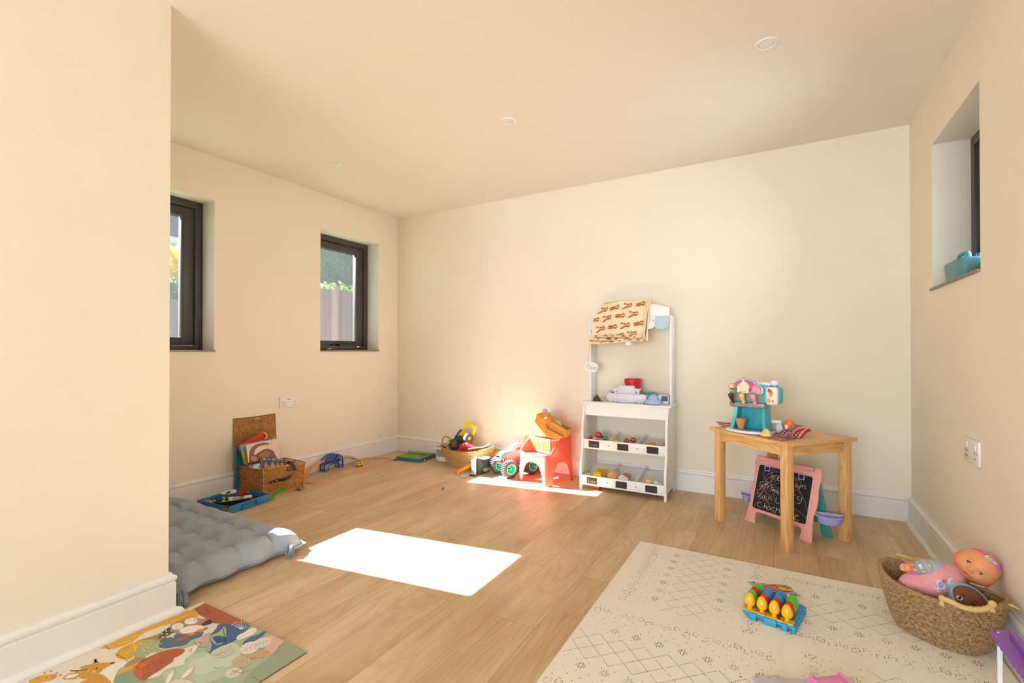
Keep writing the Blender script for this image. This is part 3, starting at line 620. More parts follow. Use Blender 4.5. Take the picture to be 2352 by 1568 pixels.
donut('bright pink ridged play cupcake at the front right of the upper middle bin', '#c8447a', '#d95a90', slope(binA, -.950, 3.414, .015), (-.4, .2, 0), .019, 1, 1)
# top right bin
solo('play_cherry', MB().mat(P('#d8322c', .3)).ell((0, 0, 0), (.017, .015, .013)), 'red play tomato low at the left of the upper right bin', 'play food', slope(binA, -.858, 3.412, .012))
solo('play_pasta', MB().mat(P('#cfa65a', .5)).tube(cr([(-.03, 0, 0), (-.01, 0, .007), (.012, 0, .006), (.03, 0, 0)], 8), [.009 + .0025 * (i % 2) for i in range(25)], 12), 'ridged golden play pasta twist in the upper right bin', 'play food', slope(binA, -.835, 3.440, .012))
solo('play_orange', MB().mat(P('#ec6f22', .35)).ell((0, 0, 0), (.023, .021, .021)), 'bright orange play ball in the middle of the upper right bin', 'play food', slope(binA, -.800, 3.432, .020))
solo('play_aubergine', MB().mat(P('#6c2f86', .3)).ell((0, 0, 0), (.017, .014, .013)), 'purple play fruit in front of the orange ball in the upper right bin', 'play food', slope(binA, -.808, 3.410, .009))
solo('play_bread_roll', MB().mat(P('#c98e54', .5)).ell((0, 0, 0), (.023, .017, .017)), 'tan play bread roll right of the orange ball', 'play food', slope(binA, -.752, 3.418, .013))
solo('play_potato', MB().mat(P('#bf8040', .5)).ell((0, 0, 0), (.017, .017, .026), fn=lambda q, d: (q.x * (1 - .1 * d.z), q.y, q.z)), 'upright brown play potato against the right panel of the upper right bin', 'play food', slope(binA, -.724, 3.425, .024))
solo('play_chip', MB().mat(P('#e3b83c', .5)).ell((0, 0, 0), (.010, .008, .016)), 'small yellow play piece between the bread roll and the potato', 'play food', slope(binA, -.738, 3.438, .020))
# bottom left bin
solo('play_cheese_slice', MB().mat(P('#efb50f', .45)).prism([(-.045, .03), (.03, .04), (.048, -.005), (.055, -.045), (-.05, -.045)], .008, 'z', bev=.002), 'flat yellow play cheese slab lying at the back of the lower left bin', 'play food', slope(binB, -1.185, 3.455, .018), rot=(.42, 0, 0))
MBc = MB().mat(P('#ecc70a', .4))
for q in range(4): MBc.box((0, 0, .004 + q * .0115), (.072 - .006 * q, .05, .012), bev=.005)
for q in range(4): MBc.ell((-.026 + q * .017, -.018, .026 + .002 * (q % 2)), (.010, .012, .012), nu=10, nv=8)
solo('play_waffle_stack', MBc, 'lumpy bright yellow play stack at the front of the lower left bin', 'play food', slope(binB, -1.195, 3.392, .006), rot=(.3, 0, .05))
solo('play_lemon_wedge', MB().mat(P('#e4d23c', .45)).prism([(-.024, .016), (.024, .018), (.010, -.014), (-.018, -.016)], .016, 'y', bev=.002), 'pale yellow play wedge at the left of the lower left bin', 'play food', slope(binB, -1.272, 3.378, .018))
# bottom middle bin: soft toys
m_peach = FAB('#e6a876'); m_leaf = FAB('#6f9a86'); m_crm = FAB('#ead9c2')
def leafp(mb, a, b, w):
    a = Vector(a); b = Vector(b); n_ = 8
    mb.tube([a.lerp(b, i / n_) for i in range(n_ + 1)], [max(.0015, w * math.sin(PI * (i + .6) / (n_ + 1.2))) for i in range(n_ + 1)], 8, flat=.4)
t = thing('soft_peach', 'peach coloured plush fruit with closed eye smile and green leaves in the lower middle bin', 'soft toy', slope(binB, -1.085, 3.395, .034))
MB().mat(m_peach).ell((0, 0, 0), (.040, .034, .032), nu=28, nv=18, fn=lambda q, d: (q.x * (1 - .05 * abs(d.z)), q.y, q.z)).build('plush_body', t)
mb = MB().mat(m_leaf); leafp(mb, (-.035, -.004, 0), (-.066, -.01, .030), .012); leafp(mb, (-.034, -.006, -.004), (-.074, -.012, .002), .011); mb.build('leaves', t)
mb = MB().mat(M('thread_black', '#2a2422', .8)); mb.tube(cr([(.012, -.033, .014), (.019, -.0325, .010), (.019, -.0335, .002), (.012, -.0345, .0)], 4), .0009, 5); mb.ell((.0, -.034, -.008), (.004, .002, .004), nu=10, nv=6); mb.build('stitched_face', t)
MB().mat(m_crm).box((.018, 0, .031), (.03, .008, .002), rot=(0, .45, 0)).build('care_tag', t)
t = thing('soft_turnip', 'cream plush vegetable with green leaves right of the peach plush', 'soft toy', slope(binB, -.998, 3.388, .028))
MB().mat(m_crm).ell((0, 0, 0), (.040, .026, .024), rot=(0, .22, 0), nu=28, nv=18, fn=lambda q, d: (q.x, q.y * (1 - .25 * d.x), q.z * (1 - .25 * d.x))).build('plush_body', t)
mb = MB().mat(m_leaf); leafp(mb, (-.02, 0, .018), (-.044, .004, .062), .007); leafp(mb, (.022, .006, .012), (.052, .01, .032), .009); leafp(mb, (.024, .004, .010), (.056, .006, .012), .009); mb.build('leaves', t)
mb = MB().mat(M('thread_black', '#2a2422', .8)); mb.ell((-.026, -.021, .006), (.0025, .0015, .0025), nu=8, nv=6); mb.mat(M('thread_grey', '#9a92a0', .8))
for q in range(4): mb.tube(cr([(-.012 + q * .009, -.024, .013), (-.008 + q * .009, -.0235, .016), (-.004 + q * .009, -.0245, .012)], 3), .0008, 5)
mb.build('stitched_face', t)
solo('soft_strawberry', MB().mat(FAB('#cf6a5c')).ell((0, 0, 0), (.032, .022, .022), nu=24), 'dusty red plush behind the cream plush in the lower middle bin', 'soft toy', slope(binB, -.995, 3.452, .020))
# bottom right bin: play eggs
def egg(label, hexc, x, y, r, a, grp=None):
    solo('play_egg', MB().mat(P(hexc, .3)).ell((0, 0, 0), (r * 1.25, r, r), nu=20, fn=lambda q, d: (q.x, q.y * (1 - .12 * d.x), q.z * (1 - .12 * d.x))), label, 'play food', slope(binB, x, y, r), grp, rot=(0, 0, a))
egg('tan play egg at the back left of the lower right bin', '#e6bc84', -.823, 3.402, .022, .2)
egg('pale lilac play egg in the middle of the lower right bin', '#d6d3e2', -.768, 3.402, .020, -.2)
egg('pale lilac play egg at the front under the tan egg', '#d9d2dc', -.828, 3.370, .015, .1)
egg('pale lilac play egg at the front right corner of the lower right bin', '#dad6e4', -.738, 3.376, .016, .0)
# orange red beaker lying under the stand
solo('toy_beaker', MB().mat(P('#e2472c', .25, transl=.25)).lathe([(0, 0), (.020, 0), (.026, .006), (.029, .03), (.031, .065), (.029, .065), (.026, .03), (.02, .008), (0, .006)], 24), 'red plastic beaker lying on the floor under the lower left bin', 'toy', (-1.250, 3.395, .030), rot=(0, PI / 2 * .98, .12))

# ---- things on the counter
CT = .650
m_lil = P('#d5cfdb', .4); m_chip = P('#5d5364')
t = thing('toy_laptop', 'pale lilac plastic toy cash register seen from behind on the stall counter', 'toy', (-1.005, 3.52, CT))
mb = MB().mat(m_lil)
mb.prism([(x, z) for x, z in rrect(-.155, .006, .148, .066, .028, 6)], .075, 'y', (0, -.035, 0), bev=.004); mb.bx(-.075, .055, -.040, .038, .003, .068, bev=.004)
for x in (-.12, -.09, .0, .09, .115): mb.bx(x - .008, x + .008, -.03, .03, 0, .012)
mb.build('register_body', t)
MB().mat(m_lil).prism([(x, z) for x, z in rrect(-.072, .05, .054, .128, .014, 5)], .03, 'y', (0, -.020, 0), bev=.003).build('display', t)
for sgn in (-1, 1):
    c0 = -.009
    mb = MB().mat(m_lil); mb.prism([(c0 + sgn * .060, .066), (c0 + sgn * .060, .108), (c0 + sgn * .115, .106), (c0 + sgn * .100, .092), (c0 + sgn * .096, .066)][::sgn], .02, 'y', (0, -.012, 0), bev=.002)
    mb.mat(m_chip).cyl((c0 + sgn * .076, -.0125, .080), (c0 + sgn * .076, -.0135, .080), .005, n=10); mb.cyl((c0 + sgn * .098, -.0125, .1), (c0 + sgn * .098, -.0135, .1), .003, n=8); mb.build('hinge_bracket', t)
MB().mat(P('#a9bcd8')).ell((-.145, .02, .076), (.012, .010, .007)).build('button', t)
mb = MB().mat(P('#6d6a5e')); mb.bx(-.13, .11, .01, .05, .066, .074, bev=.002); mb.build('belt', t)
t = thing('red_tumbler', 'bright red plastic cup standing behind the lilac toy register', 'cup', (-1.005 + .015, 3.60, CT))
MB().mat(P('#d3201f', .35)).lathe([(0, 0), (.052, 0), (.056, .006), (.058, .10), (.061, .150), (.064, .172), (.062, .173), (.059, .150), (.054, .02), (0, .01)], 28).build('cup_body', t)
MB().mat(P('#d3201f', .35)).lathe([(.060, .142), (.0655, .146), (.0655, .150), (.060, .152)], 28, caps=False).build('rim_ring', t)
t = thing('teal_cup', 'small teal toy cup behind the pale blue toy lid', 'cup', (-.858, 3.57, CT))
MB().mat(P('#3fb8ac', .35)).lathe([(0, 0), (.016, 0), (.020, .004), (.026, .045), (.036, .074), (.042, .078), (.040, .080), (.034, .076), (.022, .03), (.014, .006), (0, .005)], 24).build('cup_body', t)
t = thing('toy_juicer', 'pale blue domed toy lid resting on the counter right of the register', 'toy', (-.808, 3.475, CT))
mb = MB().mat(P('#a8bbdc', .35)); mb.lathe([(0, .004), (.056, .004), (.062, .012), (.062, .026), (.056, .034), (.038, .038), (.034, .046), (.030, .060), (.018, .071), (0, .075)], 32)
for a in range(4): mb.bx(-.056 + a * .034, -.046 + a * .034, -.01, .01, 0, .006)
mb.build('dome', t)
MB().mat(P('#b7c5e2', .3)).lathe([(.055, .014), (.066, .014), (.066, .020), (.055, .022)], 32, caps=False).build('rim_ring', t)
t = thing('toy_scanner', 'lilac toy with black window by the right stall upright', 'toy', (-.735, 3.52, CT))
MB().mat(P('#cfcbe2', .35)).prism([(x, z) for x, z in rrect(-.048, .002, .026, .068, .012, 5)], .07, 'y', (0, -.02, 0), bev=.004).build('scanner_body', t)
MB().mat(P('#2a2a2e', .2)).prism([(x, z) for x, z in rrect(-.018, .026, .0258, .062, .004, 3)], -.004, 'y', (0, -.0195, 0)).build('window', t)
t = thing('play_chocolate_swirl', 'brown chocolate swirl toy on the left end of the stall counter', 'play food', (-1.245, 3.505, CT + .004))
MB().mat(M('choc_glitter', '#5c3a2c', .4, var=.4, scale=160)).lathe([(0, 0), (.026, 0), (.029, .006), (.027, .014), (.020, .018), (.022, .024), (.018, .031), (.010, .034), (.010, .040), (0, .048)], 22, fn=lambda q, a, u: (q.x * (1 + .08 * math.sin(5 * a + u * 6)), q.y * (1 + .08 * math.sin(5 * a + u * 6)), q.z)).build('swirl', t)
solo('toy_card', MB().mat(P('#4c4f86', .3)).bx(-.042, .042, -.026, .026, 0, .0035, bev=.001), 'dark blue toy payment card under the chocolate swirl', 'card', (-1.235, 3.50, CT + .0002))
solo('toy_coin', MB().mat(P('#7c7a58', .4)).lathe([(0, 0), (.022, 0), (.022, .003), (0, .003)], 24), 'flat olive toy disc lying behind the blue card', 'toy', (-1.175, 3.57, CT))
# ================================================================ pine table and the things on it
def pine_mat(name, axis):
    if name in _MC: return _MC[name]
    m = bpy.data.materials.new(name); m.use_nodes = True; N = m.node_tree.nodes; L = m.node_tree.links; p = N['Principled BSDF']
    tc = N.new('ShaderNodeTexCoord'); mp = N.new('ShaderNodeMapping'); L.new(tc.outputs['Object'], mp.inputs[0])
    sc = [9, 9, 9]; sc[axis] = 0.9; mp.inputs['Scale'].default_value = sc
    n = N.new('ShaderNodeTexNoise'); n.inputs['Scale'].default_value = 2.2; n.inputs['Detail'].default_value = 2; L.new(mp.outputs[0], n.inputs['Vector'])
    a = N.new('ShaderNodeMath'); a.operation = 'MULTIPLY'; a.inputs[1].default_value = 46; L.new(n.outputs['Fac'], a.inputs[0])
    s_ = N.new('ShaderNodeMath'); s_.operation = 'SINE'; L.new(a.outputs[0], s_.inputs[0])
    r = N.new('ShaderNodeValToRGB'); e = r.color_ramp.elements; e[0].position = 0.0; e[0].color = (*lin('#e4b478'), 1); e[1].position = 1; e[1].color = (*lin('#d49c5a'), 1)
    mr = N.new('ShaderNodeMapRange'); mr.inputs[1].default_value = 0.1; mr.inputs[2].default_value = 1; L.new(s_.outputs[0], mr.inputs[0]); L.new(mr.outputs[0], r.inputs[0])
    # knots
    v = N.new('ShaderNodeTexVoronoi'); v.inputs['Scale'].default_value = 4.2; L.new(tc.outputs['Object'], v.inputs['Vector'])
    kr = N.new('ShaderNodeValToRGB'); kr.color_ramp.elements[0].position = 0.035; kr.color_ramp.elements[0].color = (1, 1, 1, 1); kr.color_ramp.elements[1].position = 0.075; kr.color_ramp.elements[1].color = (0, 0, 0, 1); L.new(v.outputs['Distance'], kr.inputs[0])
    mx = N.new('ShaderNodeMix'); mx.data_type = 'RGBA'; L.new(kr.outputs[0], mx.inputs[0]); L.new(r.outputs[0], mx.inputs[6]); mx.inputs[7].default_value = (*lin('#8a4f22'), 1)
    L.new(mx.outputs[2], p.inputs['Base Color']); p.inputs['Roughness'].default_value = 0.42
    _MC[name] = m; return m
TA = -0.7156; TU = Vector((math.cos(TA), math.sin(TA), 0)); TV = Vector((-math.sin(TA), math.cos(TA), 0)); TZ = 0.5643
TF = Vector((0.0266, 2.8064, 0)); TL_, TW_ = 0.4663, 0.4219
tc_ = TF - TU * (TL_ / 2 + .0225) + TV * (TW_ / 2 + .0225); tc_ = TF - TU * TL_ / 2 + TV * TW_ / 2 + (TV - TU) * .0225
table = thing('pine_table', 'square legged pine play table with knots standing at an angle near the back wall', 'table', (tc_.x, tc_.y, 0), TA)
hx, hy = TL_ / 2 + .0225, TW_ / 2 + .0225
MB().mat(pine_mat('pine_top', 0)).bx(-hx - .035, hx + .0093, -hy - .0105, hy + .030, TZ - .019, TZ, bev=.0025).build('tabletop', table)
for sx in (-1, 1):
    for sy in (-1, 1):
        cx_, cy_ = sx * TL_ / 2, sy * TW_ / 2
        MB().mat(pine_mat('pine_leg', 2)).bx(cx_ - .0225, cx_ + .0225, cy_ - .0225, cy_ + .0225, 0, TZ - .019, bev=.002).build('leg', table)
for sy in (-1, 1):
    y0 = sy * (TW_ / 2); MB().mat(pine_mat('pine_top', 0)).bx(-TL_ / 2 + .0225, TL_ / 2 - .0225, y0 - .010 + .004 * sy, y0 + .010 + .004 * sy, TZ - .072, TZ - .019, bev=.0015).build('apron', table)
for sx in (-1, 1):
    x0 = sx * (TL_ / 2); MB().mat(pine_mat('pine_side', 1)).bx(x0 - .010 + .004 * sx, x0 + .010 + .004 * sx, -TW_ / 2 + .0225, TW_ / 2 - .0225, TZ - .072, TZ - .019, bev=.0015).build('apron', table)

# gingham cloth
def gingham():
    m = bpy.data.materials.new('red_gingham'); m.use_nodes = True; N = m.node_tree.nodes; L = m.node_tree.links; p = N['Principled BSDF']
    tc = N.new('ShaderNodeTexCoord'); sp = N.new('ShaderNodeSeparateXYZ'); L.new(tc.outputs['UV'], sp.inputs[0]); outs = []
    for k in (0, 1):
        a = N.new('ShaderNodeMath'); a.operation = 'MULTIPLY'; a.inputs[1].default_value = 24; L.new(sp.outputs[k], a.inputs[0])
        f = N.new('ShaderNodeMath'); f.operation = 'FRACT'; L.new(a.outputs[0], f.inputs[0]); g = N.new('ShaderNodeMath'); g.operation = 'GREATER_THAN'; g.inputs[1].default_value = 0.5; L.new(f.outputs[0], g.inputs[0]); outs.append(g)
    s = N.new('ShaderNodeMath'); s.operation = 'ADD'; L.new(outs[0].outputs[0], s.inputs[0]); L.new(outs[1].outputs[0], s.inputs[1]); h = N.new('ShaderNodeMath'); h.operation = 'MULTIPLY'; h.inputs[1].default_value = 0.5; L.new(s.outputs[0], h.inputs[0])
    r = N.new('ShaderNodeValToRGB'); r.color_ramp.elements[0].color = (*lin('#efe6da'), 1); r.color_ramp.elements[1].color = (*lin('#a81418'), 1); e = r.color_ramp.elements.new(0.5); e.color = (*lin('#c83c38'), 1); r.color_ramp.interpolation = 'CONSTANT'
    r.color_ramp.elements[1].position = 0.4; r.color_ramp.elements[1].color = (*lin('#c94440'), 1); r.color_ramp.elements[2].position = 0.9; r.color_ramp.elements[2].color = (*lin('#a31216'), 1)
    L.new(h.outputs[0], r.inputs[0]); L.new(r.outputs[0], p.inputs['Base Color']); p.inputs['Roughness'].default_value = 0.9; return m
m_gm = gingham()
cloth = thing('gingham_cloth', 'red and white gingham cloth crumpled on the pine table under the ice cream machine', 'cloth', (-0.12, 3.07, TZ))
CC = [Vector((-.362, 3.222, 0)), Vector((.002, 2.852, 0)), Vector((.140, 3.060, 0)), Vector((-.10, 3.36, 0))]
def clf(u, v):
    p = CC[0].lerp(CC[1], u).lerp(CC[3].lerp(CC[2], u), v)
    z = .0022 + .0012 * math.sin(u * 31 + v * 9) + .0010 * math.sin(v * 27 - u * 5) + (.0018 if u < .02 or v < .03 else 0)
    if u < .12: z += (.12 - u) / .12 * .024 * (1 - v * .7)
    r = Vector((p.x - .085, p.y - 3.09)); d = r.length
    bump_ = max(0, 1 - d / .10)
    z += .045 * math.sin(min(1, bump_ * 1.3) * PI / 2) * (1 + .25 * math.sin(u * 60)) * (1 if bump_ > 0 else 0)
    return (p.x + .12, p.y - 3.07, z)
MB().mat(m_gm).grid(clf, 110, 90).build('cloth', cloth, solid=.0012, soff=0)

# ---- ice cream machine
teal, teal_d = P('#3dbcc6', .35), P('#2aa6b4', .35); mwh = P('#eeeaf0', .35); m_steel = M('grey_silver_plastic', '#9b9490', .35, var=.12, scale=60, stretch=(1, 1, .02), metal=.35)
mc = thing('ice_cream_machine', 'turquoise toy ice cream dispenser with brown, yellow and pink levers on the gingham cloth', 'toy', (-0.158, 3.070, TZ + .0045), -0.30); mc.scale = (.94, .95, .95)
# tray base: bulging front
pl = [(-.130, .035)] + [(-.130 + .262 * t, -.045 - .050 * math.sin(PI * t) ** .8) for t in [i / 16 for i in range(17)]] + [(.132, .050), (.11, .07), (-.11, .07)]
MB().mat(mwh).prism(pl, .014, 'z', bev=.003).build('tray', mc)
pl2 = [(-.085, .03)] + [(-.095 + .182 * t, -.030 - .040 * math.sin(PI * t) ** .8) for t in [i / 12 for i in range(13)]] + [(.085, .03)]
mb = MB().mat(P('#5d93a0', .3)).prism(pl2, .003, 'z', (0, 0, .0135)); mb.mat(mwh)
for q in range(7): mb.mat(P('#3c6f7d', .3)).prism([(x, y) for x, y in oval(-.06 + q * .021, -.045 - .014 * math.sin(PI * (q + .5) / 7), .0055, .0035, 10)], .0006, 'z', (0, 0, .0166))
mb.build('drip_grid', mc)
# body column: flared sides
for sx in (-1, 1):
    V = []; prof = [(.0, .106, -.052), (.03, .101, -.040), (.07, .095, -.026), (.12, .091, -.018), (.19, .088, -.016)]
    mb = MB().mat(teal)
    rings = []
    for z, x, yf in prof: rings.append([(sx * x, yf, z + .014), (sx * (x - .020), yf + .006, z + .014), (sx * (x - .024), .060, z + .014), (sx * (x + .004), .066, z + .014)])
    V = [q for r_ in rings for q in r_]; Fc = []
    for i in range(len(rings) - 1):
        for j in range(4): Fc.append((i * 4 + j, i * 4 + (j + 1) % 4, i * 4 + 4 + (j + 1) % 4, i * 4 + 4 + j))
    Fc += [(0, 1, 2, 3), tuple((len(rings) - 1) * 4 + j for j in range(4))]; mb.put(V, Fc); mb.build('side_wall', mc, smooth=50)
mb = MB().mat(teal_d).bx(-.092, .092, .045, .062, .014, .20); mb.mat(teal).bx(-.060, -.054, .041, .046, .06, .19); mb.build('back_panel', mc, smooth=0)
# nozzle bar
mb = MB().mat(m_steel); mb.bx(-.112, .098, -.040, .020, .150, .184, bev=.010, seg=3); 
for x in (-.052, .012): mb.bx(x - .003, x + .003, -.044, -.036, .152, .182, bev=.001)
for x in (-.085, -.02, .045): mb.bx(x - .018, x + .018, -.042, -.036, .160, .172, bev=.003)
mb.build('nozzle_bar', mc)
# head
mb = MB().mat(teal); mb.bx(-.112, .108, -.030, .060, .182, .292, bev=.008, seg=3); mb.build('head', mc)
MB().mat(m_steel).prism([(x, z) for x, z in rrect(-.104, .192, .084, .262, .010, 4)], -.003, 'y', (0, -.030, 0)).build('steel_panel', mc)
mb = MB().mat(teal)
mb.tube([(x, -.0335, z) for x, z in rrect(-.107, .189, .087, .275, .012, 4)], .0026, 6, closed=True); mb.build('panel_rim', mc)
mb = MB().mat(mwh); mb.bx(-.108, .118, -.018, .058, .285, .306, bev=.006); mb.bx(.085, .150, -.005, .045, .290, .304, bev=.004); mb.build('top_lid', mc)
# sign
sgn_o = [(-.116, .262), (-.114, .282), (-.104, .292), (-.090, .297), (-.080, .300), (-.066, .312), (-.046, .322), (-.018, .327), (.010, .324), (.034, .314), (.050, .300), (.066, .296), (.080, .285), (.092, .272), (.094, .250), (.088, .238), (.068, .234), (.050, .236), (.036, .243), (.020, .242), (-.002, .236), (-.022, .234), (-.040, .240), (-.052, .248), (-.070, .246), (-.090, .243), (-.106, .246), (-.114, .252)]
so_ = [(p.x, p.y) for p in cr([(a, b, 0) for a, b in sgn_o], 3, True)]
MB().mat(teal).prism(so_, .012, 'y', (0, -.046, 0), bev=.0015).build('sign_frame', mc)
cxs, czs = -.011, .279
def shr(pts, k): return [(cxs + (x - cxs) * k, czs + (z - czs) * (k - .02)) for x, z in pts]
mb = MB().mat(PR('#f4e6ea')).prism(shr(so_, .955), -.001, 'y', (0, -.046, 0)); mb.mat(PR('#c9628e')).prism(shr(so_, .90), -.0006, 'y', (0, -.047, 0))
def dec(poly, m, lvl): mb.mat(m).flat([(x, -.0476 - .0003 * lvl, z) for x, z in poly])
dec([(-.100, .262), (-.060, .262), (-.056, .252), (-.058, .250), (-.075, .249), (-.098, .252)], PR('#5a2c22'), 1); dec([(-.104, .272), (-.090, .278), (-.080, .290), (-.068, .297), (-.074, .284), (-.060, .270), (-.058, .262), (-.102, .262)], PR('#d99a52'), 1)
dec([(-.074, .266), (-.062, .268), (-.056, .260), (-.070, .258)], PR('#3a63a8'), 2); dec([(-.078, .272), (-.066, .272), (-.058, .276), (-.064, .266)], PR('#4f9a52'), 3)
swirl = [(-.058, .243), (-.060, .258), (-.062, .268), (-.056, .280), (-.046, .292), (-.034, .302), (-.026, .316), (-.020, .320), (-.012, .308), (.002, .298), (.010, .286), (.012, .272), (.008, .262), (.008, .246), (-.010, .240), (-.040, .242)]
dec([(p.x, p.y) for p in cr([(a, b, 0) for a, b in swirl], 3, True)], PR('#f0edc8'), 2)
for q, (za, xa, xb) in enumerate(((.262, -.056, .004), (.276, -.052, .006), (.290, -.042, -.004), (.302, -.030, -.012))):
    dec([(xa, za), (xb, za + .006), (xb, za + .0075), (xa, za + .0012)], PR('#d3cf9a'), 3)
dec([(-.052, .244), (-.004, .242), (-.006, .252), (-.050, .252)], PR('#e9cf7c'), 3)
dec([(.010, .262), (.024, .264), (.028, .254), (.010, .252)], PR('#c24a5a'), 3); dec([(.012, .268), (.022, .268), (.018, .262)], PR('#5c9a52'), 4)
dec([(p.x, p.y) for p in cr([(a, b, 0) for a, b in [(.030, .246), (.028, .262), (.034, .280), (.044, .292), (.056, .290), (.066, .280), (.078, .266), (.080, .250), (.060, .243)]], 3, True)], PR('#e59ab4'), 1)
dec(oval(-.092, .277, .0105, .0105, 18), PR('#eef3ea'), 3); dec(oval(-.092, .277, .0085, .0085, 18), PR('#cfe3c9'), 4)
for q in range(3): dec([(.034, .270 - q * .009), (.072, .268 - q * .009), (.072, .2665 - q * .009), (.034, .2685 - q * .009)], PR('#f6e3ea'), 2)
FT['C'] = ([[(.5, .8), (.25, .97), (.05, .6), (.1, .15), (.35, .03), (.55, .15)]], .6)
mb.mat(PR('#f4ece6')); write(mb, 'chocolate', (-.098, -.0484, .2525), (1, 0, 0), (0, 0, 1), .0072, .0005, .0002)
mb.mat(PR('#9a7a3a')); write(mb, 'vanilla', (-.040, -.0488, .2455), (1, 0, 0), (0, 0, 1), .0072, .0005, .0002) if False else None
mb.build('printed_sign', mc, smooth=0)
# levers
for x, c in ((-.096, '#5c2c1e'), (-.030, '#f0d07a'), (.036, '#ef9ba6')):
    mb = MB().mat(P(c, .25)); a = Vector((x + .004, -.074, .236)); b = Vector((x + .012, -.045, .172)); d = (b - a)
    ts = [0, .04, .12, .25, .4, .58, .72, .78, .82, .86, 1.0]; rs = [.002, .009, .0145, .0155, .0135, .0105, .009, .012, .0115, .007, .0065]
    mb.tube([a + d * t for t in ts], rs, 16); mb.build('lever', mc)
# control box on the right
mb = MB().mat(mwh); mb.bx(.100, .168, -.040, -.008, .176, .282, bev=.014, seg=4); cb = mb.build('control_panel', mc)
mb = MB().mat(teal); mb.bx(.104, .176, -.012, .045, .182, .280, bev=.018, seg=4); mb.build('control_housing', mc)
mb = MB().mat(P('#e98a2a', .3)).cyl((.118, -.040, .200), (.118, -.046, .200), .0115, .010, 20); mb.mat(P('#f6c35c', .3)).cyl((.118, -.046, .200), (.118, -.048, .200), .0075, n=18); mb.build('button', mc)
MB().mat(P('#e5732a', .3)).prism([(x, z) for x, z in oval(.143, .200, .0045, .0085, 14)], -.003, 'y', (0, -.040, 0)).build('button', mc)
mb = MB()
cols = ['#cf4a24', '#e2571f', '#ea7a20', '#f09a26', '#f0c050', '#ece2b8']
for q in range(6):
    a0 = math.radians(88 - q * 30); a1 = math.radians(88 - (q + 1) * 30); mb.mat(PR(cols[q])).flat([(.114 + r_ * math.cos(a), -.0406, .244 + r_ * 1.05 * math.sin(a)) for r_, a in ((.008, a0), (.027, a0), (.0285, (a0 + a1) / 2), (.027, a1), (.008, a1))])
mb.build('flavour_dial', mc, smooth=0)
mb = MB().mat(teal).cyl((.135, .015, .278), (.135, .015, .296), .017, n=20); mb.mat(mwh).cyl((.135, .015, .294), (.135, .015, .318), .021, n=24); mb.bx(.100, .135, .005, .025, .296, .304, bev=.003); mb.build('syrup_cap', mc)
def onT(px, py, z=0.004): return FL(px, py, TZ + z)
# cone cup inside the machine
t = thing('toy_cone_cup', 'stepped terracotta coloured toy wafer cup standing inside the turquoise machine', 'toy', (-.205, 3.060, TZ + .0215))
MB().mat(P('#c98d58', .5)).lathe([(0, 0), (.017, 0), (.022, .026), (.0245, .027), (.0265, .036), (.027, .038), (.0275, .050), (.031, .051), (.0315, .060), (.026, .060), (.022, .050), (.010, .048), (.009, .058), (.010, .062), (0, .062)], 28).build('wafer_cup', t)
# butter coloured cream
def swirlcream(name, label, loc, c, r, h, rot=(0, 0, 0)):
    mb = MB().mat(P(c, .4)).lathe([(0, 0), (r, 0), (r * 1.02, h * .12), (r * .98, h * .3), (r * .8, h * .45), (r * .66, h * .6), (r * .4, h * .8), (r * .16, h * .96), (0, h)], 36, fn=lambda q, a, u: (q.x * (1 + .13 * math.sin(6 * a + 2 * u)), q.y * (1 + .13 * math.sin(6 * a + 2 * u)), q.z))
    return solo(name, mb, label, 'toy', loc, rot=rot)
p = onT(1758, 1003, .002)
swirlcream('toy_cream_swirl', 'pale yellow toy cream swirl at the front edge of the table', (p.x + .005, p.y + .018, TZ + .005), '#f1df8e', .026, .042)
# sundae glass with orange topping
p = onT(1812, 1005)
m_clear = M('clear_pink_plastic', '#e8cfd2', .08, var=.02, spec=.6, trans=.82, coat=.3)
t = thing('toy_sundae_glass', 'clear plastic sundae glass with orange toy ice cream on the gingham cloth', 'toy', (p.x + .003, p.y + .022, TZ + .0065))
MB().mat(m_clear).lathe([(0, .004), (.036, .0), (.037, .003), (.018, .008), (.009, .016), (.008, .028), (.018, .036), (.033, .046), (.036, .068), (.0345, .068), (.031, .048), (.012, .038), (0, .036)], 28, fn=lambda q, a, u: (q.x * (1 + .05 * math.sin(7 * a)), q.y * (1 + .05 * math.sin(7 * a)), q.z)).build('glass', t)
MB().mat(P('#ef7f26', .35)).lathe([(0, .040), (.024, .040), (.027, .052), (.026, .062), (.021, .074), (.014, .086), (.006, .094), (0, .095)], 30, fn=lambda q, a, u: (q.x * (1 + .15 * math.sin(5 * a)), q.y * (1 + .15 * math.sin(5 * a)), q.z)).build('orange_topping', t)
p = onT(1785, 995)
t = thing('toy_carton', 'white toy pot tipped beside the machine with a flat white lid on top', 'toy', (p.x + .01, p.y + .045, TZ + .006))
MB().mat(P('#dddbe6', .4)).lathe([(0, 0), (.022, 0), (.030, .02), (.026, .045), (.022, .050), (0, .050)], 6).build('pot', t)
mb = MB().mat(P('#f0edf2', .35)); mb.T = Matrix.Translation((-.022, -.012, .060)) @ Matrix.Rotation(-.25, 4, 'Z'); mb.bx(-.042, .034, -.024, .024, -.008, .010, bev=.007); mb.bx(-.056, -.03, -.010, .010, -.004, .006, bev=.004); mb.bx(.028, .036, -.02, .02, -.016, .010, bev=.002); mb.build('flat_lid', t)
solo('toy_lime', MB().mat(P('#a5b98a', .4)).ell((0, 0, 0), (.024, .018, .020)), 'dull green toy fruit half hidden behind the sundae glass', 'play food', (p.x + .115, p.y + .095, TZ + .030), rot=(0, .2, 0))

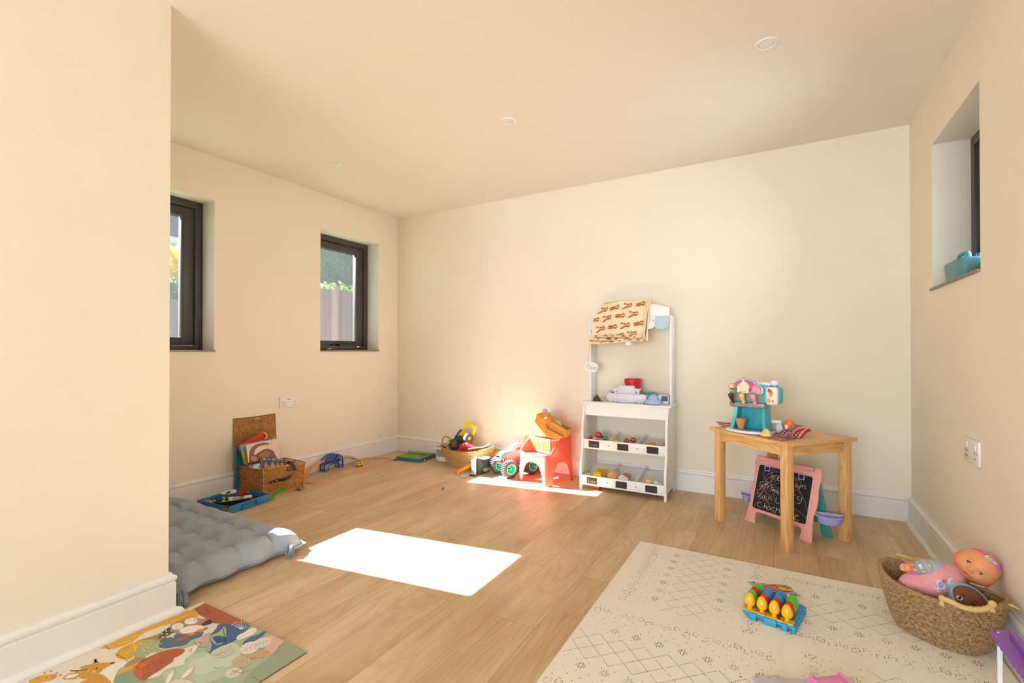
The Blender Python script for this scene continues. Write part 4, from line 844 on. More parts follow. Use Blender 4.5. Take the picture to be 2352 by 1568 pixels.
# ================================================================ easel under the table
def plane_pt(px, py, o, n): d = ray(px, py); return _C + d * ((Vector(o) - _C).dot(n) / d.dot(n))
E0 = Vector((-.200, 3.238, 0)); EX = Vector((.333, -.237, 0)).normalized(); EN = Vector((EX.y, -EX.x, 0)) * -1  # EN points to the wall
if EN.y < 0: EN = -EN
EH = .385; EYv = (EN * .095 + Vector((0, 0, EH))).normalized(); Enrm = EX.cross(EYv).normalized()
easel = thing('toy_easel', 'small pink and teal double sided chalkboard easel standing under the pine table', 'easel', tuple(E0))
def e2(px, py):  # photo point -> (x, y) in the front board
    q = plane_pt(px, py, E0, Enrm) - E0; return (q.dot(EX), q.dot(EYv))
def z6(*ps): return [e2(1620 + a / 5.058, 980 + b / 5.058) for a, b in ps]
def zb_(*ps): return [e2(1700 + a / 8.711, 1050 + b / 8.711) for a, b in ps]
out = z6((615, 345), (700, 350), (1340, 482), (1352, 540), (1335, 640), (1312, 720), (1305, 850), (1285, 960), (1252, 1040), (1240, 1150), (1228, 1345), (1215, 1362), (1088, 1308), (1080, 1292), (1110, 1215), (1108, 1180), (1085, 1160), (620, 990), (580, 995), (572, 1050), (570, 1112), (555, 1118), (462, 1085), (456, 1060), (490, 960), (520, 840), (532, 700), (565, 590), (580, 430), (592, 370))
Bm = Matrix(((EX.x, EYv.x, Enrm.x, 0), (EX.y, EYv.y, Enrm.y, 0), (EX.z, EYv.z, Enrm.z, 0), (0, 0, 0, 1)))
pk = P('#eba79b', .4); tl = P('#3f9d8e', .4); lv = P('#a7a2dc', .4)
fsgn = -1 if Enrm.y > 0 else 1     # direction of the viewer along the board normal
mb = MB().mat(pk); mb.T = Bm; mb.prism(out, .014 * -fsgn, 'z', (0, 0, 0), bev=.004); fr_ = mb.build('front_frame', easel)
brd2 = z6((660, 432), (1235, 572), (1258, 592), (1256, 640), (1178, 1120), (1165, 1138), (1140, 1135), (570, 945), (545, 925), (545, 890), (622, 460), (632, 436))
mb = MB().mat(M('blackboard', '#2b2a2b', .9, var=.25, scale=18, spec=.2)); mb.T = Bm; mb.prism(brd2, .0012 * fsgn, 'z', (0, 0, 0)); bd = mb.build('chalkboard', easel, smooth=0)
mb = MB().mat(pk); mb.T = Bm; mb.tube([(a, b, .001 * fsgn) for a, b in brd2], .0042, 6, closed=True); mb.build('board_rim', easel)
m_yc = M('yellow_chalk', '#d3d08a', .95, var=.15, scale=200); m_pc = M('pink_chalk', '#b87f8c', .95, var=.2, scale=200)
def chalk(mb, sts, r):
    for st in sts:
        q = zb_(*st); mb.tube([(p.x, p.y, .0014 * fsgn) for p in cr([(a, b, 0) for a, b in q], 3)] if len(q) > 2 else [(a, b, .0014 * fsgn) for a, b in q], r, 5, flat=.3, up=tuple((0, 0, 1)))
mb = MB().mat(m_pc); mb.T = Bm
chalk(mb, [[(650, 215), (628, 400), (640, 600), (680, 800), (688, 950), (668, 1140)], [(650, 215), (745, 280)], [(500, 260), (470, 350), (500, 440), (600, 530), (785, 630)],
  [(290, 760), (450, 560), (560, 420), (680, 370), (790, 370)], [(400, 640), (520, 560), (640, 450), (760, 420)], [(470, 480), (520, 380), (640, 300), (790, 290)], [(780, 515), (640, 550), (540, 600), (440, 640)],
  [(320, 648), (400, 645), (520, 700), (640, 800)], [(380, 700), (410, 800), (520, 880), (660, 940)], [(270, 990), (340, 900), (400, 830), (450, 700), (560, 480)], [(480, 570), (520, 700), (540, 860), (600, 1000), (660, 1090)],
  [(790, 400), (700, 480), (560, 500), (460, 580), (380, 640)], [(545, 655), (600, 675), (780, 655)], [(1090, 400), (1130, 500), (1180, 640), (1250, 790), (1310, 930), (1350, 1080)], [(1090, 550), (1150, 620), (1200, 720)],
  [(1090, 1020), (1200, 1100), (1325, 1210)], [(1100, 430), (1180, 470)], [(1090, 660), (1180, 640), (1220, 560), (1200, 480), (1110, 400)]], .0009)
mb.build('pink_scribble', bd)
mb = MB().mat(m_yc); mb.T = Bm
chalk(mb, [[(650, 300), (642, 312)], [(652, 350), (636, 415)], [(720, 370), (680, 375), (672, 410), (690, 430)], [(755, 430), (785, 400), (770, 380), (750, 420), (760, 460), (795, 475)],
  [(475, 490), (420, 490), (395, 515), (430, 545), (455, 570), (420, 585), (365, 555)], [(525, 490), (508, 560), (500, 610)], [(480, 545), (560, 545)], [(560, 560), (555, 630)], [(560, 600), (590, 565), (605, 570)],
  [(660, 600), (622, 600), (620, 650), (655, 655), (670, 600), (665, 640), (700, 665)], [(705, 640), (680, 660), (690, 690), (725, 700)], [(735, 660), (725, 700), (750, 715), (765, 670), (765, 720), (795, 730)],
  [(350, 670), (372, 795), (440, 690)], [(505, 770), (465, 765), (445, 800), (480, 820), (505, 790), (490, 780), (500, 830), (540, 850)], [(560, 860), (590, 785), (640, 870)], [(735, 800), (715, 850), (730, 915), (790, 920)],
  [(1110, 760), (1090, 745)], [(1195, 790), (1150, 790), (1150, 840), (1200, 860)], [(1240, 790), (1225, 880), (1180, 925), (1130, 905)], [(1155, 520), (1110, 550), (1120, 590), (1165, 560), (1165, 600), (1200, 610)], [(1210, 560), (1195, 610)], [(1205, 580), (1240, 560), (1245, 620)], [(1245, 590), (1285, 560), (1305, 580), (1300, 640)],
  [(430, 905), (375, 905), (350, 950), (375, 990), (420, 1000)], [(500, 905), (475, 1020)], [(480, 1000), (520, 960), (530, 1035)], [(585, 980), (545, 1000), (550, 1045), (595, 1045), (600, 1000), (580, 985)], [(680, 1010), (630, 1010), (625, 1050), (665, 1075)], [(735, 1000), (705, 1115)], [(710, 1070), (760, 1035), (785, 1060), (785, 1115)],
  [(1095, 1180), (1165, 1180), (1150, 1150), (1110, 1165), (1095, 1220), (1130, 1255), (1185, 1255)]], .0012)
mb.build('chalk_writing', bd)
for cx_ in ((490, 155, 620, 295), (1160, 310, 1310, 468)):
    q = zb_((cx_[0], cx_[1]), (cx_[2], cx_[1] + 25), (cx_[2] - 12, cx_[3]), (cx_[0] + 12, cx_[3] - 22))
    mb = MB().mat(lv); mb.T = Bm; c_ = (sum(a for a, b in q) / 4, sum(b for a, b in q) / 4); q2 = [(c_[0] + (a - c_[0]) * .78, c_[1] + (b - c_[1]) * .78) for a, b in q]
    mb.tube([(a, b, .004 * fsgn) for a, b in q2], .0038, 8, closed=True); mb.tube([(q2[0][0], q2[0][1], .004 * fsgn), (q2[1][0] + .003, q2[1][1], .004 * fsgn)], .004, 8); mb.build('clip', easel)
for px_ in ((352, -5, 420, 40), (1350, 190, 1505, 290)):
    q = zb_((px_[0], px_[1]), (px_[2], px_[1] + 20), (px_[2] - 15, px_[3]), (px_[0] - 5, px_[3] - 30))
    mb = MB().mat(tl); mb.T = Bm; mb.prism(q, .004 * fsgn, 'z', (0, 0, -.001), bev=.0008); mb.build('hinge', easel)
# rear frame, teal, leaning the other way
def e2r(x, y): return (x, y)
RX = EX; RO = EN * .195; RY = (Vector((0, 0, EH)) - EN * .10).normalized(); Rn = RX.cross(RY).normalized()
Rm = Matrix(((RX.x, RY.x, Rn.x, RO.x), (RX.y, RY.y, Rn.y, RO.y), (RX.z, RY.z, Rn.z, RO.z), (0, 0, 0, 1)))
W_ = .402; HH = .374
outr = [(.012, HH), (W_ - .012, HH), (W_, HH - .02), (W_ - .004, HH * .72), (W_ + .002, HH * .5), (W_ - .008, HH * .28), (W_ + .012, .02), (W_ + .010, 0), (W_ - .045, 0), (W_ - .052, .02), (W_ - .045, .075), (.045, .075), (.052, .02), (.045, 0), (-.010, 0), (-.012, .02), (.008, HH * .28), (-.002, HH * .5), (.004, HH * .72), (0, HH - .02)]
mb = MB().mat(tl); mb.T = Rm; mb.prism(outr, .014, 'z', bev=.004); mb.build('rear_frame', easel)
mb = MB().mat(pk); top = EYv * .392; mb.tube([top + EX * .02 + EN * .002, top + EX * .372 + EN * .002], .011, 14); mb.build('top_rail', easel)
# lilac trays on both sides
def traypot(pxc, pyc, w, h, y, label):
    c = YP(pxc, pyc, y) - E0; mb = MB().mat(lv); V = []
    def ringp(k, z):  # D-shaped bowl
        r_ = [(w / 2 * k, .022 * k), (w / 2 * k, -.01 * k)] + [(w / 2 * k * math.cos(a), -.010 * k - .05 * k * math.sin(a)) for a in [PI * i / 12 for i in range(1, 12)]] + [(-w / 2 * k, -.01 * k), (-w / 2 * k, .022 * k)]
        return [(c.x + a, c.y + b, c.z + z) for a, b in r_]
    rs = [ringp(.72, -h), ringp(.80, -h * .9), ringp(.93, -.008), ringp(1.06, -.007), ringp(1.08, 0), ringp(1.0, .001), ringp(.90, -.006), ringp(.74, -h * .85)]; n_ = len(rs[0]); V = [q for r_ in rs for q in r_]; Fc = []
    for i in range(len(rs) - 1):
        for j in range(n_): Fc.append((i * n_ + j, i * n_ + (j + 1) % n_, (i + 1) * n_ + (j + 1) % n_, (i + 1) * n_ + j))
    Fc += [tuple(range(n_)), tuple((len(rs) - 1) * n_ + j for j in range(n_))]; mb.put(V, Fc); mb.build('side_tray', easel)
traypot(1904.5, 1181, .128, .048, 3.06, '')
traypot(1716, 1132, .062, .048, 3.34, '')
mb = MB().mat(pk); mb.cyl(YP(1866, 1179, 3.08) - E0, YP(1872, 1178, 3.08) - E0, .006); mb.cyl(YP(1720, 1130, 3.28) - E0, YP(1726, 1134, 3.28) - E0, .005); mb.build('tray_peg', easel)
# ================================================================ red chair with stacked shop baskets
def wrap_path(hx, hy0, hy1, r, n=60):
    # closed rounded rectangle, returns list of (x, y, side) ; y from hy0 (front) to hy1 (back)
    pts = rrect(-hx, hy0, hx, hy1, r, 6); out = []
    k = len(pts)
    for i in range(k):
        a, b = Vector((*pts[i], 0)), Vector((*pts[(i + 1) % k], 0)); m_ = max(1, int((b - a).length / .008))
        for j in range(m_): p = a.lerp(b, j / m_); out.append((p.x, p.y))
    return out
coral = M('coral_plastic', '#f37c68', .28, var=.02, transl=.38, coat=.2)
ch = thing('child_chair', 'one piece coral red plastic child chair holding shop baskets beside the stall', 'chair', (-1.652, 3.448, 0), math.radians(-14))
def arch_f(t, a, h, p=3.2): t = abs(t) / a; return h * (1 - t ** p) ** .5 if t < 1 else 0.0
path = wrap_path(.150, -.160, .155, .040); NV = 14
def chz(x, y):
    fr = min(1, max(0, (y + .135) / .24)); zt = .238 + (.405 - .238) * fr ** .85
    if y < -.12: zt = .238 - .022 * math.cos(min(1, abs(x) / .13) * PI / 2) * 1.0
    if y > .12: zt = .405 - .012 * (abs(x) / .15) ** 2
    zb = 0
    if y < -.122: zb = arch_f(x, .098, .165)
    elif y > .115: zb = arch_f(x, .098, .165)
    elif abs(x) > .11: zb = arch_f(y + .004, .100, .165)
    return zb, zt
mb = MB().mat(coral); V = []; Fc = []; K = len(path)
for (x, y) in path:
    zb, zt = chz(x, y)
    for j in range(NV + 1):
        z = zb + (zt - zb) * j / NV; fl = 1.0 + .075 * (1 - z / .3); V.append((x * fl, y * fl if y < 0 else y * (1 + .10 * (1 - z / .4)), z))
for i in range(K):
    for j in range(NV): Fc.append((i * (NV + 1) + j, ((i + 1) % K) * (NV + 1) + j, ((i + 1) % K) * (NV + 1) + j + 1, i * (NV + 1) + j + 1))
mb.put(V, Fc); mb.build('chair_shell', ch, smooth=50, solid=.006, soff=0)
mb = MB().mat(coral); mb.grid(lambda u, v: ((u - .5) * .298, -.158 + .31 * v, .220 - .006 * math.sin(PI * u) + .012 * max(0, v - .8) * 5 * 0), 16, 12); mb.build('seat', ch, smooth=50, solid=.006)
mb = MB().mat(coral); zz = [p for p in path if p[1] < .13]; 
edge = []
for (x, y) in path:
    zb, zt = chz(x, y); fl = 1.0 + .075 * (1 - zt / .3); edge.append((x * fl, y * fl if y < 0 else y * (1 + .10 * (1 - zt / .4)), zt))
mb.tube(edge, .0055, 8, closed=True); mb.build('rolled_edge', ch)

# slotted shop basket on the seat
def quad_basket(name, label, rim, base, zr, zb, m, slots=True, rimm=None):
    # rim/base: four corners (near, right, far, left) as 2D lists
    c = [sum(p[0] for p in base) / 4, sum(p[1] for p in base) / 4]
    t = thing(name, label, 'basket', (c[0], c[1], zb))
    R3 = [Vector((p[0] - c[0], p[1] - c[1], zr - zb)) for p in rim]; B3 = [Vector((p[0] - c[0], p[1] - c[1], 0)) for p in base]
    mb = MB().mat(m)
    for k in range(4):
        a, b, d, e = B3[k], B3[(k + 1) % 4], R3[(k + 1) % 4], R3[k]
        def Q(u, v): return a.lerp(b, u).lerp(e.lerp(d, u), v)
        w_ = (b - a).length; n_ = max(4, int(w_ / .017)); nn = (b - a).cross(e - a).normalized() * .0025
        def slab(u0, u1, v0, v1):
            q = [Q(u0, v0), Q(u1, v0), Q(u1, v1), Q(u0, v1)]; mb.put([p - nn for p in q] + [p + nn for p in q], [(0, 1, 2, 3), (4, 5, 6, 7), (0, 1, 5, 4), (1, 2, 6, 5), (2, 3, 7, 6), (3, 0, 4, 7)])
        slab(0, 1, 0, .14); slab(0, 1, .82, 1)
        if w_ > .1 or True: slab(0, 1, .47, .53) if False else None
        for i in range(n_ + 1):
            u = .03 + .94 * i / n_; slab(max(0, u - .28 / n_), min(1, u + .28 / n_), .14, .82)
    mb.flat([(p.x, p.y, .003) for p in B3]); mb.build('basket_body', t, smooth=0)
    mb = MB().mat(rimm or m); mb.tube([R3[0], R3[1], R3[2], R3[3]], .007, 8, closed=True) ; mb.build('rim', t)
    return t, c
SZ = .222
A = FL(1261.6, 1048.5, SZ); Lb = FL(1226, 1041.5, SZ); Rb = FL(1287, 1037, SZ)
A2 = (A.x, A.y); L2 = (Lb.x, Lb.y); R2 = (Rb.x, Rb.y)
ZR = .333
Ar = FL(1263.5, 1011.5, ZR); Lr = FL(1218.5, 1002.5, ZR); 
uL = (Vector((Lr.x - Ar.x, Lr.y - Ar.y)));
Rr_ = FL(1297, 1009.5, ZR); uR = Vector((Rr_.x - Ar.x, Rr_.y - Ar.y))
def para(a, u, v): return [(a[0], a[1]), (a[0] + v[0], a[1] + v[1]), (a[0] + u[0] + v[0], a[1] + u[1] + v[1]), (a[0] + u[0], a[1] + u[1])]
uR = uR.normalized() * min(uR.length, .17)
rim = para((Ar.x, Ar.y), uL, uR); cxr = [sum(p[i] for p in rim) / 4 for i in (0, 1)]; base = [(cxr[0] + (p[0] - cxr[0]) * .84, cxr[1] + (p[1] - cxr[1]) * .84) for p in rim]
m_or = M('orange_plastic', '#f2a65e', .35, var=.02, transl=.3)
lowb, lc = quad_basket('slotted_basket', 'pale orange slotted plastic basket with white rim standing on the red chair', rim, base, ZR, SZ, m_or, rimm=P('#efe6e2', .35))
# tilted orange crate
uh = uL.normalized(); cn = Vector((-uh.y, uh.x, 0)); cn = cn if cn.dot(_F) < 0 else -cn; co = Vector((Ar.x, Ar.y, ZR)).lerp(Vector((Lr.x, Lr.y, ZR)), .5) + cn * .004
cA, cB, cC, cD = [plane_pt(1180 + a / 7.84, 930 + b / 7.84, co, cn) for a, b in ((418, 178), (282, 545), (880, 600), (950, 478))]
crate = thing('orange_crate', 'orange woven look plastic crate tipped on top of the slotted basket, full of plush', 'basket', tuple((cA + cB + cC + cD) / 4))
oc = (cA + cB + cC + cD) / 4; cA, cB, cC, cD = cA - oc, cB - oc, cC - oc, cD - oc
dn = Vector((.01, .105, 0))
m_oc = M('amber_plastic', '#e6a248', .4, var=.03, transl=.12)
def weavef(p0, p1, p2, p3, nn, nu, nv):
    def f(u, v):
        q = p0.lerp(p1, u).lerp(p3.lerp(p2, u), v)
        a, b = u * nu, v * nv; s_ = (int(a) + int(b)) % 2; w_ = math.sin((a % 1) * PI) * math.sin((b % 1) * PI)
        return q + nn * (.0035 * w_ * (1 if s_ else .35))
    return f
nrm_ = (cD - cA).cross(cB - cA).normalized(); nrm_ = -nrm_ if nrm_.dot(dn) > 0 else nrm_
mb = MB().mat(m_oc); mb.grid(weavef(cA, cD, cC, cB, nrm_, 9, 5), 72, 40)
mb.grid(weavef(cA + dn * .0, cA + dn, cB + dn * .9, cB, (cA - cD).normalized(), 6, 5), 36, 30); mb.grid(weavef(cD, cD + dn, cC + dn * .9, cC, (cD - cA).normalized(), 6, 5), 36, 20)
mb.grid(weavef(cA + dn, cD + dn, cC + dn * .9, cB + dn * .9, -nrm_, 9, 5), 36, 20); mb.flat([cB, cC, cC + dn * .9, cB + dn * .9]); mb.build('crate_body', crate, solid=.003, soff=-1)
mb = MB().mat(m_oc); up_ = (cA - cB).normalized(); rp = [cA, cD, cD + dn, cA + dn]
for k in range(4):
    a, b = rp[k], rp[(k + 1) % 4]; mb.tube([a + up_ * .004, b + up_ * .004], .0075, 8)
mb.build('rim', crate)
h0 = cA.lerp(cD, .27) - dn.normalized() * .008; h1 = cA.lerp(cD, .98) - dn.normalized() * .008
mb = MB().mat(P('#b9762a', .4)); mid = cA.lerp(cD, .42) - up_ * .048 - dn.normalized() * .01; mid2 = cA.lerp(cD, .52) - up_ * .055 - dn.normalized() * .01; mb.tube(cr([h0 + up_ * .006, mid + up_ * .012, mid2, cC.lerp(cD, .30) - dn.normalized() * .008], 6), .0075, 8); mb.build('handle', crate)
# plush bear in the crate
m_plo = FAB('#e08f34'); m_plp = M('fabric_lilac_dots', '#b9a0cc', .9, var=.35, scale=220); m_plg = M('fabric_mint_dots', '#a9cdb0', .9, var=.3, scale=200)
bear = thing('plush_bear', 'orange plush bear with lilac and mint patterned ears and shirt lying in the orange crate', 'soft toy', tuple(DP(1258, 975, 3.80))); bo = DP(1258, 975, 3.80)
def bp(a, b, w=3.78): return DP(1180 + a / 7.84, 930 + b / 7.84, w - .05) - bo
mb = MB().mat(m_plo)
for (a, b, r, w) in ((600, 250, (.055, .05, .040), 3.80), (640, 330, (.045, .045, .04), 3.80), (520, 175, (.020, .02, .016), 3.80), (585, 165, (.024, .022, .022), 3.79), (770, 290, (.040, .035, .022), 3.80), (760, 380, (.058, .045, .038), 3.775), (700, 350, (.035, .03, .030), 3.77), (840, 420, (.028, .03, .028), 3.78), (560, 230, (.04, .04, .03), 3.80)):
    mb.ell(bp(a, b, w), r, rot=(0, .5, 0))
mb.build('bear_body', bear)
MB().mat(m_plp).ell(bp(563, 110, 3.79), (.021, .018, .020)).build('ear', bear); MB().mat(m_plg).ell(bp(678, 170, 3.82), (.021, .018, .020)).build('ear', bear)
MB().mat(m_plg).ell(bp(815, 330, 3.775), (.034, .022, .018), rot=(0, .75, 0)).build('sleeve', bear); MB().mat(m_plp).ell(bp(905, 410, 3.775), (.017, .018, .022)).build('paw', bear)
mb = MB().mat(M('care_label', '#efece4', 0.7)); q = [bp(540, 225, 3.745), bp(600, 205, 3.745), bp(608, 235, 3.74), bp(545, 258, 3.74)]; mb.put([*q, *[p + _F * .001 for p in q]], [(0, 1, 2, 3), (4, 5, 6, 7), (0, 1, 5, 4), (1, 2, 6, 5), (2, 3, 7, 6), (3, 0, 4, 7)]); mb.build('care_tag', bear)

# ================================================================ monster truck
tk = thing('monster_truck', 'large toy monster truck with toothed creature body and green hubbed wheels by the red chair', 'toy truck', (-1.962, 3.478, 0), math.radians(-27))
m_tyre = M('black_tyre_rubber', '#4a4442', .6, var=.15, scale=90, bump=.5, bscale=300); m_hub = P('#25b598', .3); m_hubr = P('#7fe0c8', .3)
WR = .0735
def wheel(x, y, sgn):
    t = thing('wheel', None, None); t.parent = tk; t.location = (x, y, WR)
    mb = MB().mat(m_tyre)
    def f(u, v):
        a = 2 * PI * u; lug = .5 + .5 * math.copysign(1, math.sin(22 * a / 1 + (2.6 if v > .5 else -2.6) * abs(v - .5) * 4))
        w_ = .031; s_ = -w_ + 2 * w_ * v; e = abs(v - .5) * 2
        r = WR * (1 - .10 * e ** 3) - (.0075 * (1 - lug) * (1 if e < .93 else .3))
        return (s_, r * math.cos(a), r * math.sin(a))
    mb.grid(f, 176, 14, cu=True)
    for sx in (-1, 1): mb.grid(lambda u, v: (sx * (.031 + .004 * math.sin(PI * v)), (WR * .90 - (WR * .90 - .040) * v) * math.cos(2 * PI * u), (WR * .90 - (WR * .90 - .040) * v) * math.sin(2 * PI * u)), 44, 4, cu=True)
    mb.build('tyre', t, smooth=30)
    mb = MB().mat(m_hub)
    for sx in (-1, 1):
        mb.grid(lambda u, v: (sx * (.031 - .022 * v), (.040 - .026 * v) * math.cos(2 * PI * u), (.040 - .026 * v) * math.sin(2 * PI * u)), 36, 4, cu=True)
        for k in range(6):
            a = k * PI / 3; mb.box((sx * .020, .020 * math.cos(a), .020 * math.sin(a)), (.016, .034, .008), rot=(a, 0, 0), bev=.001)
        mb.cyl((sx * .008, 0, 0), (sx * .030, 0, 0), .010, .008, 14)
    mb.mat(m_hubr)
    for sx in (-1, 1): mb.tube([(sx * .032, .041 * math.cos(2 * PI * k / 30), .041 * math.sin(2 * PI * k / 30)) for k in range(30)], .0035, 6, closed=True)
    mb.build('hub', t)
for x in (-.088, .088):
    for y in (-.11, .11): wheel(x, y, 1)
m_bg = P('#7f9896', .35); m_br = P('#8c5048', .35); m_te = P('#2fa79a', .3)
# body lofted along y
secs = [(-.165, .030, .150, .172), (-.155, .042, .135, .190), (-.135, .048, .128, .202), (-.10, .050, .124, .206), (-.06, .050, .128, .212), (-.045, .048, .130, .228), (-.02, .046, .132, .250), (.03, .045, .132, .258), (.08, .044, .134, .250), (.12, .042, .138, .236), (.155, .032, .150, .215), (.165, .02, .16, .20)]
def bodyf(u, v):
    s_ = v * (len(secs) - 1); i = min(int(s_), len(secs) - 2); f_ = s_ - i; y, w_, z0, z1 = [secs[i][k] * (1 - f_) + secs[i + 1][k] * f_ for k in range(4)]
    a = 2 * PI * u; c, s = math.cos(a), math.sin(a); c = math.copysign(abs(c) ** .6, c); s = math.copysign(abs(s) ** .6, s)
    return (w_ * c * (1 if s < .3 else 1 - .25 * s), y, (z0 + z1) / 2 + (z1 - z0) / 2 * s)
MB().mat(m_bg).grid(bodyf, 40, 44, cu=True).build('truck_body', tk, smooth=60)
mb = MB().mat(m_br); mb.bx(-.040, .040, -.15, .155, .098, .140, bev=.008); mb.prism([(-.16, .120), (-.13, .105), (.10, .10), (.16, .13), (.12, .165), (.02, .150), (-.08, .14), (-.15, .140)], .104, 'x', (-.052, 0, 0), bev=.006); mb.build('lower_jaw', tk)
mb = MB().mat(P('#efe6d8', .4))
for sx in (-1, 1):
    for k in range(6): y = -.145 + k * .020; mb.tube([(sx * .050, y, .150), (sx * .053, y + .002, .130)], [.006, .001], 6)
for k in range(5): mb.box((-.030 + k * .015, -.166, .146), (.012, .008, .020), bev=.002)
mb.build('teeth', tk)
mb = MB().mat(m_te); mb.bx(-.05, .05, -.125, -.095, .090, .105, bev=.004); mb.bx(-.05, .05, .095, .125, .090, .105, bev=.004)
for sx in (-1, 1): mb.prism([(-.05, .205), (.0, .236), (.03, .232), (.02, .205)], .004, 'x', (sx * .047 - .002, 0, 0))
mb.build('axle_mount', tk)
for sx in (-1, 1): MB().mat(P('#c23b30', .25)).prism([(-.035, .214), (.0, .232), (.03, .228), (.02, .210)], .003, 'x', (sx * .050 - .0015, 0, 0)).build('side_window', tk)
MB().mat(P('#8a9c94', .3)).prism([(.055, .245), (.125, .312), (.132, .304), (.112, .268), (.115, .235)], .008, 'x', (-.004, 0, 0), bev=.002).build('tail_fin', tk)
for sx in (-1, 1): MB().mat(P('#d96a4a', .35)).prism([(.03, .165), (.10, .160), (.13, .20), (.08, .225), (.05, .20)], .003, 'x', (sx * .0505 - .0015, 0, 0)).build('flank_panel', tk)
mb = MB().mat(M('chrome_spring', '#8d8a88', .3, metal=.8))
for sx in (-1, 1):
    for y in (-.11, .11): mb.tube([(sx * .045, y * .75, .125), (sx * .06, y, .085)], .006, 8)
mb.build('shock_absorber', tk)

# car lying on its side, underside to the room
b0 = FL(1091, 1092.5); b1 = FL(1124, 1083.5); dx = Vector((b1.x - b0.x, b1.y - b0.y, 0)); LN = dx.length; dx.normalize(); nx = Vector((dx.y, -dx.x, 0))
car = thing('toppled_toy_car', 'silver and black toy police style car lying on its side showing its black underside', 'toy car', (b0.x, b0.y, 0), math.atan2(dx.y, dx.x))
# local x along the underside, local -y towards the room
mb = MB().mat(P('#2c2928', .5)); mb.bx(0, LN, -.004, .010, .004, .125, bev=.003); mb.mat(P('#4b4847', .5)); mb.bx(.03, LN - .03, -.008, 0, .03, .10, bev=.002)
for q in range(3): mb.bx(.03 + q * .045, .036 + q * .045, -.010, -.004, .04, .10, bev=.001)
mb.mat(P('#8f9391', .3)); mb.bx(LN * .55, LN * .9, -.018, -.004, .020, .048, bev=.002); mb.build('underside', car)
mb = MB().mat(P('#b8bcc6', .25)); mb.bx(-.006, LN + .004, .006, .045, .0, .132, bev=.010, seg=3); mb.bx(.03, LN - .03, .04, .085, .018, .115, bev=.012, seg=3); mb.bx(-.012, .004, -.012, .03, .01, .128, bev=.004); mb.bx(LN * .5, LN, -.012, .01, .118, .134, bev=.003); mb.build('car_body', car)
for (x, z) in ((.045, .016), (LN - .04, .016), (.045, .118), (LN - .04, .118)): MB().mat(m_tyre).cyl((x, -.006, z), (x, .02, z), .020, n=18).build('wheel', car)
MB().mat(P('#e3e4ea', .2)).cyl((.025, .02, .130), (.025, .02, .150), .010, n=12).build('roof_light', car)
# orange track channel
ta = FL(1049, 1089.5); tb = YP(1146, 1040, 3.61); tb.z = max(.03, tb.z)
d = (tb - ta); tr = thing('orange_track', 'long bright orange toy track strip running behind the toppled car', 'toy track', (ta.x, ta.y, .0))
mb = MB().mat(P('#ee8a1a', .35)); m4 = frame((0, 0, .012), d, (-d.y, d.x, 0)); mb.T = m4
mb.bx(0, d.length, -.016, .016, -.002, .002); mb.bx(0, d.length, -.018, -.013, -.002, .016, bev=.001); mb.bx(0, d.length, .013, .018, -.002, .016, bev=.001); mb.bx(-.004, .012, -.019, .019, -.010, .018, bev=.002); mb.build('track', tr)
s0 = FL(1054, 1093); sp = [FL(*p, .002) for p in ((1053, 1091), (1056, 1095), (1065, 1097.5), (1073, 1096.5), (1080, 1093), (1086, 1091))]
cc_ = thing('string_with_clip', 'thin brown string with a black clip on the floor before the toppled car', 'string', tuple(s0))
MB().mat(M('brown_string', '#6b5647', .9)).tube([p - s0 for p in cr(sp, 6)], .0011, 6).build('string', cc_)
e0, e1 = FL(1078, 1091, .005), FL(1090, 1092.5, .005); MB().mat(P('#2a2626', .4)).tube([e0 - s0, e0.lerp(e1, .3) - s0, e0.lerp(e1, .6) - s0, e1 - s0], [.004, .007, .005, .006], 8).build('clip', cc_)

# ================================================================ seagrass baskets (coiled rope rows)
def rope_mat(name, c1, c2, nu, nv):
    if name in _MC: return _MC[name]
    m = bpy.data.materials.new(name); m.use_nodes = True; N = m.node_tree.nodes; L = m.node_tree.links; p = N['Principled BSDF']
    tc = N.new('ShaderNodeTexCoord'); mp = N.new('ShaderNodeMapping'); mp.inputs['Scale'].default_value = (nu, nv, 1); L.new(tc.outputs['UV'], mp.inputs[0])
    n = N.new('ShaderNodeTexNoise'); n.inputs['Scale'].default_value = 1.0; n.inputs['Detail'].default_value = 3; L.new(mp.outputs[0], n.inputs['Vector'])
    r = N.new('ShaderNodeValToRGB'); e = r.color_ramp.elements; e[0].position = .32; e[1].position = .68; e[0].color = (*lin(c1), 1); e[1].color = (*lin(c2), 1); L.new(n.outputs['Fac'], r.inputs[0]); L.new(r.outputs[0], p.inputs['Base Color'])
    p.inputs['Roughness'].default_value = .75; p.inputs['Specular IOR Level'].default_value = .3; _MC[name] = m; return m
def superell(a, n_=2.3): c, s = math.cos(a), math.sin(a); return (math.copysign(abs(c) ** (2 / n_), c), math.copysign(abs(s) ** (2 / n_), s))
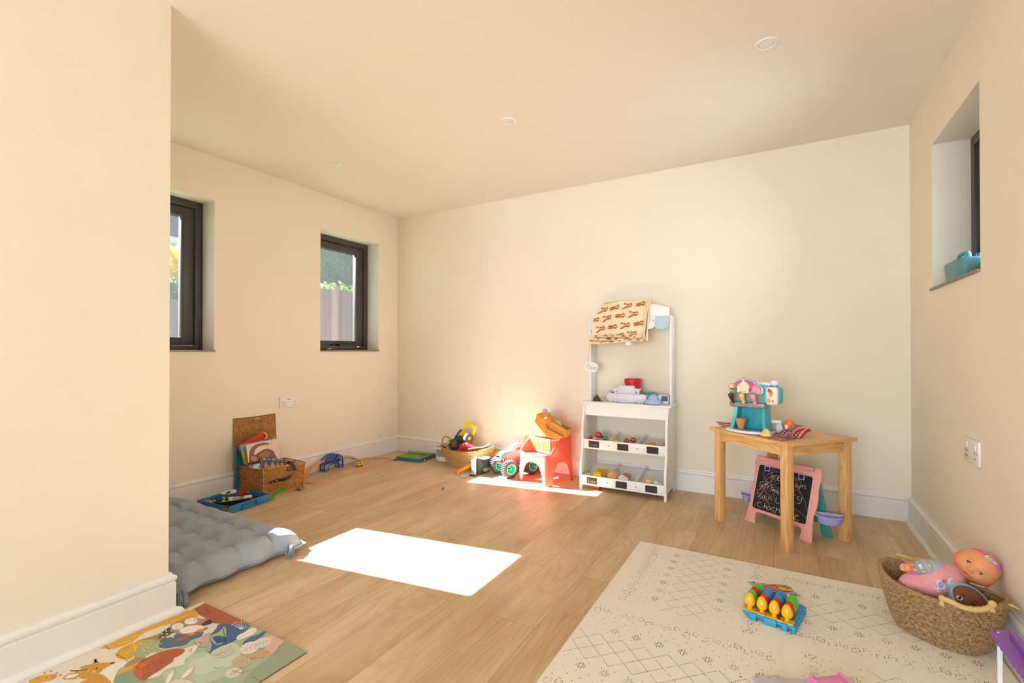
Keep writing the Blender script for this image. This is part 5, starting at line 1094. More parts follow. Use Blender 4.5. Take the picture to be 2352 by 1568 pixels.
def rope_basket(parent, base, rimr, h, rows, strands, m, twist=.5, amp=.004, rimz=None, n_=2.2, thick=.008, power=.8, nu=420, point=0.0, sub=4):
    # base=(rx,ry), rimr=(rx,ry); rows of braided rope; outside and inside faces
    rz = rimz or (lambda a: 0)
    def surf(a, v, off):
        rx = base[0] + (rimr[0] - base[0]) * v ** power; ry = base[1] + (rimr[1] - base[1]) * v ** power
        c, s = superell(a, n_); k = 1 + point * v * abs(math.cos(a)) ** 6
        z = v * (h + rz(a))
        return Vector((rx * c * k + off * c, ry * s + off * s, z))
    def out(u, v):
        a = 2 * PI * u; rr_ = v * rows; fr = rr_ % 1; row = int(rr_)
        b = math.sin(PI * fr) ** .6 if fr > 0 else 0
        tw = .5 + .5 * math.sin(strands * a + row * PI * .9 + (fr - .5) * 2.6 * (1 if twist > 0 else -1))
        return surf(a, v, amp * (b * (.55 + .45 * tw)))
    mb = MB().mat(m); mb.grid(out, nu, rows * sub, cu=True)
    b0_ = len(mb.v); mb.grid(lambda u, v: surf(2 * PI * u, v, -thick + amp * .6 * math.sin(PI * ((v * rows) % 1)) * (.6 + .4 * math.sin(strands * 2 * PI * u))), nu // 2, rows * 2, cu=True)
    mb.grid(lambda u, v: surf(2 * PI * u, 0, -thick * v - (base[0] * .95 * v)) if False else Vector((base[0] * superell(2 * PI * u, n_)[0] * (1 - v), base[1] * superell(2 * PI * u, n_)[1] * (1 - v), .004)), 60, 3, cu=True)
    mb.build('woven_wall', parent, smooth=60)
    rimp = [surf(2 * PI * k / 160, 1, -thick / 2) for k in range(160)]
    mb = MB().mat(m); 
    for s_ in range(2):
        mb.tube([p + Vector((0, 0, .0035 * math.sin(k * 1.1 + s_ * PI))) + Vector((p.x, p.y, 0)).normalized() * .0035 * math.cos(k * 1.1 + s_ * PI) for k, p in enumerate(rimp)], thick * .52, 7, closed=True)
    mb.build('braided_rim', parent)
m_sg = rope_mat('seagrass', '#a0703c', '#d3a668', 90, 14)
bk = thing('boat_shaped_basket', 'wide boat shaped seagrass basket full of toy vehicles by the back wall', 'basket', (-2.470, 3.505, .0))
rope_basket(bk, (.185, .115), (.262, .150), .150, 19, 70, m_sg, amp=.0045, rimz=lambda a: .040 * abs(math.cos(a)) ** 3 * (1.25 if math.cos(a) > 0 else .35), n_=2.0, point=.09, thick=.007)
mb = MB().mat(m_sg); hp = [YP(px_, py_, 3.47 + w_) - Vector(bk.location) for px_, py_, w_ in ((1017, 1024, 0), (1016.5, 1010, 0), (1021, 1002.5, .0), (1027, 1002.5, .01), (1033, 1006, .03), (1038, 1012, .05))]
mb.tube(cr(hp, 6), .0065, 8); mb.build('handle', bk)
def bq(a, b, w=3.83): return YP(1000 + a / 13.06, 960 + b / 13.06, 3.50 + (w - 3.79) * .8)
# loose toys in the basket
t = thing('toy_transporter', 'yellow square framed toy with blue rails leaning out of the boat shaped basket', 'toy', tuple(bq(880, 500)))
o0 = bq(880, 500); Y_ = P('#edc80e', .35); Bl = P('#2b5796', .35)
def barp(mb, a, b, w, th, wd=3.83): 
    w *= 1.13; th *= 1.13; a = bq(*a, wd) - o0; b = bq(*b, wd) - o0; d_ = b - a; mb.box((a + b) / 2, (d_.length, th, w), rot=frame((0, 0, 0), d_, _F).to_3x3(), bev=.002)
mb = MB().mat(Y_)
for a, b, w in (((912, 120), (850, 370), .020), ((1205, 300), (1095, 570), .020), ((900, 130), (1205, 300), .026), ((835, 420), (1090, 560), .024), ((850, 370), (700, 540), .020), ((840, 470), (690, 560), .014)): barp(mb, a, b, w, .018)
mb.build('yellow_frame', t)
mb = MB().mat(Bl)
for a, b, w in (((775, 350), (620, 560), .022), ((1120, 590), (1050, 700), .018)): barp(mb, a, b, w, .02, 3.85)
mb.build('blue_rail', t)
m4 = [(bq(*p, 3.818) - o0) for p in ((925, 195), (985, 180), (1050, 215), (1120, 265), (1185, 300), (1180, 325), (1110, 320), (1040, 270), (960, 245), (925, 235))]
MB().mat(PR('#d9b8a0')).flat(m4).build('sticker', t, smooth=0)
def bigtruck(name, label, parts):
    t = thing(name, label, 'toy car', tuple(bq(*parts['o'])), 0); return t
t = thing('toy_tractor', 'black toy tractor with fat tyres, red hub and yellow deck tumbled on the basket', 'toy car', tuple(bq(600, 750, 3.78))); o0 = bq(600, 750, 3.78)
def tyre(a, b, ax, r, w, wd=3.76, hub='#d83a20'):
    r *= 1.13; w *= 1.13; c = bq(a, b, wd) - o0; ax = Vector(ax).normalized(); q = ax.to_track_quat('X', 'Z').to_matrix().to_4x4(); tt = thing('wheel', None, None); tt.parent = t
    mb = MB().mat(m_tyre); mb.T = Matrix.Translation(c) @ q
    mb.grid(lambda u, v: (w * (v - .5), (r - .006 * (2 * abs(v - .5)) ** 3 - .0012 * (math.sin(24 * 2 * PI * u) > 0)) * math.cos(2 * PI * u), (r - .006 * (2 * abs(v - .5)) ** 3 - .0012 * (math.sin(24 * 2 * PI * u) > 0)) * math.sin(2 * PI * u)), 96, 6, cu=True)
    for sx in (-1, 1): mb.grid(lambda u, v: (sx * w * (.5 - .12 * v), (r * .9) * (1 - v * .55) * math.cos(2 * PI * u), (r * .9) * (1 - v * .55) * math.sin(2 * PI * u)), 32, 3, cu=True)
    mb.build('tyre', tt, smooth=40); mb = MB().mat(P(hub, .35)); mb.T = Matrix.Translation(c) @ q
    for sx in (-1, 1): mb.cyl((sx * w * .30, 0, 0), (sx * w * .42, 0, 0), r * .42, r * .3, 16)
    mb.build('hub', tt)
tyre(560, 790, (-.45, -.85, -.25), .046, .05, 3.76); tyre(990, 600, (.85, -.5, .1), .040, .05, 3.77, '#e8a020'); tyre(850, 640, (.9, -.4, .1), .034, .03, 3.80, '#3a3534'); tyre(760, 650, (.9, -.4, .15), .034, .03, 3.82, '#3a3534')
mb = MB().mat(P('#33302f', .5)); mb.box(bq(640, 640, 3.82) - o0, (.115, .055, .045), rot=(0, -.5, .3), bev=.006); mb.box(bq(700, 600, 3.84) - o0, (.06, .05, .05), rot=(0, -.4, .3), bev=.006); mb.build('chassis', t)
mb = MB().mat(Y_); barp(mb, (310, 800), (530, 650), .010, .05, 3.76); mb.box(bq(395, 690, 3.77) - o0, (.022, .03, .018), rot=(0, -.6, 0), bev=.003); mb.build('deck', t)
t = thing('red_toy_car', 'glossy red toy car with big white oval windscreen eye lying in the seagrass basket', 'toy car', tuple(bq(930, 850, 3.76))); o0 = bq(930, 850, 3.76)
q = [bq(*p, 3.755) - o0 for p in ((700, 830), (760, 760), (880, 700), (960, 680), (1050, 720), (1160, 780), (1250, 840), (1270, 905), (1200, 940), (1000, 960), (800, 960), (690, 930))]
def blob(mb, poly, depth, bulge=.012, n=6):
    c = sum(poly, Vector()) / len(poly); K_ = len(poly); V = []; Fc = []
    for i in range(n + 1):
        t_ = i / n; k = math.sin(PI * (0.12 + .76 * t_)) ** .6
        for p in poly: V.append(c + (p - c) * k + _F * (depth * (t_ - .5) + .0))
    for i in range(n):
        for j in range(K_): Fc.append((i * K_ + j, i * K_ + (j + 1) % K_, (i + 1) * K_ + (j + 1) % K_, (i + 1) * K_ + j))
    Fc += [tuple(range(K_)), tuple(n * K_ + j for j in range(K_))]; mb.put(V, Fc)
poly = cr(q, 3, True)
mb = MB().mat(P('#d5252c', .2, coat=.5)); blob(mb, poly, .115); mb.build('car_body', t, smooth=70)
mb = MB().mat(P('#2b2426', .3)); 
def disc(mb, a, b, ra, rb, rot, w, th=.002):
    c = bq(a, b, w) - o0; mb.ell(c, (ra, th, rb), rot=Euler((0, rot, CAM_YAW)).to_matrix())
disc(mb, 868, 812, .0185, .0220, .15, 3.715, .007); mb.build('eye_rim', t); mb = MB().mat(P('#dcdcde', .3)); disc(mb, 866, 812, .0140, .0175, .15, 3.710, .007); mb.build('oval_window', t)
mb = MB().mat(P('#4a8fd0', .3)); q2 = [bq(*p, 3.700) - o0 for p in ((1000, 830), (1030, 800), (1090, 830), (1150, 890), (1100, 910), (1020, 905))]; mb.flat(q2); mb.mat(P('#2a3140', .3)); mb.flat([bq(*p, 3.698) - o0 for p in ((1030, 845), (1080, 850), (1125, 885), (1090, 900), (1030, 895))]); mb.build('side_trim', t, smooth=0)
t = solo('toy_ramp_piece', MB().mat(P('#8d95a6', .3)).box((0, 0, 0), (.10, .05, .012), bev=.003), 'grey and blue toy plate sticking up at the left of the seagrass basket', 'toy', tuple(bq(400, 870, 3.74)), rot=(.2, .7, .4))
solo('brown_toy_block', MB().mat(P('#b0693a', .4)).box((0, 0, 0), (.05, .04, .03), bev=.006), 'brown toy lump at the left end inside the seagrass basket', 'toy', tuple(bq(250, 860, 3.79)), rot=(.2, -.3, .4))
solo('white_ribbon', MB().mat(P('#f1eeea', .4)).tube(cr([bq(1000, 925, 3.66) - bq(1300, 860, 3.66), bq(1200, 885, 3.655) - bq(1300, 860, 3.66), bq(1420, 868, 3.67) - bq(1300, 860, 3.66), bq(1540, 820, 3.70) - bq(1300, 860, 3.66), bq(1630, 755, 3.74) - bq(1300, 860, 3.66)], 6), .0045, 8), 'bright white plastic strip curving along the right rim of the seagrass basket', 'toy track', tuple(bq(1300, 860, 3.66)))
# striped pot
m_stripe = bpy.data.materials.new('navy_stripes'); m_stripe.use_nodes = True; N = m_stripe.node_tree.nodes; L = m_stripe.node_tree.links; pn = N['Principled BSDF']; tcn = N.new('ShaderNodeTexCoord'); spn = N.new('ShaderNodeSeparateXYZ'); L.new(tcn.outputs['Object'], spn.inputs[0])
a_ = N.new('ShaderNodeMath'); a_.operation = 'MULTIPLY'; a_.inputs[1].default_value = 125; L.new(spn.outputs[2], a_.inputs[0]); f_ = N.new('ShaderNodeMath'); f_.operation = 'FRACT'; L.new(a_.outputs[0], f_.inputs[0]); g_ = N.new('ShaderNodeMath'); g_.operation = 'GREATER_THAN'; g_.inputs[1].default_value = .42; L.new(f_.outputs[0], g_.inputs[0])
r_ = N.new('ShaderNodeValToRGB'); r_.color_ramp.interpolation = 'CONSTANT'; r_.color_ramp.elements[0].color = (*lin('#e4d8c6'), 1); r_.color_ramp.elements[1].position = .5; r_.color_ramp.elements[1].color = (*lin('#3a3a4e'), 1); L.new(g_.outputs[0], r_.inputs[0]); L.new(r_.outputs[0], pn.inputs['Base Color']); pn.inputs['Roughness'].default_value = .9
t = thing('striped_rope_pot', 'cream rope basket with navy stripes behind the left end of the boat shaped basket', 'basket', (-2.772, 3.575, 0))
m_crm2 = M('cream_rope', '#e6dac8', .9, var=.06, scale=60, bump=.4, bscale=300)
MB().mat(m_crm2).lathe([(0, 0), (.075, .0), (.084, .006), (.086, .020), (.085, .050)], 40).build('pot_base', t)
MB().mat(m_stripe).lathe([(.085, .050)] + [(.0845 + .0012 * (i % 2), .050 + i * .004) for i in range(1, 17)] + [(.082, .116)], 40, caps=False).build('striped_wall', t)
mb = MB().mat(m_crm2).lathe([(.080, .112), (.090, .118), (.094, .128), (.089, .138), (.080, .134), (.076, .118), (.072, .03), (0, .02)], 40, fn=lambda q, a, u: (q.x * (1 + .03 * math.sin(7 * a)), q.y * (1 + .03 * math.sin(5 * a)), q.z + .004 * math.sin(4 * a)), caps=False); mb.build('rolled_rim', t)
# green topped blue box
GB = [FL(910.3, 1056.3), FL(963.9, 1062.6), FL(1000, 1051)]; gb0 = GB[1]; ux_ = (GB[0] - gb0); ux_.z = 0; uy_ = Vector((-ux_.y, ux_.x, 0)).normalized() * -.262
if uy_.y < 0: uy_ = -uy_
t = thing('flat_toy_tin', 'shallow blue box with a green printed lid lying near the far corner', 'box', (gb0.x, gb0.y, 0), math.atan2(-ux_.y, -ux_.x))
W_ = ux_.length
mb = MB().mat(P('#2f6f97', .4)); mb.bx(-W_, 0, 0, .262, 0, .033, bev=.002); mb.build('box_body', t)
mb = MB().mat(PR('#7da04c')); mb.bx(-W_ - .001, .001, -.001, .263, .0325, .036, bev=.001); mb.mat(PR('#7d7f6c'))
def gq(a, b): 
    q_ = FL(900 + a / 21.38, 1030 + b / 21.38, .0362); l_ = Matrix.Rotation(-math.atan2(-ux_.y, -ux_.x), 3, 'Z') @ (q_ - Vector((gb0.x, gb0.y, 0))); return (max(-W_ + .002, min(-.002, l_.x)), max(.002, min(.26, l_.y)), .0363)
for pl_ in (((310, 310), (600, 200), (850, 140), (980, 140), (1000, 160), (800, 230), (620, 250), (410, 315)), ((1310, 440), (1400, 350), (1460, 290), (1640, 300), (1700, 330), (1560, 390), (1380, 455))): mb.flat([gq(*p) for p in pl_])
mb.build('printed_lid', t, smooth=0)
q0 = gq(1000, 220); mb = MB().mat(P('#5aa545', .4)); pts = [Vector(gq(*p)) + Vector((0, 0, h_)) for p, h_ in (((860, 200), .018), ((960, 220), .012), ((1100, 250), .006), ((1300, 255), .006), ((1500, 260), .008), ((1640, 290), .010), ((1760, 330), .006))]
wp = solo('green_track_piece', mb.tube(cr([p - pts[3] for p in pts], 5), .017, 8, flat=.22, up=(0, 0, 1)), 'curved green toy track piece lying on the green lid', 'toy track', tuple(t.matrix_basis @ pts[3]), rot=(0, 0, math.atan2(-ux_.y, -ux_.x)))
# tiny things on the floor
def tiny(name, label, px, py, c1, c2, s, rz, h=.5):
    p = FL(px, py); t = thing(name, label, 'toy car', (p.x, p.y, 0), rz)
    mb = MB().mat(P(c1, .3)); mb.box((0, 0, s * .28), (s, s * .45, s * .3), bev=s * .08); mb.box((0, 0, s * .48), (s * .5, s * .38, s * .2), bev=s * .07); mb.build('car_body', t)
    mb = MB().mat(P(c2, .4))
    for a in (-.3, .3): mb.cyl((a * s, -s * .24, s * .13), (a * s, s * .24, s * .13), s * .13, n=10)
    mb.build('axle_with_wheels', t); return t
tiny('tiny_toy_car', 'tiny red and green toy car by the left corner of the blue box', 908, 1057.5, '#b33426', '#3c5a2c', .034, .5)
tiny('tiny_toy_car', 'tiny orange brown toy car at the right side of the blue box', 975, 1059.5, '#cf7d26', '#3a2c22', .038, -.9)
tiny('tiny_toy_car', 'tiny grey toy car on the floor at the right corner of the wicker hamper', 686.5, 1125.5, '#7c8284', '#2e2c2a', .036, .3)
p = FL(1017.5, 1126); t = thing('tiny_figure_piece', 'tiny blue and red building figure standing alone on the open floor', 'toy', (p.x, p.y, 0), .4)
mb = MB().mat(P('#3a62a8', .3)).bx(-.005, .008, -.005, .006, .004, .022, bev=.001); mb.mat(P('#c2402c', .3)).bx(-.008, -.002, -.006, .004, 0, .018, bev=.001); mb.mat(P('#e9ecee', .3)).bx(.0, .006, -.008, -.004, .004, .010, bev=.001); mb.build('figure_body', t)
# ================================================================ wicker hamper with books
m_wil = M('willow', '#cd9250', .55, var=.28, scale=40, spec=.4); m_wil2 = M('willow_lid', '#ba8448', .6, var=.30, scale=45, spec=.35); m_lea = M('dark_leather', '#2f2722', .5, var=.1, scale=60)
m_stud = M('steel_stud', '#c9b7a6', .3, metal=.7)
HX, HY, HR = -3.326, 2.196, math.radians(-8); HW, HD, HH_ = .270, .292, .192     # x size, y size
hp_ = thing('wicker_hamper', 'open honey coloured wicker hamper with leather straps, full of picture books', 'basket', (HX, HY, 0), HR)
hw, hd = HW / 2, HD / 2
rnd = random.Random(11)
def rod_wall(mb, p0, p1, z0, z1, rows, stakes, nrm, flare=0.0):
    p0 = Vector(p0); p1 = Vector(p1); nrm = Vector(nrm)
    for r_ in range(rows):
        z = z0 + (z1 - z0) * (r_ + .5) / rows; ph = PI * (r_ % 2); n_ = stakes * 4; pts = []; rad = []
        jit = rnd.uniform(-.0008, .0008)
        for i in range(n_ + 1):
            u = i / n_; pts.append(p0.lerp(p1, u) + nrm * (.0042 * math.sin(u * stakes * PI + ph) + flare * (z / z1)) + Vector((0, 0, z + jit + .0009 * math.sin(u * 17 + r_)))); rad.append((z1 - z0) / rows * .44 * (1 + .08 * math.sin(u * 11 + r_ * 2)))
        mb.tube(pts, rad, 5)
    for i in range(stakes + 1):
        u = i / stakes; q = p0.lerp(p1, u); mb.tube([q + Vector((0, 0, z0)), q + nrm * flare + Vector((0, 0, z1))], .0028, 5)
HC = [(-.118, -.194), (.123, -.128), (.154, .152), (-.098, .127)]
for (a, b, nn, st) in ((HC[0], HC[1], (0, -1, 0), 10), (HC[1], HC[2], (1, 0, 0), 12), (HC[2], HC[3], (0, 1, 0), 10), (HC[3], HC[0], (-1, 0, 0), 12)):
    mb = MB().mat(m_wil); rod_wall(mb, (*a, 0), (*b, 0), .006, HH_ - .008, 25, st, nn, .006); mb.build('woven_side', hp_, smooth=60)
mb = MB().mat(m_wil)
e = .008; cor = [(x + math.copysign(e, x), y + math.copysign(e, y)) for x, y in HC]
for s_ in range(3):
    P4 = []
    for k in range(4):
        a, b = Vector((*cor[k], HH_)), Vector((*cor[(k + 1) % 4], HH_))
        for i in range(24): q = a.lerp(b, i / 24); P4.append(q + Vector((math.cos(i * .9 + s_ * 2.1) * .003, math.cos(i * .9 + s_ * 2.1) * .003, .003 * math.sin(i * .9 + s_ * 2.1))))
    mb.tube(P4, .0036, 6, closed=True)
    P5 = [Vector((p.x * .975, p.y * .975, .006 + (p.z - HH_))) for p in P4]; mb.tube(P5, .0036, 6, closed=True)
mb.build('braided_border', hp_)
mb = MB().mat(m_wil)
for x, y in HC:
    for k in (-1, 1): mb.tube([(x + .003 * k, y - .003 * k, 0), (x * 1.05 + .003 * k, y * 1.04 - .003 * k, HH_)], .004, 6)
mb.build('corner_post', hp_)
MB().mat(m_wil2).prism([(x * .97, y * .97) for x, y in HC], .006, 'z', (0, 0, .004)).build('hamper_floor', hp_, smooth=0)
# lid leaning on the wall: local plane (y along, up)
lid = thing('lid', None, None); lid.parent = hp_; lid.location = (-hw - .008, -.060, HH_ + .010); lid.rotation_euler = (0, math.radians(-3.4), -HR * 1.0)
mb = MB().mat(m_wil2); LH = .335; hd = .163; HD = .326
ky = 42
for i in range(ky):
    y = -hd + .006 + (HD - .012) * i / (ky - 1); pts = [(.0035 * math.sin(k * PI / 1.6 + PI * (i % 2)) + rnd.uniform(-.0006, .0006), y + .0012 * math.sin(k * .8 + i), LH * k / 26) for k in range(27)]
    mb.tube(pts, [.0034 * (1 + .15 * math.sin(k * 1.7 + i)) for k in range(27)], 5)
for r_ in range(12): mb.tube([(0, -hd, .012 + (LH - .024) * r_ / 11), (0, hd, .012 + (LH - .024) * r_ / 11)], .003, 5)
mb.build('woven_panel', lid, smooth=60)
mb = MB().mat(m_wil2)
mb.tube([(0, -hd, 0), (0, -hd, LH), (0, hd, LH), (0, hd, 0)], .006, 8, closed=True); mb.build('lid_border', lid)
hd = .150; HD = .30
MB().mat(P('#c9a070', .4)).bx(.004, .010, -.012, .035, LH - .022, LH - .012, bev=.001).build('metal_tag', lid)
# straps on the long front face (local +x side)
def strap(pts, w, rr_=.0022): 
    mb = MB().mat(m_lea); mb.tube(cr(pts, 6), w, 8, flat=.16, up=(1, 0, 0)); return mb
fx = .146
sb = strap([(fx, -.095, .090), (fx + .003, -.045, .098), (fx + .010, -.015, .098), (fx + .018, .015, .098), (fx + .010, .045, .108), (fx + .003, .070, .120), (fx, .118, .130)], .0115)
sb.mat(m_stud)
for y, z in ((-.080, .092), (-.048, .097), (.062, .116), (.100, .126)): sb.ell((fx + .005, y, z), (.0035, .0055, .0055), nu=10, nv=6)
s0_ = sb.build('handle_strap', hp_)
sb = strap([(.125, .045, HH_ + .008), (.141, .052, HH_ + .016), (.161, .060, HH_ + .004), (.173, .070, HH_ - .022), (.177, .076, HH_ - .045)], .0135); sb.build('closing_strap', hp_)
mb = MB().mat(m_lea); mb.box((fx + .002, .038, HH_ - .030), (.004, .030, .028), bev=.001); mb.mat(m_stud); mb.ell((fx + .006, .040, HH_ - .026), (.0035, .005, .005), nu=10, nv=6); mb.tube([(fx + .006, .030, HH_ - .044), (fx + .006, .060, HH_ - .044), (fx + .008, .060, HH_ - .066), (fx + .008, .030, HH_ - .066)], .0018, 6, closed=True); mb.build('buckle', hp_)
Hm = Matrix.Translation((HX, HY, 0)) @ Matrix.Rotation(HR, 4, 'Z')
def book(name, label, pts, th, cover, decs=(), rimc='#eae4da', off=Vector((-1, 0, 0))):
    # pts: 4 world corners of the front cover (bl, br, tr, tl)
    o = sum(pts, Vector()) / 4; q = [p - o for p in pts]; n_ = (q[1] - q[0]).cross(q[3] - q[0]).normalized(); n_ = n_ if n_.dot(-_F) > 0 else -n_
    t = thing(name, label, 'book', tuple(o)); mb = MB().mat(PR(cover)); b = [p - n_ * th for p in q]
    def sl(A_, B_): mb.put(A_ + B_, [(0, 1, 2, 3), (4, 5, 6, 7), (0, 1, 5, 4), (1, 2, 6, 5), (2, 3, 7, 6), (3, 0, 4, 7)])
    e_ = min(.0015, th * .3); sl(q, [p - n_ * e_ for p in q]); sl([p + n_ * e_ for p in b], b); mb.build('cover', t, smooth=0)
    c0 = sum(q, Vector()) / 4; mb = MB().mat(PR(rimc)); A_ = [c0 + (p - c0) * .975 - n_ * e_ for p in q]; B_ = [p - n_ * (th - 2 * e_) for p in A_]; mb.put(A_ + B_, [(0, 1, 2, 3), (4, 5, 6, 7), (0, 1, 5, 4), (1, 2, 6, 5), (2, 3, 7, 6), (3, 0, 4, 7)]); mb.build('pages', t, smooth=0)
    if decs:
        mb = MB()
        def Q(u, v, l): return q[0].lerp(q[1], u).lerp(q[3].lerp(q[2], u), v) + n_ * (.0004 + .0003 * l)
        for l, (c, pl) in enumerate(decs): mb.mat(PR(c)).flat([Q(u, v, l) for u, v in pl])
        mb.build('cover_print', t, smooth=0)
    return t, q, n_
def hpix(a, b, x): return XP(530 + a / 7.84, 940 + b / 7.84, x)
# bright red book, tilted, at the back
sl_ = lambda *P_: [(p.x, p.y) for p in cr([(a, b, 0) for a, b in P_], 3, True)]
book('picture_book', 'red book with cartoon outlines tilted behind the other books in the hamper', [hpix(175, 760, -3.39), hpix(740, 520 + 120, -3.39), hpix(632, 378, -3.41), hpix(125, 645, -3.41)], .010, '#d8432a',
     [('#f0e6b8', sl_((.42, .55), (.52, .80), (.66, 1.0 - .08), (.70, .75), (.74, .5), (.55, .45))), ('#7a3c22', sl_((.46, .56), (.56, .78), (.66, .86), (.68, .70), (.70, .52), (.55, .48))), ('#efc02c', sl_((.74, .60), (.80, .90), (.92, .96), (.99, .80), (.97, .55), (.85, .50))), ('#7a3020', sl_((.77, .62), (.83, .84), (.92, .86), (.93, .65), (.85, .56))), ('#7a5a38', sl_((.12, .55), (.2, .72), (.32, .75), (.36, .6), (.25, .5)))])
book('picture_book', 'light blue and yellow book standing behind the book with the long necked dinosaur', [hpix(255, 1000, -3.325), hpix(905, 900, -3.325), hpix(800, 508, -3.36), hpix(172, 642, -3.36)], .012, '#86bcc8',
     [('#e2b02a', ((0, 0), (.22, 0), (.22, .66), (.02, .64))), ('#3f8f8e', ((.62, .96), (.98, .99), (.98, 1.0), (.62, 1.0)))], '#e2b02a')
book('picture_book', 'pale pink picture book showing a brown long necked dinosaur', [hpix(330, 1010, -3.29), hpix(895, 890, -3.29), hpix(845, 525, -3.315), hpix(272, 640, -3.315)], .008, '#e6cdbb',
     [('#8a6152', sl_((.03, .05), (.06, .55), (.14, .80), (.30, .92), (.50, .94), (.68, .88), (.70, .80), (.55, .83), (.36, .80), (.24, .66), (.20, .45), (.34, .52), (.50, .62), (.66, .60), (.80, .45), (.86, .20), (.88, 0), (.5, .0), (.2, 0))), ('#d98a62', sl_((.10, .40), (.20, .38), (.30, .20), (.20, .12), (.10, .2))), ('#a3805c', sl_((.36, .40), (.55, .52), (.70, .40), (.60, .2), (.42, .2))), ('#e6d2c0', sl_((.22, .60), (.30, .70), (.42, .76), (.56, .74), (.50, .62), (.32, .52), (.23, .46))),
      ('#c9a28e', sl_((.76, .92), (.80, .75), (.84, .92), (.82, .80), (.78, .70), (.76, .80)))])
t_, q_, n_ = book('board_book', 'small navy blue board book with teddy bears, its title in white letters', [hpix(582, 1078, -3.232), hpix(945, 1010, -3.212), hpix(948, 903, -3.222), hpix(545, 858, -3.248)], .020, '#4b5578',
     [('#f0a83a', sl_((.06, .86), (.14, .96), (.20, .88), (.13, .80))), ('#4a93b4', sl_((.26, .82), (.33, .92), (.42, .83), (.33, .80))), ('#f0c23a', sl_((.46, .84), (.53, .92), (.62, .86), (.55, .76), (.50, .80))), ('#d99a86', sl_((.66, .84), (.69, .92), (.73, .84), (.69, .78))), ('#c9a58e', sl_((.76, .84), (.79, .91), (.83, .83), (.79, .78))), ('#7aa6ae', sl_((.86, .84), (.92, .92), (.98, .84), (.92, .76))),
      ('#bd8872', sl_((.08, .02), (.08, .32), (.13, .42), (.12, .52), (.18, .58), (.24, .52), (.22, .42), (.30, .30), (.34, .02))), ('#b3a58e', sl_((.38, .02), (.38, .30), (.43, .40), (.41, .50), (.47, .56), (.54, .50), (.51, .40), (.58, .28), (.58, .02))), ('#cfa352', sl_((.64, .02), (.65, .28), (.69, .38), (.67, .46), (.72, .52), (.77, .46), (.75, .36), (.80, .22), (.80, .02))), ('#c4ad9c', sl_((.86, .10), (.88, .36), (.93, .46), (.99, .38), (.99, .1)))])
qb = q_[0].lerp(q_[3], .66); ux0 = (q_[1] - q_[0]); uy0 = (q_[3] - q_[0]); sz = ux0.length / 10.4
mb = MB().mat(PR('#e6d9e0')); write(mb, 'How the teddy bears', tuple(qb + ux0 * .05 + n_ * .0008), tuple(ux0.normalized()), tuple(uy0.normalized()), sz * 1.06, .0005, .0002); mb.build('title_writing', t_)
book('board_book', 'dark navy book edge between the dinosaur book and the small teddy book', [hpix(310, 1025, -3.268), hpix(520, 1000, -3.262), hpix(510, 925, -3.27), hpix(302, 965, -3.276)], .012, '#2f3552')
book('board_book', 'pale green book with black and white piano keys low in the hamper', [hpix(400, 1060, -3.246), hpix(545, 1075, -3.240), hpix(520, 965, -3.25), hpix(388, 1000, -3.256)], .012, '#a3cbbd', [('#8fc4d2', ((0, .8), (1, .86), (1, 1), (0, 1))), ('#1f1f22', ((.72, .1), (.78, .1), (.82, .5), (.76, .5))), ('#1f1f22', ((.86, .1), (.92, .1), (.96, .5), (.90, .5)))], '#e8e2da')
book('board_book', 'small red and pink book edge at the left of the piano book', [hpix(350, 1030, -3.250), hpix(440, 1045, -3.248), hpix(430, 990, -3.255), hpix(340, 1000, -3.258)], .010, '#c94a5c')
# tall blue board between hamper and wall
bb = [XP(538.5, 1036, -3.478), XP(541.5, 1035, -3.478)]
t = thing('blue_toy_board', 'tall blue board standing on edge between the hamper and the wall', 'box', (-3.470, 2.006, 0), math.radians(2))
mb = MB().mat(P('#3a86ac', .4)); mb.box((0, .11, .170), (.008, .26, .34), bev=.002); mb.bx(-.004, .022, -.022, -.016, 0, .34, bev=.001); mb.build('board_body', t)

# ================================================================ blue tray with a brick built boat
TZn = .050
tp = [FL(440 + a / 10.69, 1100 + b / 10.69, TZn) for a, b in ((920, 680), (1925, 360), (1100, 235), (135, 525))]
t0 = tp[0]; tx = (tp[3] - tp[0]); ty = (tp[1] - tp[0]); ang = math.atan2(ty.y, ty.x); TWx = ty.length; TWy = tx.length
tray = thing('blue_tin_tray', 'shallow blue tin tray with a wire handle and railway prints beside the grey mattress', 'tray', (t0.x, t0.y, 0), ang)
m_tin = P('#2f86b8', .35); m_tin2 = P('#1f5d86', .35); w_ = .003
mb = MB().mat(m_tin); mb.bx(0, TWx, 0, w_, 0, TZn, bev=.001); mb.bx(0, w_, 0, TWy, 0, TZn, bev=.001); mb.bx(TWx - w_, TWx, 0, TWy, 0, TZn, bev=.001); mb.bx(0, TWx, TWy - w_, TWy, 0, TZn, bev=.001); mb.mat(m_tin2); mb.bx(0, TWx, 0, TWy, 0, .003); mb.build('tray_body', tray)
mb = MB().mat(m_tin); mb.tube([(0, 0, TZn), (TWx, 0, TZn), (TWx, TWy, TZn), (0, TWy, TZn)], .0022, 6, closed=True); mb.build('rolled_edge', tray)
mb = MB().mat(m_tin2); c_ = TWx * .48; mb.tube(cr([(c_ - .062, -.003, .010), (c_ - .058, -.006, .012), (c_ - .050, -.007, .034), (c_ - .038, -.007, .040), (c_ + .036, -.007, .042), (c_ + .044, -.007, .036), (c_ + .050, -.006, .018), (c_ + .056, -.003, .014)], 5), .0030, 8); mb.build('wire_handle', tray)
mb = MB()
def dtray(pl, c, k): mb.mat(PR(c)).flat([(-.0006 - .0003 * k, y, z) for y, z in pl])
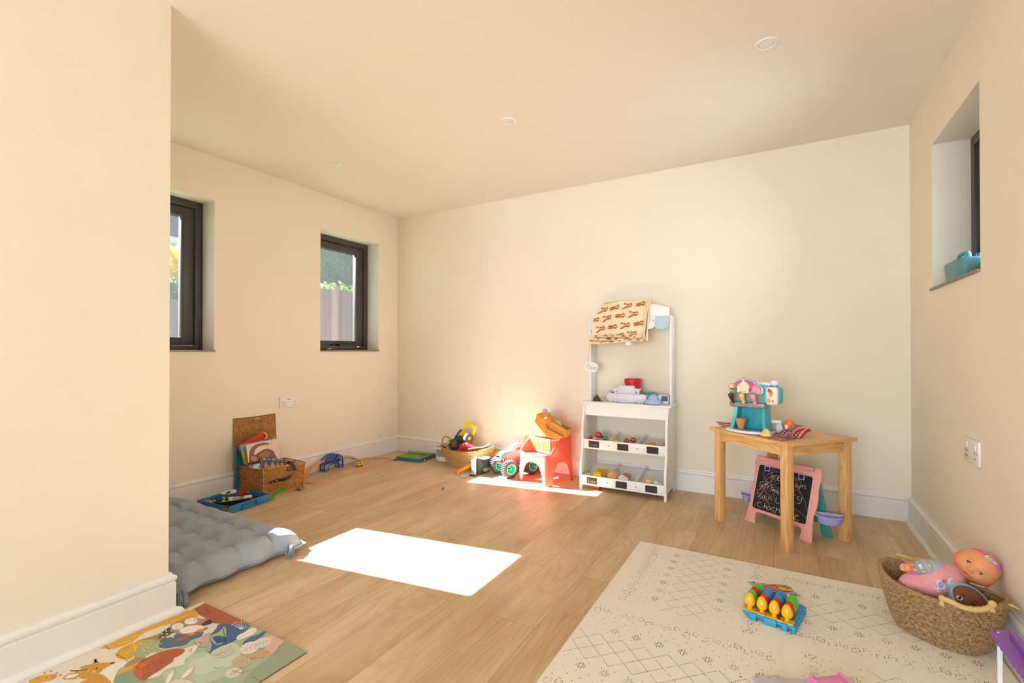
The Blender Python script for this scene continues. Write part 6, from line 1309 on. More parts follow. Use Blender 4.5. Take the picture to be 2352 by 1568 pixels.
for y0_ in (.002, TWy - .056):
    dtray([(y0_, .0), (y0_ + .052, .0), (y0_ + .052, TZn - .001), (y0_, TZn - .001)], '#c23a24', 0)
    dtray([(y0_ + .026 + .022 * math.cos(a), max(.0, .006 + .036 * math.sin(a))) for a in [PI * i / 14 for i in range(15)]], '#e3d6a0', 1); dtray([(y0_ + .026 + .018 * math.cos(a), max(.0, .006 + .031 * math.sin(a))) for a in [PI * i / 14 for i in range(15)]], '#3f8f3a', 2)
dtray([(.056, .0), (TWy - .058, .0), (TWy - .058, .010), (.12, .014), (.056, .006)], '#3f8f3a', 1)
def dtr2(pl, c, k): mb.mat(PR(c)).flat([(TWx - w_ - .0006 - .0003 * k, y, z) for y, z in pl])
dtr2([(.01, .004), (.055, .004), (.055, .046), (.01, .046)], '#c23a24', 0); dtr2([(.032 + .018 * math.cos(a), .008 + .03 * math.sin(a)) for a in [PI * i / 12 for i in range(13)]], '#e3d6a0', 1)
mb.build('printed_sides', tray, smooth=0)
Tm = Matrix.Translation((t0.x, t0.y, 0)) @ Matrix.Rotation(ang, 4, 'Z'); Ti = Tm.inverted()
def tq(a, b, z): return FL(440 + a / 10.69, 1100 + b / 10.69, z)
# boat: hull between bow (right) and stern (left)
ba, bb_ = tq(1600, 400, .056), tq(560, 575, .050); bd_ = (bb_ - ba); bd_.z = 0; bl = bd_.length
boat = thing('brick_boat', 'dark blue brick built toy boat with white and yellow deck parts in the blue tray', 'toy boat', (ba.x, ba.y, .004), math.atan2(bd_.y, bd_.x))
hull = [(0, 0), (.02, -.018), (.07, -.030), (bl * .6, -.034), (bl * .9, -.026), (bl, 0), (bl * .9, .026), (bl * .6, .034), (.07, .030), (.02, .018)]
if True:
    mb = MB().mat(P('#1e2c48', .35)); K_ = len(hull); V = [(x * .96 + .005, y * .55, 0) for x, y in hull] + [(x, y, .048) for x, y in hull] + [(x * .97 + .004, y * .86, .048) for x, y in hull] + [(x * .97 + .004, y * .86, .040) for x, y in hull]; Fc = []
    for r_ in range(3):
        for j in range(K_): Fc.append((r_ * K_ + j, r_ * K_ + (j + 1) % K_, (r_ + 1) * K_ + (j + 1) % K_, (r_ + 1) * K_ + j))
    Fc += [tuple(range(K_)), tuple(3 * K_ + j for j in range(K_))]; mb.put(V, Fc); mb.mat(P('#55534c', .4)); mb.tube([(x, y, .049) for x, y in hull], .0022, 6, closed=True); mb.build('hull', boat, smooth=20)
mb = MB().mat(P('#3f3c38', .5)); mb.prism([(x * .96 + .005, y * .8) for x, y in hull], .004, 'z', (0, 0, .040)); mb.build('deck', boat, smooth=0)
Bi = (Matrix.Translation(boat.location) @ Matrix.Rotation(boat.rotation_euler.z, 4, 'Z')).inverted()
def bloc(a, b, z): return Bi @ tq(a, b, z)
def studs(mb, x0, x1, y0, y1, z, n_, k):
    for i in range(n_):
        for j in range(k): mb.cyl((x0 + (x1 - x0) * (i + .5) / n_, y0 + (y1 - y0) * (j + .5) / k, z), (x0 + (x1 - x0) * (i + .5) / n_, y0 + (y1 - y0) * (j + .5) / k, z + .0018), .0024, n=8)
mb = MB().mat(P('#e9e6d6', .35)); mb.bx(.03, .075, -.020, .020, .050, .058, bev=.001); studs(mb, .03, .075, -.020, .020, .058, 5, 3); mb.mat(P('#d6dc1e', .35)); mb.bx(.028, .077, -.022, .022, .044, .050); mb.bx(.095, .20, -.026, .026, .044, .048); mb.mat(P('#8d8c8a', .4)); mb.bx(.078, .098, -.018, .018, .046, .058, bev=.001); mb.mat(P('#e8e6e0', .3)); mb.bx(.135, .165, -.024, .0, .048, .062, bev=.001); mb.mat(P('#23304c', .35)); mb.bx(.165, .185, -.022, .010, .046, .060, bev=.001); mb.mat(P('#2b2826', .4)); mb.bx(.008, .026, -.010, .010, .048, .060, bev=.001); mb.build('deck_bricks', boat)
mb = MB().mat(M('clear_dome', '#c9c4c0', .1, trans=.5, spec=.6)); mb.ell((.118, 0, .052), (.024, .018, .014)); mb.build('clear_canopy', boat)
mb = MB().mat(P('#e4e312', .35)).prism([(.185, .046), (.200, .066), (.182, .068)], .004, 'y', (0, -.026, 0)); mb.build('yellow_fin', boat)
mb = MB().mat(P('#e6e2da', .35)).tube([(bl * .72 + .016 * math.cos(a), -.008 + .010 * math.sin(a), .051) for a in [2 * PI * i / 20 for i in range(20)]], .0030, 6, closed=True); mb.build('life_ring', boat)
p0 = bloc(900, 345, .080)
mb = MB().mat(P('#e9e0cc', .35)); pl = [(bloc(a, b, .078).x, bloc(a, b, .078).y) for a, b in ((700, 350), (860, 290), (1040, 250), (1110, 275), (1080, 320), (960, 350), (820, 365))]; mb.prism([(p.x, p.y) for p in cr([(a, b, 0) for a, b in pl], 2, True)], .005, 'z', (0, 0, .070)); mb.mat(P('#2b2826', .4))
for p in cr([(a, b, 0) for a, b in pl], 2, True): mb.ell((p.x, p.y, .069), .0028, nu=6, nv=5)
mb.mat(P('#8d8c8a', .4)); mb.cyl((p0.x, p0.y, .048), (p0.x, p0.y, .071), .008, n=10); mb.mat(P('#2d456e', .35)); mb.box((p0.x, p0.y, .081), (.024, .012, .010), rot=(0, .2, .6), bev=.002); mb.mat(P('#efeae0', .3)); q = bloc(830, 320, .078); mb.cyl((q.x, q.y, .075), (q.x, q.y, .094), .0022, n=8); mb.box((q.x + .003, q.y, .094), (.010, .003, .008), bev=.001); mb.build('upper_deck', boat)
r0 = tq(1240, 290, .070); t = thing('red_brick_part', 'dark red building brick part leaning on the rear edge of the blue tray', 'toy', (r0.x, r0.y, .040), ang + .3)
mb = MB().mat(P('#b01c26', .35)); mb.prism([(-.045, .012), (-.010, .034), (.030, .036), (.042, .020), (.030, .0), (-.010, -.004)], .030, 'y', (0, -.015, 0), bev=.002); mb.mat(P('#e8e4de', .3)).cyl((.040, -.012, .012), (.040, -.017, .012), .004, n=10); mb.build('brick_shell', t)
rnd = random.Random(2)
for i, (a, b, c, lb) in enumerate(((330, 520, '#9c9a96', 'grey brick oddments at the left end of the blue tray'), (400, 500, '#7d7c7a', 'darker grey brick piece near the rear left of the blue tray'), (440, 540, '#b4b2ae', 'pale grey brick piece next to the orange one in the blue tray'), (510, 530, '#e2621e', 'small orange brick piece in the blue tray'), (570, 530, '#e2a01e', 'small yellow brick piece by the stern of the brick boat'), (540, 500, '#5a5856', 'dark grey brick piece behind the orange one in the tray'))):
    p = tq(a, b, .036); t = thing('loose_brick', lb, 'toy brick', (p.x, p.y, .0035), rnd.uniform(0, 3)); s_ = .016 if i < 3 else .010; mb = MB().mat(P(c, .4)); mb.bx(-s_, s_, -s_ * .6, s_ * .6, 0, .034, bev=.001); studs(mb, -s_, s_, -s_ * .6, s_ * .6, .034, 2, 1); mb.build('brick', t)
gp = [XP(650, 1143, -3.03), None]
ga, gb_ = FL(621, 1146, .004), FL(654, 1122, .055)
t = thing('green_track_ramp', 'curved green toy track ramp leaning between the blue tray and the hamper', 'toy track', (ga.x, ga.y, 0))
gpts = [FL(620, 1148, .003), FL(626, 1139, .012), FL(634, 1131, .030), FL(644, 1124, .046), FL(656, 1119.5, .055)]
mb = MB().mat(P('#5ba83f', .4)); mb.tube([p - Vector((ga.x, ga.y, 0)) for p in cr(gpts, 6)], .020, 8, flat=.22, up=(-.5, .5, .7)); mb.build('ramp', t)

# ================================================================ wooden railway
m_beech = M('beech_track', '#d9a873', .5, var=.10, scale=14, stretch=(4, 4, 1)); m_groove = M('beech_groove', '#c08d58', .6, var=.06)
def track(label, pts, wdt=.020, th=.012):
    o = Vector(pts[0]); o.z = 0; t = thing('wooden_track', label, 'toy track', tuple(o)); c = cr(pts, 8); mb = MB().mat(m_beech); V = []; K_ = len(c); prof = [(-wdt, 0), (wdt, 0), (wdt, th), (wdt * .62, th), (wdt * .62, th * .72), (wdt * .38, th * .72), (wdt * .38, th), (-wdt * .38, th), (-wdt * .38, th * .72), (-wdt * .62, th * .72), (-wdt * .62, th), (-wdt, th)]
    for i, p in enumerate(c):
        d_ = (c[min(i + 1, K_ - 1)] - c[max(i - 1, 0)]); s_ = Vector((d_.y, -d_.x, 0)).normalized(); up_ = s_.cross(d_).normalized(); up_ = up_ if up_.z > 0 else -up_
        for a, b in prof: V.append(p - o + s_ * a + up_ * b)
    n_ = len(prof); Fc = [(i * n_ + j, i * n_ + (j + 1) % n_, (i + 1) * n_ + (j + 1) % n_, (i + 1) * n_ + j) for i in range(K_ - 1) for j in range(n_)] + [tuple(range(n_)), tuple((K_ - 1) * n_ + j for j in range(n_))]
    mb.put(V, Fc); mb.build('track_strip', t, smooth=30); return t
def kq(a, b, z=0.0): return FL(690 + a / 10.69, 1020 + b / 10.69, z)
def kx(a, b, x): return XP(690 + a / 10.69, 1020 + b / 10.69, x)
track('curved wooden track at the near left end of the railway beside the hamper', [kq(40, 940), kq(130, 955), kq(240, 965), kq(330, 965), kq(410, 950)])
track('longest straight wooden track, near side of the railway', [kq(410, 950), kq(620, 900), kq(1000, 790), kq(1500, 640)])
track('straight wooden track continuing the near side to the far bend', [kq(1500, 640), kq(1800, 550), kq(2050, 475), kq(2130, 450)])
track('tightly curved wooden track at the far end of the railway', [kq(2130, 450), kq(2195, 410), kq(2200, 375), kq(2130, 350), kq(2020, 342), kq(1890, 350)])
track('short wooden track along the skirting behind the yellow van', [kq(1890, 350), kq(1800, 352), kq(1715, 360)])
track('curved wooden track behind the yellow van up to the ramp foot', [kq(1715, 360), kq(1620, 365), kq(1530, 385), kq(1450, 400)])
track('rising wooden ramp track from the far side up to the blue bridge', [kx(1450, 396, -3.445), kx(1350, 375, -3.440), kx(1240, 330, -3.435), kx(1140, 312, -3.430), kx(1050, 330, -3.430), kx(900, 352, -3.430)])
track('rising wooden ramp track from the hamper up to the blue bridge', [kq(20, 850, .004), kx(120, 760, -3.385), kx(260, 620, -3.41), kx(400, 500, -3.425), kx(520, 448, -3.43), kx(640, 420, -3.43)])
br0 = [kq(515, 660), kq(620, 670), kq(915, 548), kq(1015, 560)]
brc = sum(br0, Vector()) / 4; bx_ = ((br0[2] - br0[0]) + (br0[3] - br0[1])) / 2; bang = math.atan2(bx_.y, bx_.x); bL = bx_.length * 1.06
br = thing('toy_bridge', 'blue plastic toy arch bridge over the wooden railway', 'toy bridge', (brc.x, brc.y, 0), bang)
m_bb = P('#1f4fa8', .35)
for s_ in (-1, 1):
    y = s_ * .026; mb = MB().mat(m_bb); hl = bL / 2 + .006; zt = .128; zd = .064
    top_ = [(-hl, y, .060)] + [(-hl * math.cos(a), y, .060 + (zt - .060) * math.sin(a) ** .8) for a in [PI * i / 16 for i in range(1, 16)]] + [(hl, y, .060)]
    mb.tube(top_, .0052, 8); arc = [(-hl * .62 * math.cos(a), y, .002 + .055 * math.sin(a) ** .7) for a in [PI * i / 16 for i in range(17)]]; mb.tube(arc, .0042, 8)
    mb.tube([(-hl, y, .064), (hl, y, .064)], .004, 6); mb.tube([(-hl, y, 0), (-hl, y, .064)], .0058, 8); mb.tube([(hl, y, 0), (hl, y, .064)], .0058, 8); mb.bx(-hl, -hl * .62, y - .004, y + .004, .0, .006); mb.bx(hl * .62, hl, y - .004, y + .004, 0, .006)
    for i in range(1, 8):
        x0 = -hl + 2 * hl * (i - .5) / 8; x1 = -hl + 2 * hl * (i + .0) / 8; x2 = -hl + 2 * hl * (i + .5) / 8
        zf = lambda x: .060 + (zt - .060) * max(0, (1 - (x / hl) ** 2)) ** .4
        mb.tube([(x0, y, .066), (x1, y, zf(x1)), (x2, y, .066)], .0028, 6)
    for sx in (-1, 1): mb.tube([(sx * hl * .97, y, .060), (sx * hl * .72, y, .030), (sx * hl * .97, y, .012)], .003, 6)
    mb.build('side_truss', br)
mb = MB().mat(m_bb); mb.bx(-hl, hl, -.026, .026, .060, .064)
for sx in (-1, 1): mb.bx(sx * hl - .004, sx * hl + .004, -.026, .026, .016, .021)
mb.build('bridge_deck', br)
vp = kq(1410, 545); van = thing('yellow_toy_van', 'small yellow toy camper van inside the railway loop', 'toy car', (vp.x, vp.y + .012, 0), math.radians(62))
mb = MB().mat(P('#e9c51a', .3)); mb.prism([(-.036, .006), (.036, .006), (.037, .020), (.033, .036), (.026, .041), (-.030, .041), (-.036, .030)], .036, 'y', (0, -.018, 0), bev=.005); mb.build('van_body', van)
mb = MB().mat(P('#27252a', .2))
for x in (-.02, .010): mb.bx(x - .008, x + .008, -.0186, .0186, .026, .034, bev=.001)
mb.bx(-.028, .020, -.010, .010, .040, .0420, bev=.001); mb.build('van_windows', van)
mb = MB().mat(P('#2a2624', .5))
for x in (-.022, .022): mb.cyl((x, -.019, .008), (x, .019, .008), .008, n=14)
mb.build('axle_with_wheels', van)
MB().mat(P('#c9c6c2', .3)).cyl((.036, -.006, .018), (.040, -.006, .018), .006, n=12).build('headlamp', van)

# ================================================================ grey floor mattress
m_lin = M('grey_blue_linen', '#a4adba', .95, var=.05, scale=120, bump=.5, bscale=900, sheen=.15, spec=.15)
FX0, FX1, FY0, FY1 = -3.44, -2.165, 1.005, 1.615
fut = thing('floor_mattress', 'grey blue tufted cotton floor mattress with corner tassels behind the white partition end', 'mattress', ((FX0 + FX1) / 2, (FY0 + FY1) / 2, 0)); fc = Vector(((FX0 + FX1) / 2, (FY0 + FY1) / 2, 0))
txs = [-2.335, -2.505, -2.68, -2.865, -3.06, -3.24]; tys = [1.13, 1.295, 1.46]
def matz(x, y):
    # pillow height: falls to the seam at the border, dimples at the tufts, ridges between
    ex = min((x - FX0), (FX1 - x)) / .11; ey = min((y - FY0), (FY1 - y)) / .11; e = max(0, min(1, ex, 1)) ; f = max(0, min(1, ey)); edge = (1 - (1 - e) ** 2.4) ** .55 * (1 - (1 - f) ** 2.4) ** .55
    h = .112 * edge; d = 0
    for tx in txs:
        for ty_ in tys:
            r2 = ((x - tx) ** 2 + (y - ty_) ** 2); d = max(d, math.exp(-math.sqrt(r2) / .014) * .6 + .40 * math.exp(-r2 / .0028))
    # creases joining neighbouring tufts
    cx_ = min(abs(x - t_) for t_ in txs); cy_ = min(abs(y - t_) for t_ in tys)
    g = .42 * math.exp(-cx_ / .012) * (.6 + .4 * math.cos((y - tys[0]) / .165 * 2 * PI)) + .26 * math.exp(-cy_ / .010)
    return .035 + max(.0, (h - .030) * (1 - min(.92, max(d, g * min(1, edge * 1.2)))) ) if True else 0
def outl(u):
    # rounded, slightly puckered outline with pointed corners
    return u
NU, NVV = 190, 100
def topf(u, v):
    x = FX0 + (FX1 - FX0) * u; y = FY0 + (FY1 - FY0) * v
    px_ = .013 * math.cos((x - txs[0]) / .17 * 2 * PI) ; py_ = .012 * math.cos((y - tys[0]) / .165 * 2 * PI)
    bx = min(u, 1 - u) * (FX1 - FX0); by = min(v, 1 - v) * (FY1 - FY0)
    wx = math.exp(-(by / .05) ** 2); wy = math.exp(-(bx / .05) ** 2)
    cu = (u - .5) * 2; cv = (v - .5) * 2
    yy = y - py_ * 0 + (px_ * wx) * (1 if v > .5 else -1) * -1 + .010 * wx * (1 if v > .5 else -1) * (-1 + abs(cu) ** 6 * 2)
    xx = x + (py_ * wy) * (1 if u > .5 else -1) * -1 + .012 * wy * (1 if u > .5 else -1) * (-1 + abs(cv) ** 6 * 2)
    z = matz(x, y) + .0025 * noise.noise(Vector((x * 14, y * 14, 0))) + .003 * wx * math.sin(x * 60) * .5 + .003 * wy * math.sin(y * 55)
    return (xx - fc.x, yy - fc.y, max(.03, z))
def botf(u, v):
    p = topf(u, v); bx = min(u, 1 - u) * (FX1 - FX0); by = min(v, 1 - v) * (FY1 - FY0); e = min(1, min(bx, by) / .05)
    return (p[0], p[1], .035 * (1 - e) ** 2 if e < 1 else 0.0) if e < 1 else (p[0], p[1], 0)
def nonlin(t, k=.6):  # denser rows near the borders
    return t + (math.sin(2 * PI * t) * -k / (2 * PI))
mb = MB().mat(m_lin); mb.grid(lambda u, v: topf(nonlin(u, .35), nonlin(v, .45)), NU, NVV); mb.grid(lambda u, v: botf(nonlin(u, .35), nonlin(v, .45)), 60, 40); mb.build('mattress_body', fut, smooth=70)
rimp = [topf(u, v) for u, v in [(i / 80, 0) for i in range(80)] + [(1, i / 40) for i in range(40)] + [(1 - i / 80, 1) for i in range(80)] + [(0, 1 - i / 40) for i in range(40)]]
mb = MB().mat(m_lin).tube([(a, b, .0345) for a, b, c in rimp], .0032, 6, closed=True); mb.build('piped_seam', fut)
mb = MB().mat(m_lin)
for tx in txs:
    for ty_ in tys: mb.ell((tx - fc.x, ty_ - fc.y, .047), (.006, .006, .003), nu=10, nv=6)
mb.build('tufting', fut)
m_tas = M('tassel_yarn', '#8494a0', .95, var=.12, scale=150)
rt = random.Random(4)
def tassel(cx, cy, cz, dx, dy, L_, n_=90, spread=.03):
    mb = MB().mat(m_tas); d_ = Vector((dx, dy, 0)).normalized(); s_ = Vector((-d_.y, d_.x, 0)); o = Vector((cx, cy, cz)) - fc
    mb.ell(o, (.010, .010, .010)); mb.ell(o + d_ * .014 + Vector((0, 0, .002)), (.018, .016, .015))
    for i in range(n_):
        a = rt.uniform(-1, 1); b = rt.uniform(0, 1); l_ = L_ * rt.uniform(.75, 1.05)
        e_ = o + d_ * l_ * (1 - .25 * abs(a)) + s_ * a * spread; e_.z = rt.uniform(.002, .030) * (1 - .4 * abs(a)); m_ = o + d_ * l_ * .45 + s_ * a * spread * .8 + Vector((0, 0, rt.uniform(-.01, .020))); m_.z = max(.003, m_.z)
        mb.tube(cr([o + Vector((0, 0, rt.uniform(-.006, .006))) + s_ * a * .006, m_, e_], 3), .0015, 4)
    mb.build('tassel', fut, smooth=60)
tassel(FX1 + .004, FY0 + .004, .036, .8, -.35, .070, 130, .034)
tassel(FX1 - .003, FY1 - .075, .040, .55, -.85, .058, 110, .020)
# ================================================================ printed jigsaw mat
JZ = .0045
JX0, JX1, JY0, JY1 = -2.073, -1.420, .40, 1.062
def jz(a, b, l=0): p = FL(60 + a / 3.5636, 1380 + b / 3.5636, JZ); return (p.x - (JX0 + JX1) / 2, p.y - (JY0 + JY1) / 2, JZ + .00010 * l)
jig = thing('jigsaw_mat', 'large floor jigsaw printed with owl, hedgehog, deer and leaves beside the white partition skirting', 'jigsaw', ((JX0 + JX1) / 2, (JY0 + JY1) / 2, 0))
mb = MB().mat(M('cardboard_edge', '#8a6a4c', .9, var=.08, scale=60)); hx_, hy_ = (JX1 - JX0) / 2, (JY1 - JY0) / 2; mb.bx(-hx_, hx_, -hy_, hy_, 0, JZ - .0002)
mb.mat(PR('#ddd5c3')).flat([(-hx_, -hy_, JZ), (hx_, -hy_, JZ), (hx_, hy_, JZ), (-hx_, hy_, JZ)])
def clampp(p): return (max(-hx_, min(hx_, p[0])), max(-hy_, min(hy_, p[1])), p[2])
jc = [0.0]
def J(c, pts, l, smooth=True):
    jc[0] += .03; l = l * .7 + jc[0]
    q = [(p.x, p.y) for p in cr([(a, b, 0) for a, b in pts], 4, True)] if smooth else pts
    mb.mat(PR(c)).flat([clampp(jz(a, b, l)) for a, b in q])
def JL(c, pts, l, w=1.6):
    jc[0] += .03; l = l * .7 + jc[0]
    q = [Vector(jz(p.x, p.y, l)) for p in cr([(a, b, 0) for a, b in pts], 4)]
    for a, b in zip(q, q[1:]):
        d_ = (b - a); s_ = Vector((d_.y, -d_.x, 0)).normalized() * w * .0004; mb.mat(PR(c)).put([a - s_, a + s_, b + s_, b - s_], [(0, 1, 2, 3)])
# ground fields
J('#a9b79b', [(720, 670), (730, 560), (900, 520), (1100, 480), (1300, 330), (1500, 260), (1830, 180), (2120, 320), (2305, 410), (1900, 680), (1500, 1500), (300, 1900), (-300, 1500), (700, 900)], 1, False)
J('#b9c8ad', [(1120, 560), (1300, 460), (1480, 420), (1560, 520), (1740, 480), (1720, 560), (1560, 640), (1300, 700), (1180, 690)], 2)
J('#8fa284', [(720, 670), (760, 600), (900, 570), (1000, 640), (900, 720), (800, 760)], 2)
J('#c9d3bf', [(1330, 500), (1480, 440), (1560, 370), (1700, 340), (1760, 420), (1690, 520), (1560, 560), (1400, 600)], 3)
J('#b0604a', [(1350, 75), (1465, 14), (1835, 175), (1700, 240), (1610, 190), (1530, 180), (1430, 120)], 3, False)
J('#9aa78b', [(2090, 330), (2305, 412), (1880, 700), (1780, 660), (1860, 560), (2000, 450), (2050, 380)], 4)
J('#e6dccb', [(0, 640), (640, 365), (1100, 170), (1200, 260), (1100, 420), (740, 560), (700, 700), (0, 760)], 1, False)
J('#dea63a', [(1350, 70), (1410, 100), (1380, 150), (1260, 165), (1080, 215), (950, 270), (880, 330), (740, 385), (640, 390), (630, 375), (900, 250), (1150, 150)], 4)
J('#dea63a', [(735, 455), (760, 400), (850, 350), (960, 320), (1060, 320), (960, 380), (900, 420), (860, 470), (780, 475)], 4)
JL('#efcf7c', [(760, 350), (900, 310), (1050, 230), (1180, 170), (1330, 110)], 5, 3); JL('#efcf7c', [(940, 250), (1060, 235)], 5, 3); JL('#efcf7c', [(800, 440), (920, 370), (1000, 335)], 5, 3); JL('#efcf7c', [(1180, 150), (1230, 185)], 5, 3); JL('#efcf7c', [(880, 345), (900, 420)], 5, 3)
J('#a9885f', [(900, 330), (1080, 270), (1150, 230), (1200, 250), (1120, 320), (1000, 320)], 3)
J('#5d7281', [(1080, 370), (1110, 310), (1200, 290), (1260, 250), (1400, 260), (1450, 250), (1430, 290), (1350, 320), (1300, 360), (1200, 380), (1130, 390)], 5)
J('#55523c', [(1080, 310), (1110, 260), (1180, 210), (1230, 215), (1210, 260), (1130, 290)], 6)
for k in range(9): J('#e8dfa8', [(p[0], p[1]) for p in oval(1105 + (k % 3) * 40 + k * 2, 245 + (k // 3) * 25, 9, 6, 6)], 7, False)
J('#a9b183', [(880, 450), (930, 360), (1010, 320), (1090, 330), (1090, 390), (1160, 400), (1210, 390), (1150, 430), (1040, 420), (950, 470)], 6)
for k in range(16): J('#e6e0b0', [(p[0], p[1]) for p in oval(940 + (k % 5) * 40 + (k // 5) * 14, 350 + (k // 5) * 28 + (k % 2) * 9, 6, 4, 6)], 7, False)
# owl
J('#b08d6a', [(1180, 230), (1190, 190), (1290, 150), (1340, 130), (1430, 145), (1510, 150), (1525, 180), (1470, 200), (1430, 230), (1350, 265), (1250, 270), (1200, 250)], 7)
J('#4f3f3e', [(1430, 195), (1500, 150), (1525, 170), (1500, 192)], 8)
J('#efe6de', [(p[0], p[1]) for p in oval(1240, 208, 50, 27, 14, -.2)], 9, False); J('#efe6de', [(p[0], p[1]) for p in oval(1350, 165, 55, 27, 14, -.15)], 9, False)
J('#efe6de', [(1255, 240), (1330, 205), (1430, 200), (1450, 220), (1390, 250), (1290, 268)], 9)
J('#e0a040', [(1290, 188), (1310, 182), (1300, 198)], 10, False); JL('#8a6f60', [(1220, 195), (1245, 205), (1270, 190)], 10, 1.5); JL('#8a6f60', [(1330, 150), (1355, 160), (1378, 146)], 10, 1.5)
J('#dba89a', [(p[0], p[1]) for p in oval(1232, 222, 14, 6, 8)], 10, False); J('#dba89a', [(p[0], p[1]) for p in oval(1385, 158, 14, 6, 8)], 10, False)
J('#dc9436', [(1325, 275), (1370, 258), (1385, 268), (1340, 282)], 10); J('#dc9436', [(1395, 240), (1440, 225), (1450, 238), (1410, 252)], 10)
for k in range(12): J('#6a5a52', [(p[0], p[1]) for p in oval(1290 + (k % 6) * 24, 235 + (k // 6) * 14 - (k % 6) * 4, 3, 2, 5)], 10, False)
J('#b0604a', [(1215, 320), (1330, 270), (1450, 230), (1480, 215), (1490, 225), (1300, 310), (1240, 330)], 8, False)
# hedgehog
J('#e8ddca', [(960, 640), (1040, 600), (1120, 560), (1210, 470), (1280, 400), (1330, 380), (1420, 345), (1400, 385), (1370, 430), (1300, 480), (1290, 520), (1150, 560), (1080, 620)], 8)
J('#b4623f', [(880, 560), (930, 500), (1000, 460), (1080, 425), (1160, 400), (1230, 390), (1300, 400), (1270, 440), (1210, 470), (1200, 500), (1120, 545), (1040, 600), (960, 650), (900, 620)], 9)
J('#c9694a', [(890, 540), (960, 500), (1020, 480), (960, 560), (940, 640), (900, 610), (880, 580)], 10)
for k in range(16): J('#6a3626', [(p[0], p[1]) for p in oval(950 + (k % 6) * 48 + (k // 6) * 10, 560 - (k % 6) * 26 + (k // 6) * 26, 7, 2.5, 6, -.3)], 11, False)
JL('#5e3424', [(940, 560), (1020, 520), (1110, 480)], 11, 1.6)
J('#3a2c2a', [(p[0], p[1]) for p in oval(1350, 396, 6, 4, 8)], 10, False); J('#3a2c2a', [(p[0], p[1]) for p in oval(1424, 343, 7, 5, 8)], 10, False); J('#dba89a', [(p[0], p[1]) for p in oval(1342, 412, 14, 8, 8)], 10, False)
J('#d8a89a', [(1390, 330), (1440, 290), (1540, 285), (1500, 330), (1420, 350)], 7)
J('#dea63a', [(750, 600), (800, 560), (900, 510), (950, 495), (900, 540), (820, 580)], 8)
J('#ab8e68', [(800, 540), (880, 470), (960, 460), (980, 475), (900, 530)], 7)
# deer
J('#cf9840', [(440, 545), (480, 528), (560, 515), (640, 505), (715, 505), (700, 520), (640, 555), (600, 590), (540, 620), (470, 640), (420, 620), (400, 640), (300, 640), (340, 600), (420, 585), (460, 570)], 8)
J('#ece4d4', [(320, 636), (350, 605), (430, 595), (400, 620)], 9); J('#4a3a3a', [(690, 512), (725, 497), (715, 512), (700, 518)], 10); J('#3a2c2a', [(p[0], p[1]) for p in oval(578, 553, 9, 6, 8)], 10, False); J('#e3b89a', [(p[0], p[1]) for p in oval(555, 580, 16, 9, 8)], 10, False)
JL('#7a4a3e', [(545, 512), (570, 500), (565, 478), (570, 500), (595, 500)], 9, 7); JL('#7a4a3e', [(360, 572), (420, 572), (500, 562)], 9, 7); JL('#7a4a3e', [(400, 590), (440, 565)], 9, 5)
J('#cf9840', [(440, 670), (500, 640), (580, 600), (650, 620), (700, 670), (690, 700), (440, 700)], 7); J('#ece4d4', [(600, 590), (700, 520), (830, 500), (760, 560), (720, 640), (700, 680), (640, 610)], 6)
for k in range(7): J('#efe0b0', [(p[0], p[1]) for p in oval(455 + k * 14, 590 - (k % 3) * 22, 4, 3, 5)], 10, False)
# sun bird lower left
J('#dea63a', [(20, 660), (80, 625), (150, 605), (230, 600), (245, 620), (200, 650), (140, 660), (60, 690)], 8); J('#e08a5a', [(205, 612), (240, 605), (245, 625), (215, 635)], 9); J('#3a2c2a', [(p[0], p[1]) for p in oval(170, 630, 6, 4, 8)], 10, False)
for a, b in ((95, 628), (150, 590), (200, 575), (250, 590), (280, 608)): J('#e08a5a', [(a - 15, b + 6), (a + 5, b - 12), (a + 12, b + 6)], 9, False)
# leaves and flowers at right
J('#4d6790', [(1500, 300), (1560, 220), (1590, 190), (1830, 185), (1780, 260), (1700, 330), (1600, 370), (1540, 400), (1500, 430), (1520, 360)], 6)
J('#a3b58c', [(1500, 300), (1580, 250), (1620, 210), (1640, 250), (1620, 330), (1560, 360)], 7)
for k in range(9): J('#3f5a84', [(1520 + k * 4, 300 + k * 6), (1580 + k * 3, 285 + k * 6), (1640, 300 + k * 3), (1580, 300 + k * 6)], 8)
JL('#2f476c', [(1610, 220), (1625, 290), (1640, 360)], 9, 2.5)
for k in range(8): a = -2.4 + k * .28; JL('#efe9dc', [(1760, 235), (1760 + 95 * math.cos(a), 235 + 62 * math.sin(a))], 10, 2.2); J('#e3a62e', [(p[0], p[1]) for p in oval(1760 + 98 * math.cos(a), 235 + 64 * math.sin(a), 11, 7, 8)], 11, False)
J('#efe9dc', [(1720, 310), (1740, 280), (1790, 255), (1840, 225), (1880, 225), (1885, 250), (1850, 280), (1800, 300), (1750, 320)], 9)
for k in range(7): J('#e3c07a', [(p[0], p[1]) for p in oval(1750 + k * 20, 298 - k * 9, 5, 4, 6)], 10, False)
J('#54708f', [(1775, 345), (1830, 300), (1900, 275), (1960, 240), (1965, 255), (1900, 310), (1850, 340), (1790, 362)], 9)
J('#ddb5a8', [(1900, 330), (1990, 285), (2060, 285), (2120, 320), (2070, 370), (2020, 430), (1940, 460), (1890, 430), (1960, 380)], 8)
